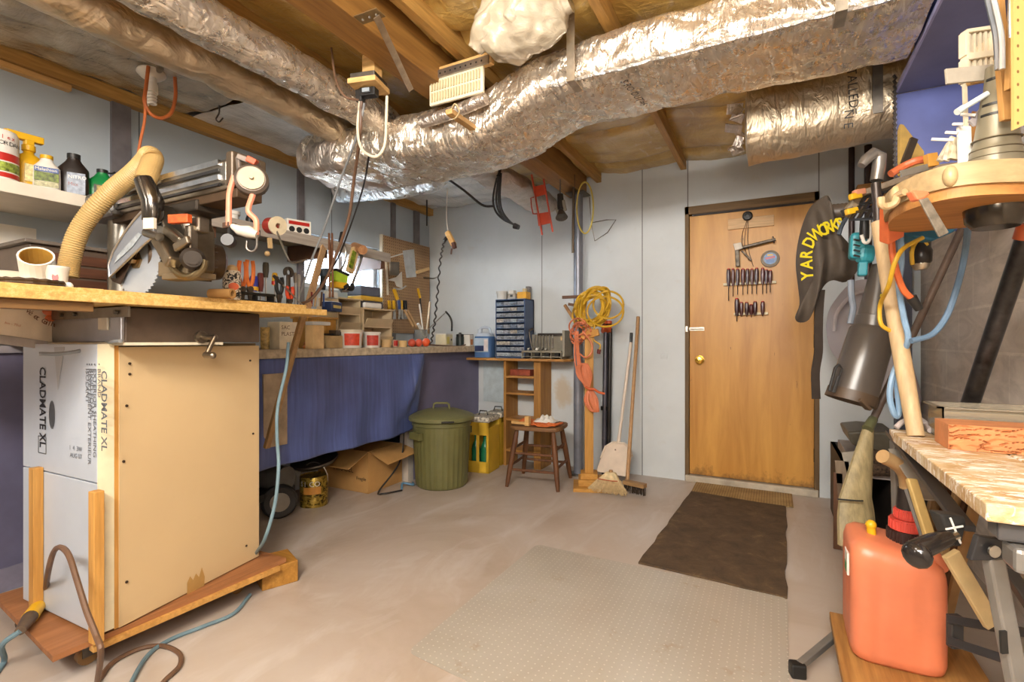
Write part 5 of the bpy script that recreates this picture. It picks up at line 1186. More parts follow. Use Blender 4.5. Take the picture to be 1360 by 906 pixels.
for i, (u, mt, w_) in enumerate(((517, YEL, .03), (523, YEL, .025), (530, BLU, .025), (533, YEL, .02), (538, BLACK, .035))):
    t = thing('paint_scraper', ('yellow scraper farthest left in the pegboard row', 'yellow scraper second from left in the pegboard row', 'blue scraper in the pegboard row', 'narrow yellow scraper right of the blue one', 'black scraper at the right of the pegboard row')[i], 'scraper', pp(u, 400))
    MB().bar(pp(u, 399, PX+.008), pp(u+.5, 411, PX+.008), w_, .018, up=(1, 0, 0)).build('handle', mt, t, bevel=.004)
    b = MB(); b.prism([pp(u-.8, 411, PX+.008), pp(u+1.6, 411, PX+.008), pp(u+3, 424, PX+.008), pp(u-1.6, 424, PX+.008)], (.003, 0, 0)); b.build('blade', STEEL, t)
for i, (u, dv) in enumerate(((537, 0), (541, 2))):
    tag(MB().bar(pp(u, 412, PX+.012), pp(u+12, 434, PX+.012), .022, .008, up=(1, 0, 0)).build('stir_stick', plain('#c9a070', .6)), ('tan paint stirring stick, left of the crossed pair below the pegboard', 'tan paint stirring stick, right of the crossed pair below the pegboard')[i], 'stick')
tag(MB().bar(pp(553, 362, PX+.008), pp(569, 357, PX+.012), .03, .03).build('wooden_block', TANW, bevel=.004), 'short wood block pegged at the right edge of the pegboard', 'block')
cable('wall_hook', [pp(563, 369, PX+.004), pp(575, 370, PX+.25), pp(581, 368, PX+.3)], .006, STEELD, 'dark metal hook arm sticking out from the right edge of the pegboard', 'hook', k=2)
# ================================================================== UNDER THE BENCH
t = thing('cardboard_box', 'open brown cardboard carton under the blue curtain', 'box', (-2.72, 2.76, 0))
x0, x1, y0, y1, H = -2.96, -2.47, 2.57, 2.92, .285
b = MB(); th = .006
b.bb((x0, y0, 0), (x1, y0+th, H)); b.bb((x0, y1-th, 0), (x1, y1, H)); b.bb((x0, y0, 0), (x0+th, y1, H)); b.bb((x1-th, y0, 0), (x1, y1, H)); b.bb((x0, y0, 0), (x1, y1, th)); b.build('carton', CARD, t)
MB().prism([V((x1-th, y0+.01, H)), V((x1-th, y1-.01, H)), V((x1+.14, y1+.03, H-.055)), V((x1+.15, y0+.03, H-.075))], (0, 0, .005)).build('flap', CARD, t)
MB().prism([V((x0, y0, H)), V((x1, y0, H)), V((x1-.03, y0-.15, H-.09)), V((x0+.03, y0-.15, H-.09))], (0, 0, .005)).build('flap', CARD, t)
lettering(t, 'MIRABEL', .05, V((-2.80, y0-.001, .13)), (1, 0, 0), (0, 0, 1), INK, depth=.0006); lettering(t, 'Fragile', .035, V((-2.58, y0-.001, .085)), (1, 0, 0), (0, 0, 1), INK, depth=.0006)
# paint can
c = V((-2.60, 2.23, 0)); c = at(417, 672, Z=.0); c = c+(c-CAM).normalized()*.04; c.z = 0
t = thing('paint_can', 'worn gold and black gallon paint can on the floor under the curtain', 'can', c)
gm = NT('paint_can_litho'); gm.base(gm.ramp(gm.noise(gm.mapping((1, 1, 1.4)), 26, 5, .7, 1), [(.40, hx('#2e2410')), (.5, hx('#9a8030')), (.7, hx('#c8ac58'))])); gm.set(.3, .6)
b = MB(); b.lathe([(0, 0), (.086, 0), (.086, .185), (.083, .19), (.078, .182), (0, .182)], (0, 0, 0)); b.build('can_body', gm.m, t, smooth=True, local=True)
b = MB(); b.tube([V((.0+.09*math.cos(a)*CS*1.0, .09*math.cos(a)*SN, .15+.12*math.sin(a))) for a in [PI*i/16 for i in range(17)]], .003, 6); b.build('wire_handle', STEEL, t, smooth=True, local=True)
b = MB(); b.lathe([(.0865, .085), (.087, .085), (.087, .13), (.0865, .13)], (0, 0, 0), None, 14, a0=-1.5, a1=-.2); b.build('orange_label', plain('#c98a3c', .4), t, smooth=True, local=True)
wraptext(t, 'SICO', .045, .135, .0875, -1.75, WHT)
# small wheel machine
t = thing('wheeled_compressor', 'dark wheeled machine in the shade under the left end of the bench', 'machine', (-2.75, 1.95, 0))
c = at(371, 655, X=-2.6)
b = MB(); R = frame(V((.85, -.5, 0))); b.lathe([(0, -.02), (.05, -.025), (.085, -.03), (.098, -.02), (.10, 0), (.098, .02), (.085, .03), (.05, .025), (0, .02)], V((c.x, c.y, .10)), R, 30); b.build('wheel', plain('#201d1b', .5), t, smooth=True)
b = MB(); b.lathe([(0, .0), (.055, .026), (.055, .03), (0, .034)], V((c.x, c.y, .10)), R, 24); b.build('hub', plain('#8c8478', .4), t, smooth=True)
b = MB(); b.cyl((-2.88, 2.0, .22), (-2.60, 2.02, .22), .075, n=24); b.build('motor', plain('#6a6864', .35, .5), t, smooth=True)
b = MB(); b.bb((-2.93, 1.75, .12), (-2.62, 2.1, .16)); b.cyl((-2.8, 2.12, .02), (-2.8, 2.12, .14), .03); b.build('frame', BLACK, t)
b = MB(); b.lathe([(0, 0), (.13, 0), (.15, .02), (.15, .03), (0, .03)], (-2.70, 2.32, .24), rot('X', .2), 24); t2 = b.build('steel_pan', STEELD, smooth=True); tag(t2, 'round steel pan lying behind the paint can', 'pan')
# blue cable hanging beside the cart and on the floor
cable('air_hose', [at(383, 455, X=-1.95), at(380, 490, X=-1.93), at(369, 540, X=-1.9), at(368, 580, X=-1.88), at(370, 620, X=-1.82), at(365, 670, X=-1.8), at(352, 715, X=-1.82), at(340, 735, X=-1.98)], .007, BLUEC, 'pale blue hose hanging from the bench beside the saw cart')
fl = lambda u, v: at(u, v, Z=.008)
cable('air_hose', [fl(332, 790), fl(310, 815), fl(270, 832), fl(225, 850), fl(195, 872), fl(170, 915), fl(150, 960)], .007, BLUEC, 'pale blue hose snaking on the floor from under the saw cart')
cable('power_cable', [at(60, 790, Z=.14), LP(64, 760, .10), LP(71, 734, .11), LP(80, 727, .12), LP(91, 737, .13), LP(102, 770, .14), LP(115, 812, .15), LP(128, 845, .155), LP(134, 868, .16), fl(128, 915)], .008, BROWNC, 'thick dark cord arching from the plug over the cart base')
cable('power_cable', [fl(130, 905), fl(150, 880), fl(185, 862), fl(215, 858), fl(238, 868), fl(238, 885), fl(218, 905), fl(200, 930)], .0075, BROWNC, 'dark cord loop lying on the floor in front of the cart')
t = thing('extension_plug', 'taped cord connector with a yellow collar lying on the cart base', 'plug', at(40, 820, Z=.125))
a, b_, c_, d_ = at(27, 838, Z=.14), at(40, 820, Z=.14), at(50, 806, Z=.14), at(58, 795, Z=.14)
MB().cyl(a, b_, .014, .022, 16).build('taped_end', plain('#5a4a3c', .5, .2, .3), t, smooth=True); MB().cyl(b_, c_, .023, .021, 16).build('yellow_collar', YEL, t, smooth=True); MB().cyl(c_, d_, .018, .010, 16).build('black_end', BLACK, t, smooth=True)
cable('air_hose', [at(27, 838, Z=.14), at(18, 855, Z=.10)+V((-.02, -.02, 0)), at(5, 880, Z=.01), at(-20, 915, Z=.01)], .008, BLUEC, 'pale blue cord leaving the taped connector at the lower left')
cable('air_hose', [at(52, 470, X=-2.02), at(80, 470, X=-2.0), at(110, 465, X=-1.99), at(135, 456, X=-1.99), at(150, 454, Y=YA-.03), at(160, 453, Y=YA-.03)], .006, GREYC, 'grey cord draped along the top of the foam board')

# ================================================================== BACK WALL
# garbage can
gc = thing('garbage_can', 'olive green ribbed plastic garbage can with its lid on', 'garbage can', (-2.165, 3.0, 0), math.radians(25))
OLV = plain('#67653c', .42, 0, .1, 8); OLVL = plain('#6f6e46', .4, 0, .08, 8)
b = MB(); n = 96; prof = [(.172, 0, 0), (.182, .01, .3), (.186, .03, 1), (.205, .42, 1), (.208, .44, 0), (.215, .445, 0), (.215, .47, 0), (.21, .475, 0), (.20, .475, 0), (.17, .02, 0)]
vs = []
for (r, z_, k) in prof:
    for i in range(n):
        a = 2*PI*i/n; rr = r+(.0045*k if (i % 3) == 0 else 0); vs.append((rr*math.cos(a), rr*math.sin(a), z_))
fs = [(k*n+i, k*n+(i+1) % n, (k+1)*n+(i+1) % n, (k+1)*n+i) for k in range(len(prof)-1) for i in range(n)]+[tuple(range(n-1, -1, -1)), tuple(range((len(prof)-1)*n, len(prof)*n))]
b.add(vs, fs); b.build('can_body', OLV, gc, smooth=True, local=True, ang=25)
b = MB(); b.lathe([(.19, .475), (.235, .478), (.240, .485), (.240, .505), (.232, .512), (.20, .525), (.12, .55), (.06, .556), (0, .557)], (0, 0, 0), None, 64); ld = b.build('lid', OLVL, gc, smooth=True, local=True, ang=35)
b = MB(); b.tube([(-.06, -.01, .552), (-.055, -.01, .588), (-.04, -.01, .596), (.04, -.01, .596), (.055, -.01, .588), (.06, -.01, .552)], .008, 10); b.build('lid_handle', OLVL, ld, smooth=True, local=True)
a0 = math.atan2(-.95, -.3)-math.radians(25)
for a in (a0, a0+PI):
    ca, sa = math.cos(a), math.sin(a); c = V((ca*.222, sa*.222, .40)); R = rz(a)
    b = MB(); b.box(c, (.035, .12, .014), R); b.box(c+V((ca*.014, sa*.014, -.018)), (.01, .12, .05), R); b.box(c+R @ V((-.0, .055, -.02)), (.035, .01, .05), R); b.box(c+R @ V((-.0, -.055, -.02)), (.035, .01, .05), R)
    b.build('side_handle', OLV, gc, local=True, bevel=.003)
a = a0+1.1; 
b = MB(); b.box(V((math.cos(a)*.243, math.sin(a)*.243, .49)), (.012, .09, .012), rz(a)); b.build('lid_clip', BLACK, gc, local=True, bevel=.003)
cable('blue_cable', [V((-2.32, 2.74, .01)), V((-2.36, 2.8, .03)), V((-2.31, 2.85, .015)), V((-2.35, 2.9, .01))], .008, plain('#5a87a8', .5), 'blue cord coil on the floor between the carton and the garbage can')
cable('black_cable', [V((-2.335, 2.86, .96)), V((-2.34, 2.85, .75)), V((-2.37, 2.83, .5)), V((-2.38, 2.80, .2)), V((-2.42, 2.62, .012)), V((-2.36, 2.6, .010)), V((-2.30, 2.72, .01))], .006, BLACKC, 'black cord dropping from the bench beside the garbage can')
# yellow cartons with green bottles
YC = plain('#d0a82c', .6, 0, .1, 8)
for i, (u, w_, lab, dd) in enumerate(((642, .19, 'yellow bottle carton with handle holes standing nearer the garbage can', 0), (664, .15, 'yellow bottle carton behind the shelf unit foot, partly hidden', .12))):
    p = at(u, 612, Y=3.50); t = thing('bottle_carton', lab, 'carton', V((p.x, 3.50, 0)) if not dd else V((-2.13, 3.78, 0)), .12)
    H = .40; w2 = w_/2
    b = MB(); b.bb((-w2, -.11, 0), (w2, .11, .006)); b.bb((-w2, -.11, 0), (w2, -.105, .09)); b.bb((-w2, .105, 0), (w2, .11, H))
    b.bb((-w2, -.11, .0), (-w2+.005, .11, H)); b.bb((w2-.005, -.11, 0), (w2, .11, H*.9)); b.bb((-w2, -.11, H-.10), (w2, -.105, H)); b.bb((-.012, -.11, 0), (.012, -.105, H)); b.bb((-w2, -.11, 0), (-w2+.02, -.105, H)); b.bb((w2-.02, -.11, 0), (w2, -.105, H))
    b.build('carton_body', YC, t, local=True)
    b = MB(); b.bb((-w2-.002, -.112, H-.0), (w2+.002, .112, H+.045)); b.build('carton_top', plain('#c9c3b4', .6, var=.5, scale=50), t, local=True, bevel=.01)
    for x in (-w2+.055, w2-.055):
        b = MB(); b.lathe([(0, .008), (.036, .008), (.036, .18), (.03, .21), (.014, .25), (.014, .30), (0, .30)], (x, -.055, 0), None, 18); b.build('green_bottle', plain('#1f6a48', .12, var=.1), t, smooth=True, local=True)
    b = MB(); b.tube([(-.04, -.0, H+.045), (-.03, 0, H+.08), (.03, 0, H+.08), (.04, 0, H+.045)], .005, 8); b.build('carry_handle', BLACK, t, smooth=True, local=True)
# wooden shelf unit under the parts cabinet
SU = wood('#8c5e28', '#b5843f', 2, name='shelf_unit_wood'); SUX = wood('#9a6a30', '#c28f4a', 0)
su = thing('shelf_unit', 'small brown wooden shelf unit with a wide top plank against the back wall', 'shelf unit', (-1.85, 3.82, 0))
ty = .905; SY0 = 3.70
MB().prism([V((-2.38, 3.66, ty-.02)), V((-1.47, 3.66, ty-.02)), V((-1.44, 3.74, ty-.02)), V((-1.46, 3.925, ty-.02)), V((-2.38, 3.925, ty-.02))], (0, 0, .02)).build('top_plank', SUX, su, bevel=.003)
for x in (-2.02, -1.70): MB().bb((x-.05 if x > -1.9 else x-.012, SY0, 0), (x+.012 if x > -1.9 else x+.012, 3.92, ty-.02)).build('upright', SU, su, bevel=.002)
for zz in (.12, .38, .60, .74): MB().bb((-2.01, SY0+.005, zz), (-1.75, 3.92, zz+.018)).build('shelf', SUX, su, bevel=.002)
t = thing('brick', 'red brick on the upper shelf of the wooden unit', 'brick', (-1.90, 3.79, .758)); lbox(t, 'brick_body', (0, 0, .026), (.19, .09, .052), plain('#8a3f28', .8, bevel := 0, .2, 20, .4) if False else plain('#8a3f28', .8, 0, .2, 20, .4), bevel=.004)
tag(MB().prism([V((-2.36, 3.915, .50)), V((-2.04, 3.915, .50)), V((-2.04, 3.915, .88)), V((-2.36, 3.915, .88))], (0, .01, 0)).build('pale_panel', plain('#b9c6cc', .5)), 'pale blue-grey panel on the wall under the blue jug', 'panel')
# things on the plank
SZ = ty
def sx(u, Y): return at(u, 450, Y=Y).x
# parts cabinet with drawers
X0, X1 = sx(658, 3.72), sx(697, 3.72); H = .50
pcab = thing('parts_cabinet', 'blue steel parts cabinet full of small clear drawers', 'cabinet', ((X0+X1)/2, 3.80, SZ))
CB = plain('#2f4468', .4, .1, .1, 6)
b = MB(); b.bb((X0, 3.72, SZ), (X0+.008, 3.90, SZ+H)); b.bb((X1-.008, 3.72, SZ), (X1, 3.90, SZ+H)); b.bb((X0, 3.72, SZ+H-.01), (X1, 3.90, SZ+H)); b.bb((X0, 3.72, SZ), (X1, 3.90, SZ+.012)); b.bb((X0, 3.88, SZ), (X1, 3.90, SZ+H))
rows = [SZ+.012+i*(H-.022)/10 for i in range(11)]
for z_ in rows[1:-1]: b.bb((X0, 3.722, z_-.003), (X1, 3.88, z_+.003))
b.build('case', CB, pcab, bevel=.002)
dmats = [plain('#9aa3a8', .3, 0, .3, 60), plain('#8a8f94', .3, 0, .4, 60), plain('#a39c90', .3, 0, .4, 60), plain('#6f7a88', .3, 0, .4, 60)]
first = None; k = 0
for r_ in range(10):
    nc = 4 if r_ > 2 else (2 if r_ else 2)
    cw = (X1-X0-.016)/nc; rh = rows[1]-rows[0]
    for c_ in range(nc):
        cx = X0+.008+cw*(c_+.5); cz = rows[r_]+.004
        b = MB(); b.bb((cx-cw/2+.002, 3.722, cz), (cx+cw/2-.002, 3.728, cz+rh*.62)); b.bb((cx-cw/2+.002, 3.728, cz), (cx+cw/2-.002, 3.87, cz+.003)); b.bb((cx-cw/4, 3.712, cz+rh*.28), (cx+cw/4, 3.722, cz+rh*.42))
        b.bb((cx-cw/2+.006, 3.73, cz+.003), (cx+cw/2-.006, 3.80, cz+rh*.35))
        b.build('drawer', dmats[(r_*3+c_*5+r_*c_) % 4], pcab)
ctop = SZ+H
t = bottle('plastic_tub', 'frosted round tub on the left of the parts cabinet top', 'tub', V((sx(667, 3.8), 3.8, ctop)), [(0, 0), (.042, 0), (.048, .06), (.052, .06), (.052, .075), (0, .08)], plain('#c5c2bb', .3, var=.05))
t = thing('grey_box', 'small grey box with a white lid part on the parts cabinet', 'box', V((sx(682, 3.8), 3.8, ctop))); lbox(t, 'box', (0, 0, .024), (.075, .08, .048), plain('#9a9288', .5)); lbox(t, 'dark_port', (0, -.041, .03), (.025, .003, .02), BLACK); lbox(t, 'white_part', (-.01, 0, .065), (.05, .05, .03), WHT, bevel=.004)
t = thing('yellow_box', 'yellow product box on the right of the parts cabinet top', 'box', V((sx(697, 3.8), 3.80, ctop))); lbox(t, 'box', (-.01, 0, .03), (.085, .08, .06), plain('#d29a24', .5)); lbox(t, 'jar', (.0, 0, .075), (.03, .03, .03), plain('#c9b890', .4)); 
t = thing('grey_sleeve', 'tall grey striped card leaning at the cabinet corner', 'card', V((sx(702, 3.84), 3.84, ctop))); lbox(t, 'card', (.0, 0, .055), (.03, .05, .11), plain('#6f6a66', .5, var=.4, scale=60))
# blue jug
t = thing('plastic_jug', 'translucent jug of blue washer fluid on the plank by the bench end', 'jug', V((sx(644, 3.76), 3.76, SZ)))
JB = plain('#4f6f9c', .25, 0, .1, 5); JT = plain('#b5c0cc', .25, 0, .05, 5)
b = MB(); 
def rbox(b, w, d, z0, z1, k0=1, k1=1, n=32, e=5):
    vs = []
    for zz, k in ((z0, k0), (z1, k1)):
        for i in range(n):
            a = 2*PI*i/n; ca, sa = math.cos(a), math.sin(a); q = (abs(ca)**e+abs(sa)**e)**(-1/e); vs.append((ca*q*w/2*k, sa*q*d/2*k, zz))
    b.add(vs, [(i, (i+1) % n, (i+1) % n+n, i+n) for i in range(n)]+[tuple(range(n-1, -1, -1)), tuple(range(n, 2*n))])
rbox(b, .165, .12, 0, .185); b.build('body', JB, t, local=True, smooth=True, bevel=.006)
b = MB(); rbox(b, .163, .118, .185, .215, 1, .75); b.build('shoulder', JT, t, local=True, smooth=True, bevel=.004)
b = MB(); b.tube([(-.05, 0, .21), (-.045, 0, .25), (-.01, 0, .262), (.04, 0, .258), (.055, 0, .23), (.065, 0, .20)], .012, 10, smooth=4); b.cyl((-.05, 0, .21), (-.05, 0, .25), .02); b.build('handle', JT, t, local=True, smooth=True)
lbox(t, 'paper_label', (.0, -.061, .11), (.14, .002, .12), plain('#9fb0bd', .4, var=.1)); lbox(t, 'label_band', (-.02, -.063, .08), (.09, .002, .05), NAVY); lbox(t, 'label_side', (.047, -.063, .11), (.04, .002, .10), plain('#cfc4c0', .4))
# bolt organiser with tools
X0, X1 = sx(693, 3.70), sx(751, 3.72); 
og = thing('bolt_organiser', 'grey metal organiser with bins and hanging wrenches on the plank end', 'organiser', ((X0+X1)/2, 3.80, SZ))
GO = plain('#8f8878', .45, .2, .12, 10)
b = MB(); b.bb((X0, 3.86, SZ), (X1, 3.88, SZ+.20)); b.bb((X1-.02, 3.70, SZ+.02), (X1, 3.88, SZ+.23)); b.build('back_plate', GO, og, bevel=.002)
b = MB(); b.bb((X0, 3.70, SZ+.012), (X1-.03, 3.86, SZ+.02)); b.bb((X0, 3.70, SZ+.05), (X1-.03, 3.86, SZ+.066)); b.build('tray', GO, og, bevel=.002)
n5 = 4
for i in range(n5+1):
    x = X0+(X1-.03-X0)*i/n5; MB().bb((x-.003, 3.70, SZ+.0), (x+.003, 3.86, SZ+.06)).build('divider', GO, og)
for i in range(n5):
    x = X0+(X1-.03-X0)*(i+.5)/n5; MB().bb((x-.02, 3.715, SZ+.022), (x+.02, 3.74, SZ+.046)).build('drawer_front', BLACK, og)
MB().bb((X0+.08, 3.84, SZ+.19), (X1-.02, 3.86, SZ+.21)).build('hook_rail', plain('#4a4440', .4, .5), og)
for i in range(7):
    x = X0+.05+i*.028; h = .10+.02*(i % 3)
    b = MB(); b.bar((x, 3.835, SZ+.195), (x+.004, 3.83, SZ+.195-h), .008, .004); b.cyl((x+.004, 3.827, SZ+.195-h), (x+.004, 3.833, SZ+.195-h), .009, n=10)
    tag(b.build('wrench', STEEL), ['leftmost', 'second', 'third', 'fourth', 'fifth', 'sixth', 'rightmost'][i]+' small silver wrench hanging on the organiser rail', 'wrench', 'wrenches on the organiser rail')
for i in range(5):
    x = X0+.03+i*.04; b = MB(); b.ball((x, 3.76+.02*(i % 2), SZ+.066+.012), .012, 8); b.cyl((x, 3.76+.02*(i % 2), SZ+.07), (x+.02, 3.75, SZ+.09), .004)
    tag(b.build('metal_fitting', (STEEL, GO, WHT, STEELD, STEEL)[i], smooth=True), ['leftmost silver', 'second grey', 'middle white', 'fourth dark', 'rightmost silver'][i]+' fitting lying in the organiser tray', 'fitting')
tag(MB().bb((X1-.075, 3.80, SZ+.15), (X1-.022, 3.86, SZ+.185)).build('tan_block', TANW), 'tan block tucked at the right of the organiser', 'block')
b = MB(); b.cyl((X0+.05, 3.80, SZ+.066), (X0+.01, 3.80, SZ+.26), .006); b.cyl((X0+.0, 3.80, SZ+.22), (X0+.055, 3.80, SZ+.25), .01); b.build('clamp_rod', STEELD, og)
# ---------------- stool
st = thing('wooden_stool', 'worn dark brown wooden stool with turned legs and a curved seat', 'stool', (-1.55, 3.38, 0), math.radians(8))
SW = wood('#4e2c14', '#744824', 2, name='stool_wood'); SWX = wood('#5a3a20', '#8a6238', 0)
def seatp(hw, hd, z_, n=40, e=6):
    return [V((math.copysign(1, math.cos(2*PI*i/n))*0+hw*math.cos(2*PI*i/n)*((abs(math.cos(2*PI*i/n))**e+abs(math.sin(2*PI*i/n))**e)**(-1/e)), hd*math.sin(2*PI*i/n)*((abs(math.cos(2*PI*i/n))**e+abs(math.sin(2*PI*i/n))**e)**(-1/e)), z_)) for i in range(n)]
b = MB(); b.prism(seatp(.19, .17, .405), (0, 0, .03)); b.build('seat', SWX, st, local=True, bevel=.008, seg=3)
L = []
for (sx_, sy_) in ((-1, -1), (1, -1), (1, 1), (-1, 1)):
    top = V((sx_*.135, sy_*.12, .41)); bot = V((sx_*.19, sy_*.19, 0)); L.append((top, bot))
    b = MB(); ps = [bot.lerp(top, k) for k in (0, .1, .35, .6, .85, 1)]; b.tube(ps, [.012, .016, .019, .021, .018, .014], 14); b.build('leg', SW, st, local=True, smooth=True)
for (i, j, k) in ((0, 1, .30), (0, 1, .58), (1, 2, .36), (1, 2, .66), (2, 3, .30), (2, 3, .58), (3, 0, .36), (3, 0, .66)):
    b = MB(); a_ = L[i][1].lerp(L[i][0], k); c_ = L[j][1].lerp(L[j][0], k); b.tube([a_, a_.lerp(c_, .5), c_], [.008, .011, .008], 10); b.build('stretcher', SW, st, local=True, smooth=True)
S0 = V((-1.55, 3.38, .436))
t = thing('orange_rag', 'orange rag crumpled over the front of the stool seat', 'rag', S0)
b = MB(); b.grid(lambda u, v: S0+V((-.16+.33*u, -.13+.16*v+.03*math.sin(u*7), .006+.022*abs(noise.noise(V((u*6, v*5, 2))))+.03*math.exp(-((u-.2)/.12)**2)*math.sin(PI*v))), 34, 18); b.build('cloth', plain('#d06a30', .8, 0, .1, 30), t, smooth=True, solid=.004, ang=80)
t = thing('white_rag', 'crumpled white cloth on the stool seat', 'rag', S0)
b = MB(); b.grid(lambda u, v: S0+V((-.05+.17*u, -.03+.14*v, .014+.05*math.sin(PI*u)*math.sin(PI*v)*(.7+.8*noise.noise(V((u*7, v*7, 5)))))), 26, 22); b.build('cloth', WHT, t, smooth=True, solid=.004, ang=80)
tag(MB().bar(S0+V((-.17, -.12, .016)), S0+V((-.04, -.13, .016)), .02, .02).build('wood_mallet', PINE, bevel=.003), 'pale wooden mallet handle lying across the front of the stool', 'mallet')
tag(MB().box(S0+V((-.035, -.13, .035)), (.035, .04, .07)).build('wooden_mallet', PINE, bevel=.004), 'upright pale wooden mallet head on the stool front', 'mallet')
# ---------------- timber stand with cords
ws = thing('timber_stand', 'tall orange-brown timber post on a stepped wooden base', 'post', (-1.18, 3.42, 0))
c = V((-1.19, 3.45, 0))
OW = wood('#a8752e', '#cf9a48', 2, name='orange_timber'); OWX = wood('#a8752e', '#cf9a48', 0)
MB().box(c+V((0.02, -.03, .012)), (.24, .24, .024), rz(.35)).build('base_board', OWX, ws, bevel=.002)
MB().box(c+V((0.01, 0, .045)), (.17, .17, .042), rz(.35)).build('base_block', OWX, ws, bevel=.002)
MB().box(c+V((0, 0, .085)), (.12, .12, .04), rz(.35)).build('base_block', OWX, ws, bevel=.002)
MB().box(c+V((0, 0, .62)), (.062, .062, 1.04), rz(.35)).build('post', OW, ws, bevel=.002)
MB().bar(at(772, 447, Y=3.42), at(795, 441, Y=3.42), .05, .03, up=(0, 1, 0)).build('cross_block', OWX, ws, bevel=.002)
MB().bar(at(785, 530, Y=3.52), at(785, 575, Y=3.52), .03, .02, up=(0, 1, 0)).build('side_strip', plain('#d8a83c', .5), ws)
for (u0, v0, u1, v1, lab) in ((747, 395, 770, 394, 'upper'), (750, 405, 770, 436, 'slanting'), (755, 404, 772, 407, 'middle')):
    MB().bar(at(u0, v0, Y=3.58), at(u1, v1, Y=3.58), .022, .02, up=(0, 1, 0)).build('bracket_arm', BRN if lab != 'slanting' else wood('#7a5430', '#a37843', 0), ws, bevel=.002)
def coil(name, label, cx_, cy_, ru, rv, n, mat, Y, r=.006, seed=1, tilt=0, jx=6, jy=6, cat='extension cord'):
    rnd = random.Random(seed); t = thing(name, label, cat, at(cx_, cy_, Y=Y)); 
    for k in range(n):
        ox, oy = rnd.uniform(-jx, jx), rnd.uniform(-jy, jy); sx_, sy_ = ru*rnd.uniform(.72, 1.05), rv*rnd.uniform(.75, 1.05); ph = rnd.uniform(0, .6)+tilt
        pts = []
        for i in range(21):
            a = 2*PI*i/20; x_, y_ = sx_*math.cos(a), sy_*math.sin(a)
            pts.append(at(cx_+ox+x_*math.cos(ph)-y_*math.sin(ph), cy_+oy+x_*math.sin(ph)+y_*math.cos(ph), Y=Y+rnd.uniform(-.035, .035)+.02*math.sin(a*2+k)))
        b = MB(); b.tube(pts, r, 7, smooth=3); b.build('loop', mat, t, smooth=True)
    return t
YCORD = plain('#c49a24', .5, 0, .08); OCORD = plain('#c4704a', .5, 0, .08)
t = coil('extension_cable', 'big coil of yellow extension cord hung on the steel post', 786, 408, 19, 25, 13, YCORD, 3.52, .0075, 3, .1)
for (du, dv, ru, rv) in ((18, -3, 20, 18), (14, 6, 24, 20)):
    b = MB(); b.tube([at(790+du+ru*math.cos(a*2*PI/16), 408+dv+rv*math.sin(a*2*PI/16), Y=3.50+.02*math.sin(a)) for a in range(17)], .0075, 7, smooth=3); b.build('loop', YCORD, t, smooth=True)
b = MB(); b.tube([at(790, 430, Y=3.45), at(788, 450, Y=3.45), at(797, 458, Y=3.45), at(796, 465, Y=3.45)], .006, 8, smooth=4); b.build('cord_tail', YCORD, t, smooth=True)
MB().cyl(at(796, 464, Y=3.45), at(795, 470, Y=3.45), .014).build('plug', plain('#5a1f1c', .4), t, smooth=True)
t = coil('extension_cable', 'orange cord looped and tied in a bundle down the timber post', 770, 440, 12, 13, 5, OCORD, 3.42, .006, 8)
rnd = random.Random(5)
for k in range(9):
    ox = rnd.uniform(-3, 3); b = MB()
    b.tube([at(766+ox*.6, 440, Y=3.40), at(766+ox, 465, Y=3.39+.01*ox*.2), at(769+ox*1.3, 490, Y=3.39), at(778+ox*.4, 514, Y=3.385)], .006, 7, smooth=5); b.build('strand', OCORD, t, smooth=True)
for k in range(10):
    ox = rnd.uniform(-8, 8); b = MB()
    b.tube([at(781, 515, Y=3.38), at(776+ox*1.1, 500, Y=3.37), at(774+ox, 487, Y=3.37), at(778+ox*.4, 484, Y=3.36), at(782+ox*.6, 498, Y=3.36), at(783, 515, Y=3.37)], .006, 7, smooth=4); b.build('strand', OCORD, t, smooth=True)
    b = MB(); b.tube([at(783, 515, Y=3.38), at(784+ox, 530, Y=3.37), at(789+ox*.9, 543, Y=3.37), at(792+ox*.4, 546, Y=3.36), at(790+ox*.5, 530, Y=3.36), at(785, 516, Y=3.37)], .006, 7, smooth=4); b.build('strand', OCORD, t, smooth=True)
b = MB(); b.tube([at(778, 514, Y=3.35), at(783, 517, Y=3.34), at(789, 517, Y=3.34), at(795, 521, Y=3.36), at(803, 523, Y=3.38)], .0085, 8, smooth=4); b.build('tie', plain('#c45a2c', .5), t, smooth=True)
b = MB(); b.tube([at(774, 440, Y=3.38), at(785, 455, Y=3.37), at(786, 468, Y=3.37), at(778, 475, Y=3.37), at(770, 470, Y=3.37)], .006, 8, smooth=5); b.build('strand', OCORD, t, smooth=True)
# poles against the wall
t = thing('snow_pole', 'two dark telescoping tubes with orange and black tops against the wall', 'poles', at(805, 640, Z=0))
for u, rr in ((802, .019), (808, .017)):
    p = at(u, 500, Y=3.83); b = MB(); b.cyl((p.x, 3.83, 0), (p.x, 3.88, 1.15), rr, n=16); b.build('tube', plain('#5d5c66' if u < 805 else '#33302e', .35, .5, .1, 6), t, smooth=True)
    q = at(u, 436, Y=3.86); b = MB(); b.cyl((q.x, 3.86, 1.12), (q.x, 3.885, 1.17), rr*1.25, n=16); b.cyl((q.x, 3.885, 1.185), (q.x, 3.89, 1.21), rr*1.15, n=16); b.build('orange_collar', ORG, t, smooth=True)
    b = MB(); b.cyl((q.x, 3.88, 1.17), (q.x, 3.888, 1.185), rr*1.2, n=16); b.cyl((q.x, 3.86, .50), (q.x, 3.86, .53), rr*1.3, n=16); b.build('black_collar', BLACK, t, smooth=True)
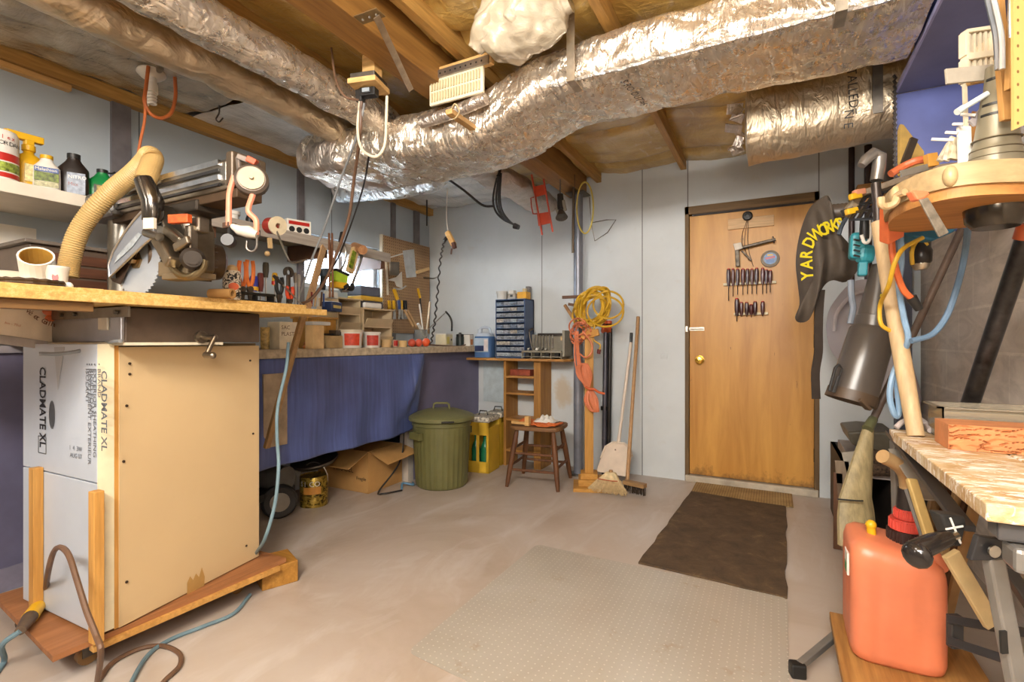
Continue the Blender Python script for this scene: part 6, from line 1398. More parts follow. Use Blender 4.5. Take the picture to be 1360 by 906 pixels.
# dustpan on a long handle
dp = thing('dustpan', 'cream dustpan with a long thin handle leaning on the wall', 'dustpan', at(820, 630, Z=0))
DC = plain('#d6c6b4', .4, 0, .06)
pan = [(800, 608), (797, 622), (838, 629), (840, 605), (836, 596), (828, 590), (812, 588), (804, 593)]
pb_ = [at(u, v, Y=3.60) for u, v in pan]
pb_ = [V((p.x, 3.80+(-.30)*(1-min(1, p.z/.45)), p.z)) for p in [at(u, v, Y=3.66) for u, v in pan]]
b = MB(); b.prism(pb_, (0, .012, 0)); b.build('pan', DC, dp, bevel=.004)
b = MB()
ring = pb_[3:]+pb_[:1]
for i in range(len(ring)-1): b.bar(ring[i], ring[i+1], .01, .035, up=(0, 1, 0))
b.build('pan_rim', DC, dp, bevel=.002)
hb = (pb_[5]+pb_[6])/2
b = MB(); b.cyl(hb, hb+(at(838, 455, Y=3.90)-hb)*.3, .013, .009, 12); b.cyl(hb, at(838, 455, Y=3.90), .0115, n=12); b.build('handle', DC, dp, smooth=True)
MB().cyl(at(838, 455, Y=3.90), at(838.5, 442, Y=3.905), .011, n=12).build('black_grip', BLACK, dp, smooth=True)
MB().box(V((pb_[0]+pb_[3])/2)+V((0.0, -.012, .06)), (.01, .004, .01)).build('hole', plain('#8a7a68', .5), dp)
# push broom
pbm = thing('push_broom', 'wood-handled shop brush with a dark bristle block at its foot', 'broom', at(845, 660, Z=0))
h0 = at(834, 643, Z=.12); h0 = V((h0.x, 3.46, .10)); 
hb = at(833, 640, Y=3.50); MB().cyl(V((hb.x, 3.50, .055)), at(847.5, 421, Y=3.905), .0135, n=14).build('handle', wood('#9a7450', '#c09868', 2), pbm, smooth=True)
ba, bb_ = at(829, 650, Y=3.44), at(857, 655, Y=3.40); ba.z = bb_.z = .07
MB().bar(ba, bb_, .05, .028, up=(0, 0, 1)).build('brush_block', wood('#8a6a44', '#b08a5c', 0), pbm, bevel=.003)
b = MB(); rnd = random.Random(2)
for i in range(110):
    k = rnd.random(); o = ba.lerp(bb_, k)+V((0, rnd.uniform(-.02, .02), -.01)); b.cyl(o, o+V((rnd.uniform(-.008, .008), rnd.uniform(-.01, .01), -.055)), .0022, .0015, 4)
tag(b.build('bristles', plain('#3a2c20', .8, 0, .3, 60), pbm), kind='stuff')
# corn broom
cb_ = thing('corn_broom', 'straw corn broom head spread on the floor in front of the dustpan', 'broom', at(805, 655, Z=0))
S1 = plain('#c4ab80', .7, 0, .15, 40); sh = at(812, 630, Y=3.42); fa, fb = at(780, 655, Y=3.33), at(832, 658, Y=3.33)
sh.z = .12; fa.z = fb.z = .012
b = MB(); top = sh
sw_ = V((fb-fa))*.5
b.prism([top+V((-.03, 0, .015)), top+V((.035, 0, .015)), top+V((.07, -.02, -.04)), top+V((-.09, -.02, -.04))], (0, -.03, 0)); b.build('stitched_head', plain('#cdb990', .7, 0, .2, 30), cb_, bevel=.006)
b = MB(); rnd = random.Random(9)
for i in range(420):
    k = rnd.random(); o = (top+V((-.088, -.025, -.038))).lerp(top+V((.068, -.025, -.038)), k)+V((0, rnd.uniform(-.018, .018), 0)); e_ = fa.lerp(fb, k)+V((rnd.uniform(-.01, .01), rnd.uniform(-.03, .03), rnd.uniform(-.004, .01))); b.cyl(o, e_, .0028, .0016, 4)
tag(b.build('straw', S1, cb_), kind='stuff')
b = MB(); b.tube([top+V((-.08, -.052, -.032)), top+V((0, -.053, -.036)), top+V((.06, -.052, -.032))], .003, 6, smooth=3); b.build('stitching', plain('#b0451c', .6), cb_)
MB().cyl(top+V((0, -.012, .0)), top+V((0, -.012, .028)), .018, .013, n=12).build('handle', wood('#9a7450', '#c09868', 2), cb_, smooth=True)
# ---------------- things hung on the door
DYF = YB+.005
dp_ = lambda u, v, off=0: at(u, v, Y=DYF-off)
a = dp_(967, 292); e_ = dp_(1028, 284)
tb = thing('door_board', 'pale wood board screwed to the door with a black knob and dangling strings', 'board', dp_(997, 295))
MB().bb((a.x, DYF-.016, a.z-.075), (e_.x, DYF, a.z)).build('board', wood('#c9a070', '#e0bd90', 0), tb, bevel=.002)
c = dp_(993, 288); b = MB(); b.lathe([(0, 0), (.032, 0), (.034, .012), (.026, .022), (.014, .024), (.012, .016), (0, .016)], V((c.x, DYF-.016, c.z)), rot('X', PI/2), 24); b.build('black_knob', BLACK, tb, smooth=True)
for i, (du, l_) in enumerate(((-4, 40), (-1, 52), (3, 60))):
    b = MB(); b.tube([dp_(993+du*.3, 294, .02), dp_(990+du, 294+l_*.4, .02), dp_(991+du*1.4, 294+l_*.7, .01), dp_(996+du*1.5, 294+l_, .01)], .0022, 6, smooth=4); b.build('string', BRN, tb)
cg = thing('caulking_gun', 'paint-splattered caulking gun hanging across the door', 'caulking gun', dp_(990, 330))
g0, g1 = dp_(982, 330, .04), dp_(1030, 318, .04)
GM = plain('#6f6558', .5, .4, .4, 40)
b = MB(); b.cyl(g0, g1, .011, n=12); b.build('push_rod', GM, cg, smooth=True)
b = MB(); b.bar(g0.lerp(g1, .08), g0.lerp(g1, .85), .014, .03, up=(0, 1, 0)); b.build('cradle', GM, cg, bevel=.003)
b = MB(); b.lathe([(0, 0), (.025, 0), (.025, .008), (0, .008)], g0.lerp(g1, .93), frame(g1-g0), 20); b.build('end_ring', GM, cg)
MB().prism([dp_(974, 325, .02), dp_(985, 323, .02), dp_(987, 331, .02), dp_(977, 334, .02)], (0, -.04, 0)).build('head_block', plain('#cfc4b4', .5), cg, bevel=.003)
b = MB(); b.bar(dp_(979, 332, .035), dp_(980, 354, .035), .028, .02, up=(0, 1, 0)); b.build('handle', GM, cg, bevel=.005)
b = MB(); b.bar(dp_(985, 333, .035), dp_(998, 346, .035), .012, .02, up=(0, 1, 0)); b.build('trigger', GM, cg, bevel=.003)
c = dp_(1023, 344); t = thing('line_spool', 'round clear disc with a blue and red label hanging on the door', 'disc', V((c.x, DYF, c.z)))
b = MB(); b.lathe([(0, 0), (.055, 0), (.060, .006), (.058, .018), (.040, .024), (0, .024)], V((c.x, DYF-.001, c.z)), rot('X', PI/2), 40); b.build('disc', plain('#8f8578', .2), t, smooth=True)
b = MB(); b.lathe([(0, 0), (.041, 0), (.041, .002), (0, .002)], V((c.x, DYF-.025, c.z)), rot('X', PI/2), 40); b.build('round_label', plain('#5f86b5', .4, var=.25, scale=40), t)
b = MB(); b.box(V((c.x, DYF-.028, c.z+.005)), (.06, .001, .014), rot('Y', -.15)); b.build('red_banner', plain('#b04a5a', .4), t); b = MB(); b.box(V((c.x, DYF-.028, c.z+.024)), (.035, .001, .01)); b.build('yellow_banner', YEL, t); b = MB(); b.box(V((c.x, DYF-.028, c.z-.02)), (.05, .001, .02)); b.build('blue_banner', plain('#2f5f9c', .4), t)
# two racks of screwdrivers
def rack(name, label, u0, v0, u1, v1, n, us, tops, bots, glabel, first_r):
    A, B = dp_(u0, v0), dp_(u1, v1)
    t = thing(name, label, 'rack', (A+B)/2)
    MB().bar(V((A.x, DYF-.012, A.z)), V((B.x, DYF-.012, B.z)), .006, .022, up=(0, 1, 0)).build('rack_strip', plain('#d9c79a', .5), t) if False else MB().bb((A.x, DYF-.030, A.z-.011), (B.x, DYF-.0, A.z-.006+.012)).build('rack_strip', plain('#d8cba8', .5), t, bevel=.001)
    for i in range(n):
        u = us[i]; x = dp_(u, v0, .018).x; top = at(u, tops[i], Y=DYF-.018).z; bot = at(u, bots[i], Y=DYF-.018).z
        hl = (top-A.z)*1.15
        o = thing('screwdriver', glabel[i], 'screwdriver', V((x, DYF-.044, bot)), 0, label+' tools')
        o['group'] = 'screwdrivers in the '+('upper' if n > 7 else 'lower')+' rack on the door'
        Lh = top-bot; s0 = Lh-hl; r = first_r*(1 if i % 3 else 1.12)
        b = MB(); b.cyl((0, 0, 0), (0, 0, s0), .0028, n=8); b.build('shank', plain('#4a3a30', .4, .6), o, local=True)
        b = MB(); b.lathe([(0, s0), (r*.7, s0), (r*.75, s0+hl*.12), (r, s0+hl*.3), (r, s0+hl*.8), (r*.8, s0+hl*.97), (0, s0+hl)], (0, 0, 0), None, 10); b.build('handle', plain('#4e1f1a' if i % 2 else '#3c1a1c', .35), o, local=True, smooth=True)
        b = MB(); b.lathe([(0, s0+hl*.99), (r*.82, s0+hl*.96), (r*.6, s0+hl*1.03), (0, s0+hl*1.04)], (0, 0, 0), None, 10); b.build('red_cap', RED, o, local=True, smooth=True)
ordn = ['leftmost', 'second', 'third', 'fourth', 'fifth', 'sixth', 'seventh', 'eighth', 'ninth', 'rightmost']
rack('screwdriver_rack', 'white strip rack holding the upper row of screwdrivers on the door', 961, 378, 1031, 375, 10, [968, 974, 980, 987, 993, 999, 1005, 1013, 1018, 1023], [358, 358, 358, 358, 358, 358, 357, 357, 359, 360], [400, 394, 392, 392, 391, 391, 391, 391, 390, 389], [o+' dark red screwdriver in the upper door rack' for o in ordn], .0125)
ord2 = ['leftmost', 'second', 'third', 'fourth', 'fifth', 'rightmost']
rack('screwdriver_rack', 'white strip rack holding the lower row of stubby screwdrivers on the door', 975, 417, 1020, 416, 6, [979, 985, 992, 998, 1003, 1013], [397, 402, 402, 405, 401, 401], [427, 421, 421, 422, 420, 420], [o+' stubby screwdriver in the lower door rack' for o in ord2], .0135)
# ================================================================== MATS
def mat_quad(name, label, pts, th, mat, cat='mat', rnd_=0.0, seed=0, wav=.0):
    P3 = [at(u, v, Z=0) for u, v in pts]; b = MB()
    out = []
    if rnd_:
        n = len(P3)
        for i in range(n):
            a, c_, d_ = P3[i-1], P3[i], P3[(i+1) % n]; p0_ = c_+(a-c_).normalized()*rnd_; p1_ = c_+(d_-c_).normalized()*rnd_
            for k in range(7):
                t = k/6; out.append((p0_*(1-t)**2+c_*2*t*(1-t)+p1_*t*t))
    else:
        for i in range(len(P3)):
            a, c_ = P3[i], P3[(i+1) % len(P3)]
            m = 14
            for k in range(m):
                p = a.lerp(c_, k/m); 
                if wav: p += V((noise.noise(p*6+V((seed, 0, 0))), noise.noise(p*6+V((0, seed, 0))), 0))*wav
                out.append(p)
    b.prism([V((p.x, p.y, .0015)) for p in out], (0, 0, th)); return tag(b.build(name, mat, bevel=0), label, cat)
# clear chair mat: slightly tinted plastic with a grid of studs
cm = NT('clear_plastic_mat'); vec = cm.mapping(); 
n1 = cm.noise(vec, 1.6, 6, .65, .6); n2 = cm.noise(vec, 7, 5, .7)
col = cm.ramp(n1, [(.3, hx('#a0978a')), (.55, hx('#a9a296')), (.75, hx('#b0aba3'))])
col = cm.mix(cm.ramp(n2, [(.60, 0.), (.74, .6)]), col, hx('#8f744c'))
s3 = cm.n('ShaderNodeSeparateXYZ'); cm.l(vec, s3.inputs[0])
def fr2(o, d=.025): return cm.math('ABSOLUTE', cm.math('SUBTRACT', cm.math('FRACT', cm.math('DIVIDE', o, d)), .5))
dd = cm.math('ADD', cm.math('POWER', fr2(s3.outputs[0]), 2), cm.math('POWER', fr2(s3.outputs[1]), 2))
dots = cm.ramp(dd, [(.006, 1.), (.018, 0.)])
col = cm.mix(cm.math('MULTIPLY', dots, .5), col, hx('#dcd6ca')); cm.base(col); cm.set(.28, 0); cm.bump(cm.math('ADD', dots, cm.math('MULTIPLY', n2, .4)), .35, .002)
mat_quad('chair_mat', 'large dusty clear plastic mat with rounded corners on the floor', [(713, 724), (541, 867), (700, 945), (1050, 1010), (1046, 796)], .0025, cm.m, rnd_=.035)
dk = NT('dark_carpet_mat'); vec = dk.mapping(); col = dk.ramp(dk.noise(vec, 9, 6, .7, .5), [(.3, hx('#3a2c1e')), (.6, hx('#5a4630')), (.78, hx('#7d6844'))]); col = dk.mix(dk.ramp(dk.noise(vec, 30, 5, .8), [(.72, 0.), (.76, .6)]), col, hx('#a08c68')); dk.base(col); dk.set(.85); dk.bump(dk.noise(vec, 60, 4), .5, .004)
mat_quad('carpet_runner', 'worn dark brown carpet runner in front of the door', [(918, 654), (849, 749), (1044.5, 796), (1045, 675)], .008, dk.m, 'runner', wav=.012, seed=3)
wv_ = NT('woven_mat'); vec = wv_.mapping((1, 1, 1), (0, 0, .0)); s4 = wv_.n('ShaderNodeSeparateXYZ'); wv_.l(vec, s4.inputs[0])
def fr4(o, d): return wv_.math('ABSOLUTE', wv_.math('SUBTRACT', wv_.math('FRACT', wv_.math('DIVIDE', o, d)), .5))
g_ = wv_.math('MAXIMUM', fr4(s4.outputs[0], .016), fr4(s4.outputs[1], .012)); base_ = wv_.ramp(wv_.noise(vec, 6, 5, .6), [(.3, hx('#8a6c40')), (.7, hx('#b59a68'))])
wv_.base(wv_.mix(wv_.ramp(g_, [(.36, 0.), (.46, .75)]), base_, hx('#5a4428'))); wv_.set(.8); wv_.bump(g_, -.6, .004)
mat_quad('woven_doormat', 'small tan woven doormat right at the door threshold', [(927, 637), (915, 660), (1054, 675), (1051, 650)], .007, wv_.m, 'doormat')
# wall oddments
p = at(882, 472, Y=YB); tag(MB().bb((p.x-.025, YB-.008, p.z-.03), (p.x+.025, YB, p.z+.02)).build('wall_card', plain('#c6cccf', .5), bevel=.001), 'small blank white tag on the wall left of the door', 'tag')

# ================================================================== RIGHT SIDE
def seg(u, v, d): return at(u, v, d=d)
# blue wall shelf
bs_ = thing('blue_shelf', 'dark blue painted overhead shelf with a lavender front edge on the right wall', 'shelf', (.62, 1.3, 1.5))
MB().bb((.457, -.4, 2.10), (XR, 2.64, 2.118)).build('shelf_board', plain('#6a6c8c', .5, 0, .1, 5), bs_)
MB().bb((.450, -.4, 2.098), (.457, 2.64, 2.122)).build('front_edge', plain('#9c9cc4', .5), bs_)
MB().bb((.457, 2.64, 1.50), (XR, 2.66, 2.098)).build('end_panel', PURPD, bs_)
MB().bb((.450, 2.638, 1.50), (.4565, 2.662, 2.095)).build('edge_strip', plain('#8f8cab', .5), bs_)
MB().bb((.45, -.4, 2.119), (.46, 2.3, 2.30)).build('upper_fascia', plain('#2c3d7c', .5), bs_)
b = MB()
for i in range(50): b.box(V((.442, 2.60, 2.16-.0110*i))+V((.004*(i % 2), 0, 0)), (.008, .010, .012), rot('Y', .5 if i % 2 else -.5))
tag(b.build('saw_chain', plain('#3a3430', .4, .5)), 'long dark chainsaw chain hanging from the front edge of the blue shelf', 'chain')
# dark post, pipes on the back wall at the right
p0, p1 = at(1190, 400, Y=3.86), at(1211, 400, Y=3.86)
struct(MB().bb((p0.x, 3.85, 0), (p1.x, 3.93, 2.3)).build('trim_30', plain('#4a4c5a', .5)))
for u, r_, lab, zb in ((1131, .017, 'thin dark pipe nearest the door on the back wall', .95), (1153, .021, 'dark pipe nearer the right corner on the back wall', 1.2)):
    p = at(u, 300, Y=3.88); tag(MB().cyl((p.x, 3.88, zb), (p.x, 3.88, 2.3), r_, n=16).build('wall_pipe', plain('#3c2e2c', .4, .4), smooth=True), lab, 'pipe')
p = at(1150, 205, Y=3.8); tag(MB().bb((p.x-.05, 3.74, 1.9), (XR, 3.82, 2.02)).build('wood_block_beam', WOODX), 'short brown timber block under the duct in the back right corner', 'timber')
# white plastic hood behind
b = MB(); out = [(1097, 432), (1103, 408), (1130, 376), (1160, 372), (1190, 385), (1205, 460), (1223, 522), (1217, 540), (1190, 530), (1160, 515), (1125, 492), (1102, 462)]
hp = thing('plastic_hood', 'large pale grey moulded plastic shell hung on the wall behind the blower tube', 'shell', at(1150, 540, Y=3.3))
def pillow(outline, Y, depth, rings=6, cut=1.0, base=0.0, cen=None, pw=.5, back=True):
    P0 = [at(u, v, Y=Y) for u, v in outline]; P0 = catmull(P0+[P0[0]], 4)[:-1]
    c = cen or sum(P0, V((0, 0, 0)))/len(P0); b = MB(); n = len(P0); vs = []; lay = []
    ks = [i/rings for i in range(rings+1)]
    for sgn in ((-1, 1) if back else (-1,)):
        for k in ks:
            s = 1-k*.93; dd = depth*(1-s**2.2)**pw
            for p in P0: q = c+(p-c)*s; vs.append(q+V((0, sgn*dd, 0))+V((1, 1, 1))*0)
    m = rings+1
    fs = []
    for h in range(2 if back else 1):
        o = h*m*n
        for k in range(rings):
            for i in range(n): fs.append((o+k*n+i, o+k*n+(i+1) % n, o+(k+1)*n+(i+1) % n, o+(k+1)*n+i))
        fs.append(tuple(o+rings*n+i for i in range(n)))
    b.add(vs, fs); return b
b = pillow(out, 3.55, .07); b.build('shell', plain('#aaa4a8', .35, 0, .05, 4), hp, smooth=True, ang=70)
b = MB(); b.tube([at(u, v, Y=3.47) for u, v in ((1108, 440), (1112, 415), (1135, 390), (1165, 388), (1185, 400))], .01, 8, smooth=5); b.build('moulded_rib', plain('#c4bec0', .35), hp, smooth=True)
# ---------------- yardworks bag
BAGM = plain('#4c4238', .75, 0, .12, 12, .15, name='grey_brown_canvas')
yb_ = thing('blower_bag', 'grey-brown cloth blower bag with curved yellow lettering hanging beside the door', 'bag', at(1095, 425, Y=2.75))
out = [(1090, 264), (1100, 261), (1107, 275), (1115, 305), (1128, 325), (1138, 345), (1138, 360), (1124, 374), (1106, 373), (1097, 377), (1090, 388), (1084, 404), (1074, 425), (1061, 428), (1056, 421), (1062, 404), (1060, 380), (1057, 350), (1060, 320), (1068, 292), (1078, 272)]
YB_ = 2.70
b = pillow(out, YB_, .085, 8, cen=at(1094, 340, Y=YB_))
b.v = [p+V((0, .022*math.sin((p.x*CS+p.y*SN)*75+p.z*6), 0)) for p in b.v]
b.build('bag_cloth', BAGM, yb_, smooth=True, ang=80)
R_ = at(1104, 283, Y=YB_); e_ = at(1126, 281, Y=YB_)
b = MB(); b.tube([R_.lerp(e_, k/8) for k in range(9)], .038, 16, rib=.06); b.build('ribbed_collar', plain('#4a3e34', .4), yb_, smooth=True)
b = MB(); sp_pts = [(1090, 385), (1088, 410), (1087, 440), (1087, 468), (1083, 495), (1084, 530)]; wd = [.035, .038, .038, .036, .042, .048]
pts = catmull([at(u, v, Y=YB_) for u, v in sp_pts], 4); vs = []
for i, p in enumerate(pts): w_ = .019; vs += [p-RT*w_, p+RT*w_]
b.add(vs, [(2*i, 2*i+1, 2*i+3, 2*i+2) for i in range(len(pts)-1)]); b.build('strap', plain('#3a3028', .7), yb_, solid=.006)
YT = plain('#d6c21c', .5, var=.0)
lt = [('Y', 1080, 371, 95), ('A', 1079, 357, 92), ('R', 1078, 344, 86), ('D', 1079, 331, 68), ('W', 1081, 322, 38), ('O', 1091, 315, 28), ('R', 1098, 311, 24), ('K', 1105, 308, 14), ('S', 1112, 306, 8)]
for ch, u, v, ang_ in lt:
    p = at(u, v, Y=YB_-.125); a = math.radians(ang_); xd = RT*math.cos(a)+UP*math.sin(a); yd = -RT*math.sin(a)+UP*math.cos(a)
    lettering(yb_, ch, .075, p, xd, yd, YT, depth=.0, font_x=.8, bold=.0018)
# ---------------- blower tube
bt = thing('blower_tube', 'wide brown-grey plastic blower tube with yellow lettering hanging upside down', 'tube', at(1132, 540, Y=2.35))
D = 1.95
ax0, ax1, ax2 = seg(1170, 352, D), seg(1160, 436, D), seg(1130, 530, D)
BT = plain('#4d4640', .28, 0, .08, 5)
b = MB(); b.tube([ax0, ax0.lerp(ax1, .45), ax0.lerp(ax1, .8), ax0.lerp(ax1, .81), ax0.lerp(ax1, .98), ax1, ax1.lerp(ax2, .06), ax1.lerp(ax2, .5), ax2], [.031, .045, .058, .061, .066, .070, .078, .080, .084], 36); b.build('tube_body', BT, bt, smooth=True, ang=30)
Rt = frame(ax2-ax1)
b = MB(); b.lathe([(.070, -.03), (.086, -.03), (.088, .01), (.082, .012), (.070, .0)], ax2, Rt, 36); b.build('end_collar', plain('#4d3c2c', .5), bt, smooth=True)
b = MB(); q = [seg(1114, 484, D-.05), seg(1109, 489, D-.05), seg(1101, 519, D-.05), seg(1106, 521, D-.05), seg(1113, 500, D-.05)]; b.tube(q, .005, 8); b.tube([q[0], seg(1118, 490, D-.05), seg(1108, 521, D-.05)], .004, 8); b.build('wire_latch', BLACK, bt, smooth=True)
b = MB(); b.bar(seg(1140, 530, D-.08), seg(1154, 544, D-.08), .03, .012); b.build('end_tab', plain('#4d3c2c', .5), bt, bevel=.003)
for i, ch in enumerate('WORKS'):
    k = i/4; p = seg(1175-6*k-2, 376+27*k, D-.062); dn = (seg(1163, 405, D)-seg(1172, 372, D)).normalized(); lettering(bt, ch, .040, p-dn*.012, dn, dn.cross(FW)*-1 if dn.cross(FW).dot(RT) < 0 else dn.cross(FW), YT, depth=.0, font_x=.85, bold=.001)
# hooks above: grey handle tool + wood shaft
sf = thing('wooden_pole', 'thick pale wooden pole with a bent steel socket standing on the folding workbench', 'pole', (.355, 1.80, .78))
w0 = V((.352, 1.78, .781)); w1 = seg(1166, 296, 1.6)
MB().tube([w0, w0.lerp(w1, .3), w0.lerp(w1, .7), w1], [.0205, .0225, .0215, .019], 18).build('shaft', wood('#a88a62', '#cfb389', 2, 5), sf, smooth=True)
b = MB(); b.tube([w1, seg(1165, 270, 1.6), seg(1163, 243, 1.6)], [.012, .013, .014], 12); b.build('tang', plain('#3a302a', .35, .5), sf, smooth=True)
b = MB(); b.tube([seg(1164, 240, 1.6), seg(1167, 222, 1.6), seg(1168, 208, 1.6), seg(1160, 204, 1.6), seg(1150, 212, 1.6), seg(1144, 220, 1.6)], [.018, .019, .02, .019, .017, .012], 16, smooth=0); b.build('steel_socket', plain('#86807a', .3, .7, .15, 12), sf, smooth=True)
# plank shelf with black grid rack
ps = thing('plank_shelf', 'short weathered plank with a black plastic grid rack under it on the right', 'shelf', (.45, 2.2, 1.6))
pA, pB = at(1148, 259, Z=1.60), at(1240, 228, Z=1.60)
nb = V((pB.y-pA.y, -(pB.x-pA.x), 0)).normalized(); nb = -nb if nb.x < 0 else nb
b = MB(); b.prism([pA, pB, V((XR, pB.y, 1.6)), V((XR, pA.y, 1.6))], (0, 0, .022)); b.build('plank', wood('#7a6a58', '#a89680', 0), ps, bevel=.002)
gA, gB = at(1149, 262, Z=1.585), at(1196, 249, Z=1.585); gC = seg(1130, 292, 1.80); gD = seg(1172, 290, 1.62)
for k in range(5): MB().bar(gA.lerp(gB, k/4), gC.lerp(gD, k/4), .012, .008).build('grid_bar', BLACK, ps)
for k in range(4): MB().bar(gA.lerp(gC, k/3), gB.lerp(gD, k/3), .014, .008).build('grid_bar', BLACK, ps)
for i, (u, v, mt, lab) in enumerate(((1136, 262, YEL, 'yellow plug body on the black grid rack, upper'), (1131, 282, YEL, 'yellow plug body on the black grid rack, lower'), (1141, 257, plain('#d08a6a', .5), 'pink rubber cap at the left of the black grid rack'))):
    p = seg(u, v, 1.82); tag(MB().bar(p-RT*.02, p+RT*.02+UP*.008, .022, .022).build('cable_plug', mt, bevel=.004), lab, 'plug')
t = thing('coupling_cluster', 'worn brass and grey couplings between the cloth bag and the black rack', 'coupling', seg(1128, 278, 1.9))
b = MB(); b.cyl(seg(1124, 285, 1.9), seg(1142, 268, 1.85), .02, .03, 14); b.build('coupling', plain('#9c8a70', .4, .4), t, smooth=True)
b = MB(); b.cyl(seg(1130, 276, 1.88), seg(1132, 284, 1.88), .034, n=14); b.build('ring', BLACK, t, smooth=True)
# teal circular saw / tool
tk = thing('teal_power_tool', 'teal power tool with vents hanging behind the wooden pole', 'power tool', seg(1145, 368, 1.95))
b = MB(); b.bar(seg(1141, 310, 1.95), seg(1139, 345, 1.95), .06, .07); b.build('body', TEAL, tk, bevel=.015, seg=3)
b = MB(); b.bar(seg(1151, 325, 1.93), seg(1147, 350, 1.93), .05, .06); b.build('handle', TEAL, tk, bevel=.02, seg=3)
b = MB(); b.bar(seg(1146, 348, 1.93), seg(1145, 367, 1.93), .03, .04); b.build('foot', plain('#2f8a9a', .4), tk, bevel=.006)
for i in range(4): MB().bar(seg(1134, 318+7*i, 1.905), seg(1142, 320+7*i, 1.90), .008, .006).build('vent_slot', BLACK, tk)
b = MB(); b.tube([seg(1149, 290, 1.85), seg(1148, 305, 1.85), seg(1148, 318, 1.85)], .016, 12); b.build('grip', BLACK, tk, smooth=True)
b = MB(); b.tube([seg(1144, 312, 1.84), seg(1148, 322, 1.84), seg(1154, 320, 1.84), seg(1156, 306, 1.84), seg(1154, 290, 1.84)], .006, 8, smooth=4); b.build('white_loop', WHT, tk, smooth=True)
cable('blue_cable', [seg(1130, 372, 2.1), seg(1131, 395, 2.1), seg(1133, 410, 2.1), seg(1129, 430, 2.1)], .012, plain('#7d8590', .5), 'grey-blue cord hanging below the cloth bag')
cable('dark_cable', [seg(1124, 290, 2.0), seg(1118, 300, 2.0), seg(1114, 312, 2.0)], .008, plain('#39424c', .5), 'short dark cord slanting from the bag collar')
# ---------------- round tray overhead
ty_ = thing('round_tray', 'large round wooden tray shelf with a thick bent rim at eye level on the right', 'tray', (.50, 1.33, 1.355))
TRC = V((.50, 1.33, 0)); TR = wood('#98805a', '#b99c70', 0, 6, name='tray_wood')
TP_ = catmull([z(seg(u_, 300, d_), 0) for u_, d_ in ((1430, 1.0), (1380, .985), (1335, .985), (1290, .998), (1250, 1.03), (1215, 1.085), (1188, 1.16), (1174, 1.26), (1178, 1.38))], 6)
TQ_ = TP_+[V((XR, TP_[-1].y, 0)), V((XR, TP_[0].y+.02, 0))]
b = MB(); b.prism([V((p.x, p.y, 1.366)) for p in TQ_], (0, 0, .014)); b.build('tray_floor', TR, ty_)
tc0 = sum(TQ_, V((0, 0, 0)))/len(TQ_); b = MB(); vs = []
for p in TP_:
    n_ = (p-tc0).normalized()
    for r_, z_ in ((.0, 1.364), (.002, 1.388), (.0, 1.410), (-.010, 1.412), (-.011, 1.364)): vs.append(V((p.x+n_.x*r_, p.y+n_.y*r_, z_)))
b.add(vs, [(k*5+i, k*5+(i+1) % 5, (k+1)*5+(i+1) % 5, (k+1)*5+i) for k in range(len(TP_)-1) for i in range(5)]+[tuple(range(5)), tuple((len(TP_)-1)*5+i for i in range(5))]); b.build('tray_rim', TR, ty_, smooth=True, ang=35)
b = MB(); b.prism([V((tc0.x+(p.x-tc0.x)*.93, tc0.y+(p.y-tc0.y)*.93, 1.342)) for p in TQ_[:-2]]+[V((XR-.005, TP_[-1].y-.02, 1.342)), V((XR-.005, TP_[0].y+.05, 1.342))], (0, 0, .023)); b.build('tray_underside', wood('#94602a', '#bd8546', 0, 6), ty_)
b = MB(); 
for u_, d_ in ((1190, 1.15), (1262, 1.018)):
    c = seg(u_, 236, d_); c.z = 1.386; b = MB(); b.ball(c, (.013, .017, .022), 14, rz(-.2)); b.build('rim_knob', plain('#a89068', .4), ty_, smooth=True)
b = MB(); b.tube([seg(1170, 262, 1.13), seg(1171, 272, 1.13), seg(1178, 274, 1.13), seg(1188, 270, 1.12), seg(1192, 260, 1.12), seg(1202, 255, 1.10)], .008, 8, smooth=5); b.build('curled_edge', plain('#a58a64', .5), ty_, smooth=True)
b = MB(); b.lathe([(0, 1.30), (.04, 1.30), (.052, 1.315), (.055, 1.344), (0, 1.344)], z(seg(1322, 250, 1.10), 0), None, 32); b.build('chrome_cup', plain('#4a443c', .2, .8, .1, 10), ty_, smooth=True)
MB().bb((.76, 1.60, 1.30), (XR, 1.70, 1.342)).build('wall_cleat', WOODX, ty_)
# things on the tray  (z=1.38)
t = thing('trimmer_motor', 'tapered grey-beige vented motor housing standing on the round tray', 'motor housing', (.40, 1.22, 1.38))
top, bot = seg(1328, 88, 1.10), seg(1320, 215, 1.12); bot.z = 1.3815
HG = plain('#857d68', .35, .25, .1, 8); Rc = frame(top-bot); Lh = (top-bot).length
b = MB(); b.lathe([(0, 0), (.052, 0), (.050, Lh*.15), (.043, Lh*.35), (.042, Lh*.36), (.040, Lh*.38), (.033, Lh*.62), (.030, Lh*.75), (.026, Lh*.78), (.024, Lh), (.0, Lh)], bot, Rc, 40); b.build('housing', HG, t, smooth=True, ang=30)
for k in (.60, .68, .88): 
    b = MB(); q = bot+Rc.col[2]*Lh*k; lc = Rc.transposed() @ (CAM-q); ac = math.atan2(lc.y, lc.x); rr_ = .0335 if k < .65 else (.0315 if k < .8 else .0255); b.lathe([(rr_-.002, 0), (rr_+.0015, .001), (rr_+.0015, .006), (rr_-.002, .007)], q, Rc, 24, a0=ac-.9, a1=ac+.35); b.build('vent_slot', BLACK, t)
for k in (.2, .28, .34, .42): b = MB(); q = bot+Rc.col[2]*Lh*k; b.lathe([(.051-.022*k, 0), (.0535-.024*k, .0015), (.051-.022*k, .003)], q, Rc, 36); b.build('ring_groove', plain('#6a604c', .5), t)
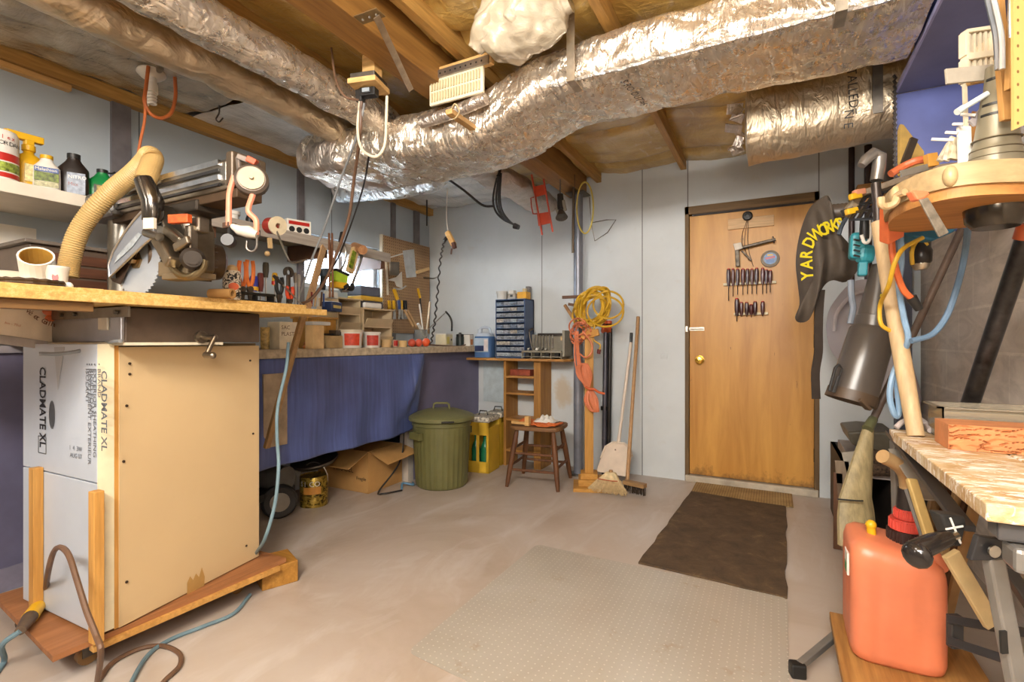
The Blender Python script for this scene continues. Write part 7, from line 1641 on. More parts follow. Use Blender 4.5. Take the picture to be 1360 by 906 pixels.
def stick(name, label, u0, v0, u1, v1, w_, th, mat, d0=1.2, d1=None, cat='stick'):
    p0 = seg(u0, v0, d0); p1 = seg(u1, v1, d1 or d0)
    if p0.z < 1.47 and p0.z > 1.33 and 180 < v0 < 235: p0.z = 1.3815
    return tag(MB().bar(p0, p1, w_, th, up=FW).build(name, mat, bevel=.001), label, cat)
stick('white_board', 'white painted slat standing on the tray left of the motor housing', 1283, 214, 1280, 168, .03, .006, WHT, 1.15)
stick('wood_offcut', 'pale wood offcut, leftmost leaning one on the tray', 1248, 214, 1262, 190, .012, .01, plain('#cfc4ac', .5), 1.2)
stick('wood_offcut', 'pale narrow offcut leaning beside the leftmost one', 1256, 214, 1266, 182, .014, .006, plain('#d9ceb8', .5), 1.18)
stick('wood_offcut', 'short cream block offcut at the middle of the tray sticks', 1266, 212, 1271, 184, .022, .01, plain('#d2c5a6', .5), 1.17)
stick('brown_board', 'brown hardboard piece behind the white slat on the tray', 1296, 214, 1306, 150, .055, .004, plain('#a8763c', .5), 1.22)
stick('grey_board', 'grey slat slanting behind the motor housing on the tray', 1290, 165, 1312, 140, .018, .006, plain('#a39a98', .5), 1.14, cat='slat')
for i, (u0, v0, u1, v1) in enumerate(((1237, 185, 1266, 186), (1256, 176, 1272, 177), (1266, 165, 1278, 165), (1276, 152, 1296, 153))):
    tag(MB().cyl(seg(u0, v0, 1.15), seg(u1, v1, 1.13), .0035, n=8).build('dowel', WHT), ('lowest and longest', 'second lowest', 'third', 'topmost')[i]+' thin white dowel sticking left above the tray', 'dowel')
b = MB(); b.cyl(seg(1272, 148, 1.12), seg(1312, 124, 1.1), .006, n=10); b.cyl(seg(1271, 149, 1.12), seg(1280, 143, 1.12), .0075, n=10); tag(b.build('toothbrush_stick', plain('#cfd6d2', .4), smooth=True), 'white stick with a pale teal tip pointing left above the tray', 'stick')
stick('flat_rule', 'long pale flat blade lying across above the dowels', 1256, 102, 1318, 96, .034, .006, plain('#a9a090', .4), 1.12, cat='blade')
stick('flat_rule', 'tan wooden edge board behind the flat blade', 1285, 108, 1322, 100, .02, .01, PINE, 1.16, cat='board')
# louvred cream plastic modules
lv = thing('louvre_panel', 'cream plastic panel of two slotted windows standing above the tray', 'panel', seg(1300, 160, 1.25))
lx0, lx1 = seg(1280, 100, 1.22), seg(1326, 96, 1.22)
for (va, vb, wa, wb) in ((44, 76, 40, 72), (80, 110, 75, 105)):
    A_, B_, C_, D_ = seg(1280, va, 1.22), seg(1280, vb, 1.22), seg(1326, wb-2, 1.22), seg(1326, wa-3, 1.22)
    fr_ = [A_, B_, C_, D_]
    for i in range(4): MB().bar(fr_[i], fr_[(i+1) % 4], .009, .02, up=FW).build('frame_bar', plain('#d6c9ae', .45), lv, bevel=.001)
    for k in range(5): MB().bar(A_.lerp(D_, .12+.16*k), B_.lerp(C_, .12+.16*k), .006, .008, up=FW).build('slot_bar', plain('#d6c9ae', .45), lv)
    b = MB(); b.prism([B_, C_, D_.lerp(C_, .1), B_.lerp(A_, .08).lerp(C_, .08)], FW*.006); b.build('slope_panel', plain('#d6c2a0', .45), lv)
MB().bar(seg(1281, 112, 1.22), seg(1284, 200, 1.22), .008, .006, up=FW).build('support_leg', plain('#d6c9ae', .45), lv)
# tall upright things at the right edge
cable('bent_tube', [seg(1309, -20, 1.02), seg(1318, 18, 1.02), seg(1324, 45, 1.02), seg(1326, 70, 1.02), seg(1327, 92, 1.02)], .007, plain('#9aa0a8', .25, .6), 'thin bluish metal tube bending down into the motor housing', 'tube')
cable('bent_tube', [seg(1315, -20, 1.0), seg(1324, 18, 1.0), seg(1330, 50, 1.0), seg(1331, 92, 1.0)], .005, plain('#c9c9c6', .25, .6), 'brighter thin metal tube right beside the bluish one', 'tube')
stick('wooden_lath', 'tan wooden lath rising left of the perforated board', 1337, 160, 1322, -30, .022, .012, wood('#b5803e', '#d6a868', 2), 1.06, cat='lath')
stick('wooden_lath', 'second tan lath joined to the perforated board', 1343, 120, 1350, -30, .02, .012, wood('#b5803e', '#d6a868', 2), 1.02, cat='lath')
cable('metal_rod', [seg(1343, -20, .99), seg(1342, 20, .99), seg(1343, 50, .99)], .004, plain('#d0ccc8', .2, .7), 'thin chrome rod between the two tan laths', 'rod', k=2)
pf = NT('perforated_tan'); s5 = pf.n('ShaderNodeSeparateXYZ'); pf.l(pf.tc.outputs['Object'], s5.inputs[0])
def fr5(o): return pf.math('ABSOLUTE', pf.math('SUBTRACT', pf.math('FRACT', pf.math('DIVIDE', o, .025)), .5))
cmb = pf.math('ADD', s5.outputs[0], s5.outputs[1])
dd = pf.math('ADD', pf.math('POWER', fr5(cmb), 2), pf.math('POWER', fr5(s5.outputs[2]), 2))
pf.base(pf.mix(pf.ramp(dd, [(.012, 1.), (.022, 0.)]), hx('#bf9a5a'), hx('#6a4a22'))); pf.set(.6)
A_ = seg(1347, 172, .97); B_ = seg(1346, -40, .97); b = MB(); b.prism([A_, seg(1420, 140, .97), seg(1420, -60, .97), B_], FW*.006); tag(b.build('perforated_board', pf.m), 'tan perforated board at the far right above the tray', 'board')
# left portion of the shelf: yellow plank, knives
p = at(1208, 230, Y=2.45)
stick('yellow_plank', 'upright tan plank leaning on the blue end panel', 1210, 236, 1209, 170, .10, .018, plain('#c9a458', .5, 0, .12, 20), 2.05, 2.12, cat='plank')
stick('folding_knife', 'dark steel pocket tool leaning on the tan plank', 1201, 218, 1214, 184, .028, .012, plain('#5a4e44', .3, .7), 1.95, cat='tool')
cable('curved_tool', [seg(1183, 231, 1.62), seg(1200, 221, 1.62), seg(1216, 214, 1.60), seg(1228, 212, 1.60)], .012, plain('#cf6a40', .45), 'orange curved tool handle lying on the weathered plank', 'handle')
stick('yellow_block', 'small orange-yellow wood block beside the orange handle', 1230, 214, 1243, 212, .04, .02, plain('#c9903a', .5), 1.55, cat='block')
stick('steel_rasp', 'grey flat steel piece below the orange handle', 1196, 231, 1232, 222, .02, .006, plain('#8a8378', .4, .4), 1.52, cat='rasp')
# chisel hanging off the tray
ch = thing('scraper_chisel', 'wide steel scraper with an orange handle hanging from the round tray', 'scraper', seg(1240, 312, 1.0))
b = MB(); b.prism([seg(1211, 253, 1.0), seg(1232, 253, 1.0), seg(1237, 257, 1.0), seg(1228, 264, 1.0), seg(1219, 266, 1.0)], FW*.02); b.build('handle', plain('#cf6f48', .45), ch, bevel=.004)
b = MB(); b.prism([seg(1221, 265, 1.0), seg(1233, 262, 1.0), seg(1261, 309, 1.0), seg(1248, 315, 1.0)], FW*.004); b.build('blade', plain('#8f877a', .3, .7, .3, 40), ch, bevel=.0015)
# teal cable holder with yellow cord
tc = thing('cable_holder', 'teal plastic cable holder wrapped with yellow cord below the tray', 'cable holder', seg(1240, 315, 1.45))
b = MB(); b.prism([seg(1198, 292, 1.4), seg(1198, 312, 1.4), seg(1240, 320, 1.4), seg(1268, 308, 1.4), seg(1281, 288, 1.4), seg(1240, 284, 1.4)], FW*.06); b.build('holder', plain('#1d5f7c', .4), tc, bevel=.006)
for i in range(8):
    rnd = random.Random(i); o = rnd.uniform(-3, 3)
    b = MB(); b.tube([seg(1195, 286+o, 1.38), seg(1215, 292+o, 1.36), seg(1240, 296+o*.5, 1.36), seg(1262, 288+o, 1.38), seg(1278, 282+o, 1.4), seg(1260, 275+o, 1.46), seg(1230, 280+o, 1.46), seg(1200, 284+o, 1.42)], .006, 7, smooth=4); b.build('yellow_loop', YCORD if i % 3 else BLACK, tc, smooth=True)
b = MB(); b.tube([seg(1225, 316, 1.38), seg(1200, 330, 1.36), seg(1188, 350, 1.36), seg(1180, 380, 1.4), seg(1169, 405, 1.5), seg(1170, 430, 1.5), seg(1183, 440, 1.5)], .006, 8, smooth=5); b.build('yellow_tail', YCORD, tc, smooth=True)
# drill chuck on a hook
dc = thing('drill_chuck', 'black and steel drill chuck with yellow cord hanging below the cable holder', 'chuck', seg(1222, 358, 1.45))
b = MB(); R = frame(UP); b.lathe([(0, 0), (.012, 0), (.02, .012), (.026, .02), (.028, .05), (.024, .06), (.024, .085), (.014, .09), (0, .09)], seg(1223, 357, 1.45), R, 20); b.build('chuck_body', plain('#2a2624', .3, .4), dc, smooth=True)
b = MB(); b.lathe([(0, -.012), (.014, -.012), (.022, .0), (.022, .008), (0, .008)], seg(1223, 353, 1.45), R, 14); b.build('jaws', metal('#b0a898', .3), dc, smooth=True)
b = MB(); b.tube([seg(1212, 352, 1.43), seg(1211, 335, 1.43), seg(1216, 322, 1.43), seg(1225, 318, 1.43), seg(1231, 326, 1.43)], .0055, 8, smooth=4); b.build('yellow_loop', YCORD, dc, smooth=True)
b = MB(); b.bar(seg(1185, 268, 1.3), seg(1184, 318, 1.36), .05, .03, up=FW); tag(b.build('orange_sheath', plain('#d0683a', .5), bevel=.004), 'orange plastic sheath hanging behind the wooden pole', 'sheath')
cable('orange_cable', [seg(1184, 316, 1.4), seg(1186, 340, 1.4), seg(1192, 365, 1.4), seg(1200, 385, 1.4), seg(1210, 396, 1.4)], .0085, plain('#c8602c', .5), 'orange cord ending in a black plug beside the wooden pole')
tag(MB().cyl(seg(1210, 395, 1.4), seg(1221, 411, 1.4), .014, .010, 12).build('cable_plug', BLACK, smooth=True), 'black plug at the end of the short orange cord', 'plug')
PB = plain('#5f7890', .45)
cable('blue_cable', [seg(1288, 262, 1.3), seg(1286, 300, 1.35), seg(1280, 345, 1.4), seg(1270, 385, 1.4), seg(1257, 420, 1.4), seg(1238, 444, 1.4), seg(1210, 453, 1.4)], .008, PB, 'blue cord curving down under the round tray at the right')
cable('blue_cable', [seg(1196, 262, 1.35), seg(1195, 300, 1.4), seg(1197, 345, 1.42), seg(1194, 380, 1.45), seg(1200, 420, 1.45), seg(1206, 452, 1.45), seg(1194, 478, 1.5), seg(1184, 505, 1.5), seg(1182, 530, 1.5), seg(1189, 552, 1.5), seg(1194, 545, 1.5), seg(1190, 500, 1.5)], .008, plain('#7c99b4', .45), 'pale blue cord dropping beside the wooden pole in a loop')
# diagonal shaft + old broom, black tube
ob_ = thing('old_broom', 'old worn straw broom with a long brown handle leaning on the block wall', 'broom', seg(1130, 715, 2.0))
h0, h1 = seg(1157, 563, 1.95), seg(1277, 305, 1.95)
MB().cyl(h0, h1, .0135, n=12).build('handle', plain('#5c4a3e', .5, 0, .2, 20), ob_, smooth=True)
OS = wood('#7c7050', '#a8966c', 2, 10)
b = MB(); c0, c1, c2 = seg(1154, 565, 1.95), seg(1136, 660, 1.9), seg(1138, 724, 1.85)
vs = []; rows_ = 16
for k in range(rows_+1):
    t = k/rows_; c = c0.lerp(c1, t*1.6) if t < .625 else c1.lerp(c2, (t-.625)/.375); w_ = .016+.05*min(1, t*1.3)**.9; dp2 = .016+.012*t
    for i in range(28):
        a = 2*PI*i/28; vs.append(c+RT*math.cos(a)*w_*(1+.05*(i % 2))+FW*math.sin(a)*dp2*(1+.1*(i % 2)))
b.add(vs, [(k*28+i, k*28+(i+1) % 28, (k+1)*28+(i+1) % 28, (k+1)*28+i) for k in range(rows_) for i in range(28)]+[tuple(range(28)), tuple(rows_*28+i for i in range(28))]); b.build('straw_head', OS, ob_, smooth=True, ang=50)
b = MB(); q = seg(1134, 663, 1.87); b.tube([q-RT*.062, q-FW*.02, q+RT*.02-FW*.02], .003, 6, smooth=3); b.build('stitching', BLACK, ob_)
b = MB(); b.cyl(seg(1152, 570, 1.93), seg(1160, 556, 1.95), .02, .016, 12); b.build('ferrule', plain('#5a5a3c', .5), ob_, smooth=True)
bt2 = thing('black_tube', 'thick scuffed black tube leaning against the block wall', 'tube', seg(1287, 545, 1.5))
t0_, t1_ = seg(1283, 552, 1.5), seg(1362, 318, 1.30)
bk_ = plain('#25211f', .3, .2, .5, 50)
MB().cyl(t0_, t1_, .022, n=20).build('tube', bk_, bt2, smooth=True)
MB().cyl(t1_, t1_+(t1_-t0_).normalized()*.04, .026, n=20).build('orange_cap', plain('#b5552c', .5), bt2, smooth=True)
# ---------------- folding workbench
fw = thing('folding_workbench', 'paint-crusted folding workbench with metal legs and black clamp handle', 'workbench', (.55, 1.5, 0))
CR_ = NT('crusted_board'); vv = CR_.mapping(); f1 = CR_.noise(vv, 9, 7, .7, 1.0); f2 = CR_.noise(CR_.mapping((1, 3, 1)), 16, 5, .7, 1)
cc_ = CR_.ramp(f1, [(.3, hx('#9a7040')), (.48, hx('#bb9a6c')), (.62, hx('#cdbb98'))]); cc_ = CR_.mix(CR_.ramp(f2, [(.52, 0.), (.58, .9)]), cc_, hx('#ece6dc')); cc_ = CR_.mix(CR_.ramp(CR_.noise(vv, 5, 4), [(.62, 0.), (.7, .6)]), cc_, hx('#9a6a34')); CR_.base(cc_); CR_.set(.6); CR_.bump(f1, .5, .006)
MB().bb((.31, 1.10, .750), (.49, 1.90, .78)).build('jaw_board', CR_.m, fw, bevel=.003)
MB().bb((.495, 1.10, .750), (.74, 1.90, .78)).build('jaw_board', CR_.m, fw, bevel=.003)
GR = plain('#8a8680', .35, .5, .15, 8); GRD = plain('#3c3a3a', .4, .3, .15, 10)
MB().bb((.33, 1.12, .715), (.74, 1.17, .749)).build('end_beam', plain('#5c5a5a', .35, .4), fw, bevel=.005)
MB().bb((.345, 1.10, .670), (.74, 1.16, .712)).build('end_beam', GR, fw, bevel=.008)
MB().bb((.33, 1.82, .68), (.74, 1.87, .749)).build('end_beam', GR, fw, bevel=.005)
MB().prism([seg(1290, 745, .92), seg(1300, 712, .92), seg(1345, 718, .92), seg(1352, 760, .92), seg(1322, 745, .92)], FW*.012).build('pivot_plate', GRD, fw, bevel=.002)
MB().prism([V((.318, 1.86, .74)), V((.318, 1.80, .74)), V((.40, 1.30, .60)), V((.40, 1.36, .60))], (.01, 0, 0)).build('side_plate', plain('#8f8472', .45, .2), fw) if False else None
b = MB(); q = seg(1319, 732, .915); b.lathe([(0, 0), (.011, 0), (.011, .004), (0, .004)], q, frame(-FW), 16); b.build('pivot_screw', metal('#c9c4b8', .3), fw)
MB().bar(seg(1318, 738, .93), seg(1352, 915, .93), .030, .022, up=FW).build('leg', GR, fw, bevel=.004)
MB().bar(seg(1334, 868, .915), seg(1332, 838, .915), .012, .004, up=FW).build('leg_slot', BLACK, fw)
MB().bar(seg(1332, 748, 1.0), seg(1400, 850, 1.0), .022, .02, up=FW).build('leg', GRD, fw, bevel=.003)
MB().bar(seg(1184, 574, 1.56), seg(1284, 702, 1.02), .03, .014, up=UP).build('side_link', GRD, fw, bevel=.002)
MB().bar(seg(1192, 597, 1.50), seg(1238, 665, 1.32), .05, .004, up=UP).build('hinge_plate', plain('#8f877c', .4, .3), fw, bevel=.002)
MB().bar(seg(1189, 585, 1.56), seg(1192, 700, 1.58), .024, .02, up=FW).build('leg', GR, fw, bevel=.003)
b = MB(); b.bar(seg(1210, 636, 1.3), seg(1238, 724, 1.22), .026, .012, up=FW); b.build('brace', plain('#b89a60', .4, .3), fw, bevel=.003)
b = MB(); b.bar(seg(1204, 650, 1.32), seg(1228, 722, 1.24), .008, .01, up=FW); b.build('brace', GR, fw, bevel=.002)
b = MB(); b.bar(seg(1222, 634, 1.35), seg(1290, 638, 1.3), .02, .006, up=UP); b.build('cross_strap', plain('#7a7880', .4, .4), fw)
# lower slotted foot and feet
def slotted(b, p0, p1, h, t_):
    b.bar(p0+UP*h*.38, p1+UP*h*.38, h*.24, t_, up=FW) if False else None
MB().bar(seg(1263, 823, 1.25), seg(1385, 845, 1.05), .024, .02, up=FW).build('foot_bar', GRD, fw, bevel=.003)
MB().bar(seg(1263, 852, 1.25), seg(1385, 892, 1.05), .024, .02, up=FW).build('foot_bar', GRD, fw, bevel=.003)
MB().bar(seg(1268, 817, 1.25), seg(1268, 860, 1.25), .03, .02, up=FW).build('foot_end', GRD, fw, bevel=.003)
b = MB(); f0 = seg(1112, 842, 1.66); f1_ = at(1062, 884, Z=.035); b.bar(f0, f1_, .022, .022, up=UP); b.build('foot_leg', GR, fw, bevel=.003)
b = MB(); b.box(f1_+V((-.006, -.004, -.012)), (.045, .035, .045), rz(.3)); b.build('rubber_foot', BLACK, fw, bevel=.006)
# crank
b = MB(); b.prism([seg(1249, 683, .95), seg(1282, 686, .95), seg(1284, 696, .95), seg(1277, 727, .95), seg(1266, 726, .95), seg(1258, 706, .95)], FW*.03); b.build('clamp_block', plain('#2c2a28', .5, .2, .3, 50), fw, bevel=.004)
b = MB(); b.bar(seg(1256, 703, .945), seg(1279, 699, .945), .003, .002, up=FW); b.bar(seg(1262, 688, .945), seg(1276, 722, .945), .003, .002, up=FW); b.build('paint_cross', WHT, fw)
b = MB(); b.cyl(seg(1256, 716, .93), seg(1272, 711, .93), .007, n=10); b.build('crank_rod', metal('#c9c2b2', .25), fw, smooth=True)
b = MB(); b.tube([seg(1258, 715, .92), seg(1240, 721, .90), seg(1224, 728, .89), seg(1214, 733, .885)], [.014, .017, .018, .018], 16); b.ball(seg(1218, 737, .885), (.024, .024, .018), 14, frame(seg(1214, 733, .885)-seg(1258, 715, .92))); b.build('crank_handle', plain('#211d1b', .15, 0, .1), fw, smooth=True)
# step board + jerrycan
sbm = wood('#8a5a2c', '#b8884a', 1, 8)
tag(MB().bb((.165, 1.45, .092), (.52, 2.03, .120)).build('step_board', sbm, bevel=.003), 'worn wood board under the orange jerrycan across the workbench feet', 'board')
for yy in (1.55, 1.95): tag(MB().bb((.18, yy-.03, 0), (.5, yy+.03, .0915)).build('support_block', GRD, bevel=.003), ('near' if yy < 1.7 else 'far')+' dark crossbar holding up the worn wood board', 'crossbar')
jc = thing('jerrycan', 'big orange-red plastic fuel can with black and red screw caps', 'fuel can', (.31, 1.87, .121))
JX0, JX1, JY0, JY1, JZ0, JZ1 = .193, .423, 1.74, 1.985, .121, .45
JM = plain('#d47a56', .38, 0, .10, 6, name='jerrycan_plastic')
b = MB(); n = 64; prof = [(0, .86), (.012, .96), (.035, 1.0), (.255, 1.0), (.29, .985), (.315, .93), (.330, .80), (.335, .55)]
vs = []; cxj, cyj = (JX0+JX1)/2, (JY0+JY1)/2; wx, wy = (JX1-JX0)/2, (JY1-JY0)/2
for (zz, k) in prof:
    for i in range(n):
        a = 2*PI*i/n; ca, sa = math.cos(a), math.sin(a); e = 6; q = (abs(ca)**e+abs(sa)**e)**(-1/e)
        x, y = ca*q*wx*k, sa*q*wy*k
        if .02 < zz < .29:
            # moulded vertical grooves on the broad faces
            for gx in (-.045, .052):
                if abs(y) > wy*.9*k: y *= 1-.06*math.exp(-((x-gx)/.010)**2)
            for gy in (-.05, .05):
                if abs(x) > wx*.9*k: x *= 1-.05*math.exp(-((y-gy)/.02)**2)
        vs.append(V((cxj+x, cyj+y, JZ0+zz+(.018*(x/wx) if zz > .28 else 0)*-1)))
fs = [(k*n+i, k*n+(i+1) % n, (k+1)*n+(i+1) % n, (k+1)*n+i) for k in range(len(prof)-1) for i in range(n)]+[tuple(range(n-1, -1, -1)), tuple(range((len(prof)-1)*n, len(prof)*n))]
b.add(vs, fs); b.build('can_body', JM, jc, smooth=True, ang=60)
nk = seg(1198, 708, 1.60); nk = V((.345, 1.87, .445)); Rn = frame(V((.02, -.02, 1)))
b = MB()
for i in range(28):
    a = 2*PI*i/28; b.bar(nk+Rn @ V((math.cos(a)*.045, math.sin(a)*.045, .005)), nk+Rn @ V((math.cos(a)*.045, math.sin(a)*.045, .04)), .005, .006)
b.lathe([(0, -.01), (.044, -.01), (.045, .042), (0, .042)], nk, Rn, 32); b.build('black_collar', plain('#2a1a18', .35), jc, smooth=True, ang=30)
REDC = plain('#c04438', .35)
b = MB()
for (r_, z0, z1) in ((.041, .043, .075), (.030, .076, .105)):
    b.lathe([(0, z0), (r_, z0), (r_*.97, z1), (0, z1)], nk, Rn, 32)
    for i in range(22):
        a = 2*PI*i/22; b.bar(nk+Rn @ V((math.cos(a)*r_, math.sin(a)*r_, z0+.002)), nk+Rn @ V((math.cos(a)*r_, math.sin(a)*r_, z1-.004)), .005, .005)
cp_ = b.build('red_cap', REDC, jc, smooth=True, ang=30)
b = MB(); b.cyl(nk+Rn @ V((0, 0, .105)), nk+Rn @ V((0, 0, .165)), .026, .024, 20); b.build('black_neck', plain('#241f1f', .3), cp_, smooth=True)
b = MB(); s0 = nk+Rn @ V((0, 0, .16)); b.tube([s0, s0+V((0, 0, .018)), seg(1203, 632, 1.48), seg(1197, 622, 1.47), seg(1187, 614, 1.46), seg(1172, 606, 1.45)], .020, 16, smooth=5); b.build('beige_spout', plain('#a8875c', .4), cp_, smooth=True)
b = MB(); b.cyl(V((.262, 1.86, .44)), V((.258, 1.855, .485)), .012, n=12); b.ball(V((.258, 1.855, .49)), .015, 10); b.build('yellow_vent', YEL, jc, smooth=True)
b = MB(); b.tube([V((.33, 1.80, .43)), V((.36, 1.79, .452)), V((.39, 1.79, .448)), V((.41, 1.80, .41))], .02, 12, smooth=4); b.build('carry_handle', JM, jc, smooth=True)
b = MB(); b.bb((JX0-.0015, 1.80, .345), (JX0+.004, 1.86, .41)); b.build('side_sticker', WHT, jc); b = MB(); b.bb((JX0-.0025, 1.815, .35), (JX0, 1.85, .375)); b.build('sticker_green', GRN, jc)
# slats leaning below the bench
for i, (u0, v0, u1, v1, mt, w_) in enumerate(((1262, 735, 1318, 830, plain('#c9b080', .5), .035), (1250, 640, 1218, 790, wood('#7a6040', '#a3855c', 2), .05), (1262, 645, 1235, 780, BRN, .03), (1275, 648, 1248, 770, TANW, .035), (1287, 655, 1262, 760, BRN, .025), (1297, 662, 1275, 750, plain('#b08a5a', .5), .03))):
    d_ = (1.12, 1.62, 1.60, 1.58, 1.56, 1.54)[i]; e0, e1 = seg(u0, v0, d_), seg(u1, v1, d_ if i == 0 else d_+.05)
    if i: e1 = e0+(e1-e0)*((e0.z-.01)/(e0.z-e1.z))
    tag(MB().bar(e0, e1, w_, .014, up=FW).build('wooden_board', mt, bevel=.002), ('cream slat with an orange edge slanting from the clamp to the workbench leg', 'wide brown board leaning below the workbench, leftmost of the bunch', 'dark strip leaning right of the wide brown board', 'tan strip in the middle of the boards below the workbench', 'dark strip second from the right below the workbench', 'rightmost tan strip leaning below the workbench')[i], 'board')
# brick and plastic tray on the workbench
bkk = thing('textured_brick', 'orange-brown brick with a rough grooved face on the workbench', 'brick', (.52, 1.66, .781))
BK = plain('#c07c4c', .75, 0, .12, 18, .4)
b = MB(); b.grid(lambda u, v: (.38+.30*u, 1.60+.006*max(0, noise.noise(V((u*9, v*5, 3))))*2+(.006 if abs(noise.noise(V((u*5, v*4.5+noise.noise(V((u*22, 0, 0)))*.25, 7)))) < .045 else 0), .781+.062*v), 90, 30)
b.bb((.38, 1.613, .781), (.68, 1.72, .843)); b.prism([V((.38, 1.60, .781)), V((.38, 1.613, .781)), V((.38, 1.613, .843)), V((.38, 1.60, .843))], (.001, 0, 0)); b.bb((.38, 1.602, .8425), (.68, 1.614, .8432)); b.build('brick_body', BK, bkk, smooth=False)
ptm = NT('smoky_clear_plastic'); ptm.base(hx('#c8c0ae')); ptm.set(.1, 0, **{'Transmission Weight': .75, 'IOR': 1.2})
ptr = thing('clear_tray', 'clear plastic tray with tan sawdust behind the brick on the workbench', 'tray', (.55, 1.81, .781))
b = MB(); X0, X1, Y0_, Y1_ = .40, .74, 1.74, 1.88
b.bb((X0, Y0_, .782), (X1, Y1_, .786)); 
for (a_, c_) in (((X0, Y0_), (X1, Y0_+.004)), ((X0, Y1_-.004), (X1, Y1_)), ((X0, Y0_), (X0+.004, Y1_)), ((X1-.004, Y0_), (X1, Y1_))): b.bb((a_[0], a_[1], .782), (c_[0], c_[1], .868))
b.bb((X0-.012, Y0_-.012, .868), (X1+.012, Y0_+.002, .872)); b.bb((X0-.012, Y0_-.012, .868), (X0+.002, Y1_+.01, .872)); b.bb((X0-.012, Y1_-.002, .868), (X1+.01, Y1_+.012, .872)); b.build('tray_shell', ptm.m, ptr)
MB().bb((X0+.006, Y0_+.006, .787), (X1-.006, Y1_-.006, .845)).build('sawdust', plain('#c2a476', .8, 0, .2, 40, .4), ptr)
cable('plastic_scrap', [seg(1190, 568, 1.5), seg(1200, 560, 1.5), seg(1218, 556, 1.5), seg(1230, 563, 1.5), seg(1236, 572, 1.45)], .008, plain('#b8aca8', .3), 'crumpled pale plastic strip on the far corner of the workbench', 'plastic')
# ---------------- low cabinet behind with tray, logs
cb2 = thing('low_cabinet', 'low dark open cabinet against the back wall behind the old broom', 'cabinet', (.52, 3.3, 0))
lx, rx = at(1118, 640, Y=3.1).x, at(1192, 640, Y=3.1).x
for (a_, c_) in (((lx, 3.05, 0), (lx+.02, 3.7, .42)), ((rx+.12, 3.05, 0), (rx+.14, 3.7, .42)), ((lx, 3.05, .40), (rx+.14, 3.7, .42)), ((lx, 3.68, 0), (rx+.14, 3.7, .42)), ((lx+.2, 3.05, 0), (lx+.22, 3.7, .42))): MB().bb(a_, c_).build('cabinet_panel', plain('#2e2620', .6), cb2)
MB().bb((lx+.07, 3.03, .365), (rx+.10, 3.2, .44)).build('drawer', plain('#a8a4a4', .45), cb2, bevel=.004)
MB().bb((lx+.02, 3.06, .421), (rx+.1, 3.5, .47)).build('grey_board', plain('#8f8a88', .5), cb2, bevel=.003)
tr_ = thing('black_tray', 'dark rounded plastic tray on the low cabinet', 'tray', (.5, 3.3, .54))
b = MB(); P4 = [(1125, 574), (1131, 590), (1150, 600), (1192, 603), (1192, 576), (1150, 572)]
b.prism([at(u, v, Y=3.05) for u, v in P4], (0, .35, 0)); b.build('tray_body', plain('#5a5548', .4), tr_, bevel=.012, seg=3)
for i, (u0, v0, u1, v1, lab) in enumerate(((1151, 606, 1190, 612, 'upper speckled bark log on the low cabinet'), (1148, 621, 1190, 622, 'lower speckled bark log on the low cabinet'))):
    p0, p1 = at(u0, v0, Y=3.0), at(u1, v1, Y=3.0); b = MB(); b.tube([p0, p0.lerp(p1, .5), p1], .04, 16); tag(b.build('bark_log', plain('#4a3828', .9, 0, .7, 90, .6), smooth=True), lab, 'log')
for i, (u0, v0, u1, v1, w_, mt, lab) in enumerate(((1127, 600, 1136, 640, .06, plain('#9a9488', .5), 'pale grey board end left of the low cabinet'), (1118, 612, 1122, 668, .06, wood('#6a5a48', '#92806a', 2), 'brown board standing at the left of the low cabinet'), (1113, 628, 1113, 672, .04, BRN, 'dark scrap board at the foot of the wall left of the low cabinet'))):
    e0, e1 = at(u0, v0, Y=2.98), at(u1, v1, Y=2.98); e1 = e0+(e1-e0)*((e0.z-.005)/(e0.z-e1.z)) if i else e1
    tag(MB().bar(e0, e1, w_, .015, up=(0, 1, 0)).build('scrap_board', mt, bevel=.002), lab, 'board')

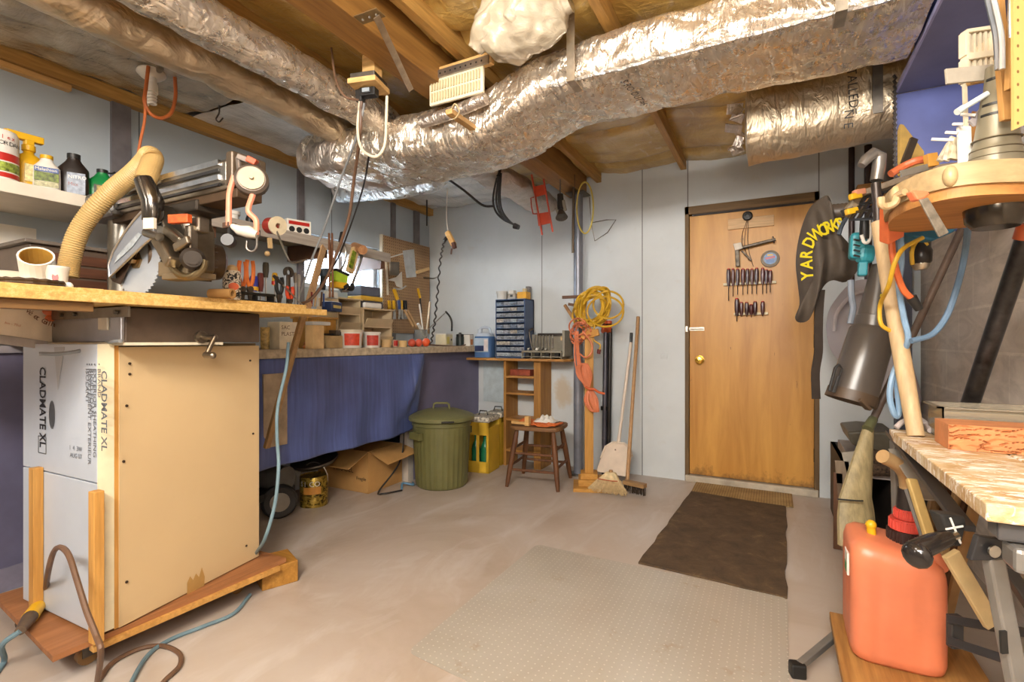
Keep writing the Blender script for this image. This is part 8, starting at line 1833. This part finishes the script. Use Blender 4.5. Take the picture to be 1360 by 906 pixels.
# ================================================================== CAMERA, LIGHT
cd = bpy.data.cameras.new('camera'); cam = bpy.data.objects.new('camera', cd); COL.objects.link(cam)
cd.sensor_fit = 'HORIZONTAL'; cd.sensor_width = 36; cd.lens = 36*F/1360; cd.clip_start = .02
cam.location = CAM; cam.rotation_euler = (PI/2, 0, YAW); scene.camera = cam
w = bpy.data.worlds.new('world'); scene.world = w; w.use_nodes = True
bg = w.node_tree.nodes['Background']
sky = w.node_tree.nodes.new('ShaderNodeTexSky'); sky.sky_type = 'HOSEK_WILKIE'; sky.turbidity = 5; sky.sun_direction = (.3, .5, .8)
w.node_tree.links.new(sky.outputs[0], bg.inputs[0]); bg.inputs[1].default_value = 9.0
def area(name, loc, size, power, col, target, sy=None):
    l = bpy.data.lights.new(name, 'AREA'); l.energy = power; l.color = col; l.shape = 'RECTANGLE' if sy else 'SQUARE'; l.size = size
    if sy: l.size_y = sy
    o = bpy.data.objects.new(name, l); COL.objects.link(o); o.location = loc
    d = V(target)-V(loc); o.rotation_euler = d.to_track_quat('-Z', 'Y').to_euler(); return o
def bulb(name, loc, power, col, r=.06):
    l = bpy.data.lights.new(name, 'POINT'); l.energy = power; l.color = col; l.shadow_soft_size = r
    o = bpy.data.objects.new(name, l); COL.objects.link(o); o.location = loc; return o
bulb('ceiling_bulb', (-.8, .05, 2.12), 52, (1, .92, .82), .14)
bulb('added_bulb_rear_left', (-1.9, -.9, 1.9), 38, (1, .93, .85), .16)  # unseen extra bulb, added behind the camera as fill
area('added_overhead_fill', (-.35, -.9, 2.22), 1.2, 112, (1, .94, .86), (-.5, 2.6, 1.0), .3)  # unseen soft area light, added overhead to brighten the whole room
area('added_right_fill', (.35, -.3, 1.95), .6, 16, (1, .95, .88), (.5, 2.2, 1.0), .2)  # unseen fill, added to brighten the tray and the right side
area('added_wall_fill', (.15, -.25, 1.35), .3, 18, (1, .93, .84), (.75, 2.2, .9), .2)  # fill added beside the camera to lift the block wall, no lamp stands there
area('window_daylight', (XL-.25, (WY0+WY1)/2, (WZ0+WZ1)/2), .75, 130, (.8, .9, 1), (0, 2.6, .6), .36)
scene.view_settings.view_transform = 'Standard'; scene.view_settings.look = 'None'
scene.view_settings.exposure = -0.14; scene.view_settings.gamma = 1; scene.view_settings.use_curve_mapping = False
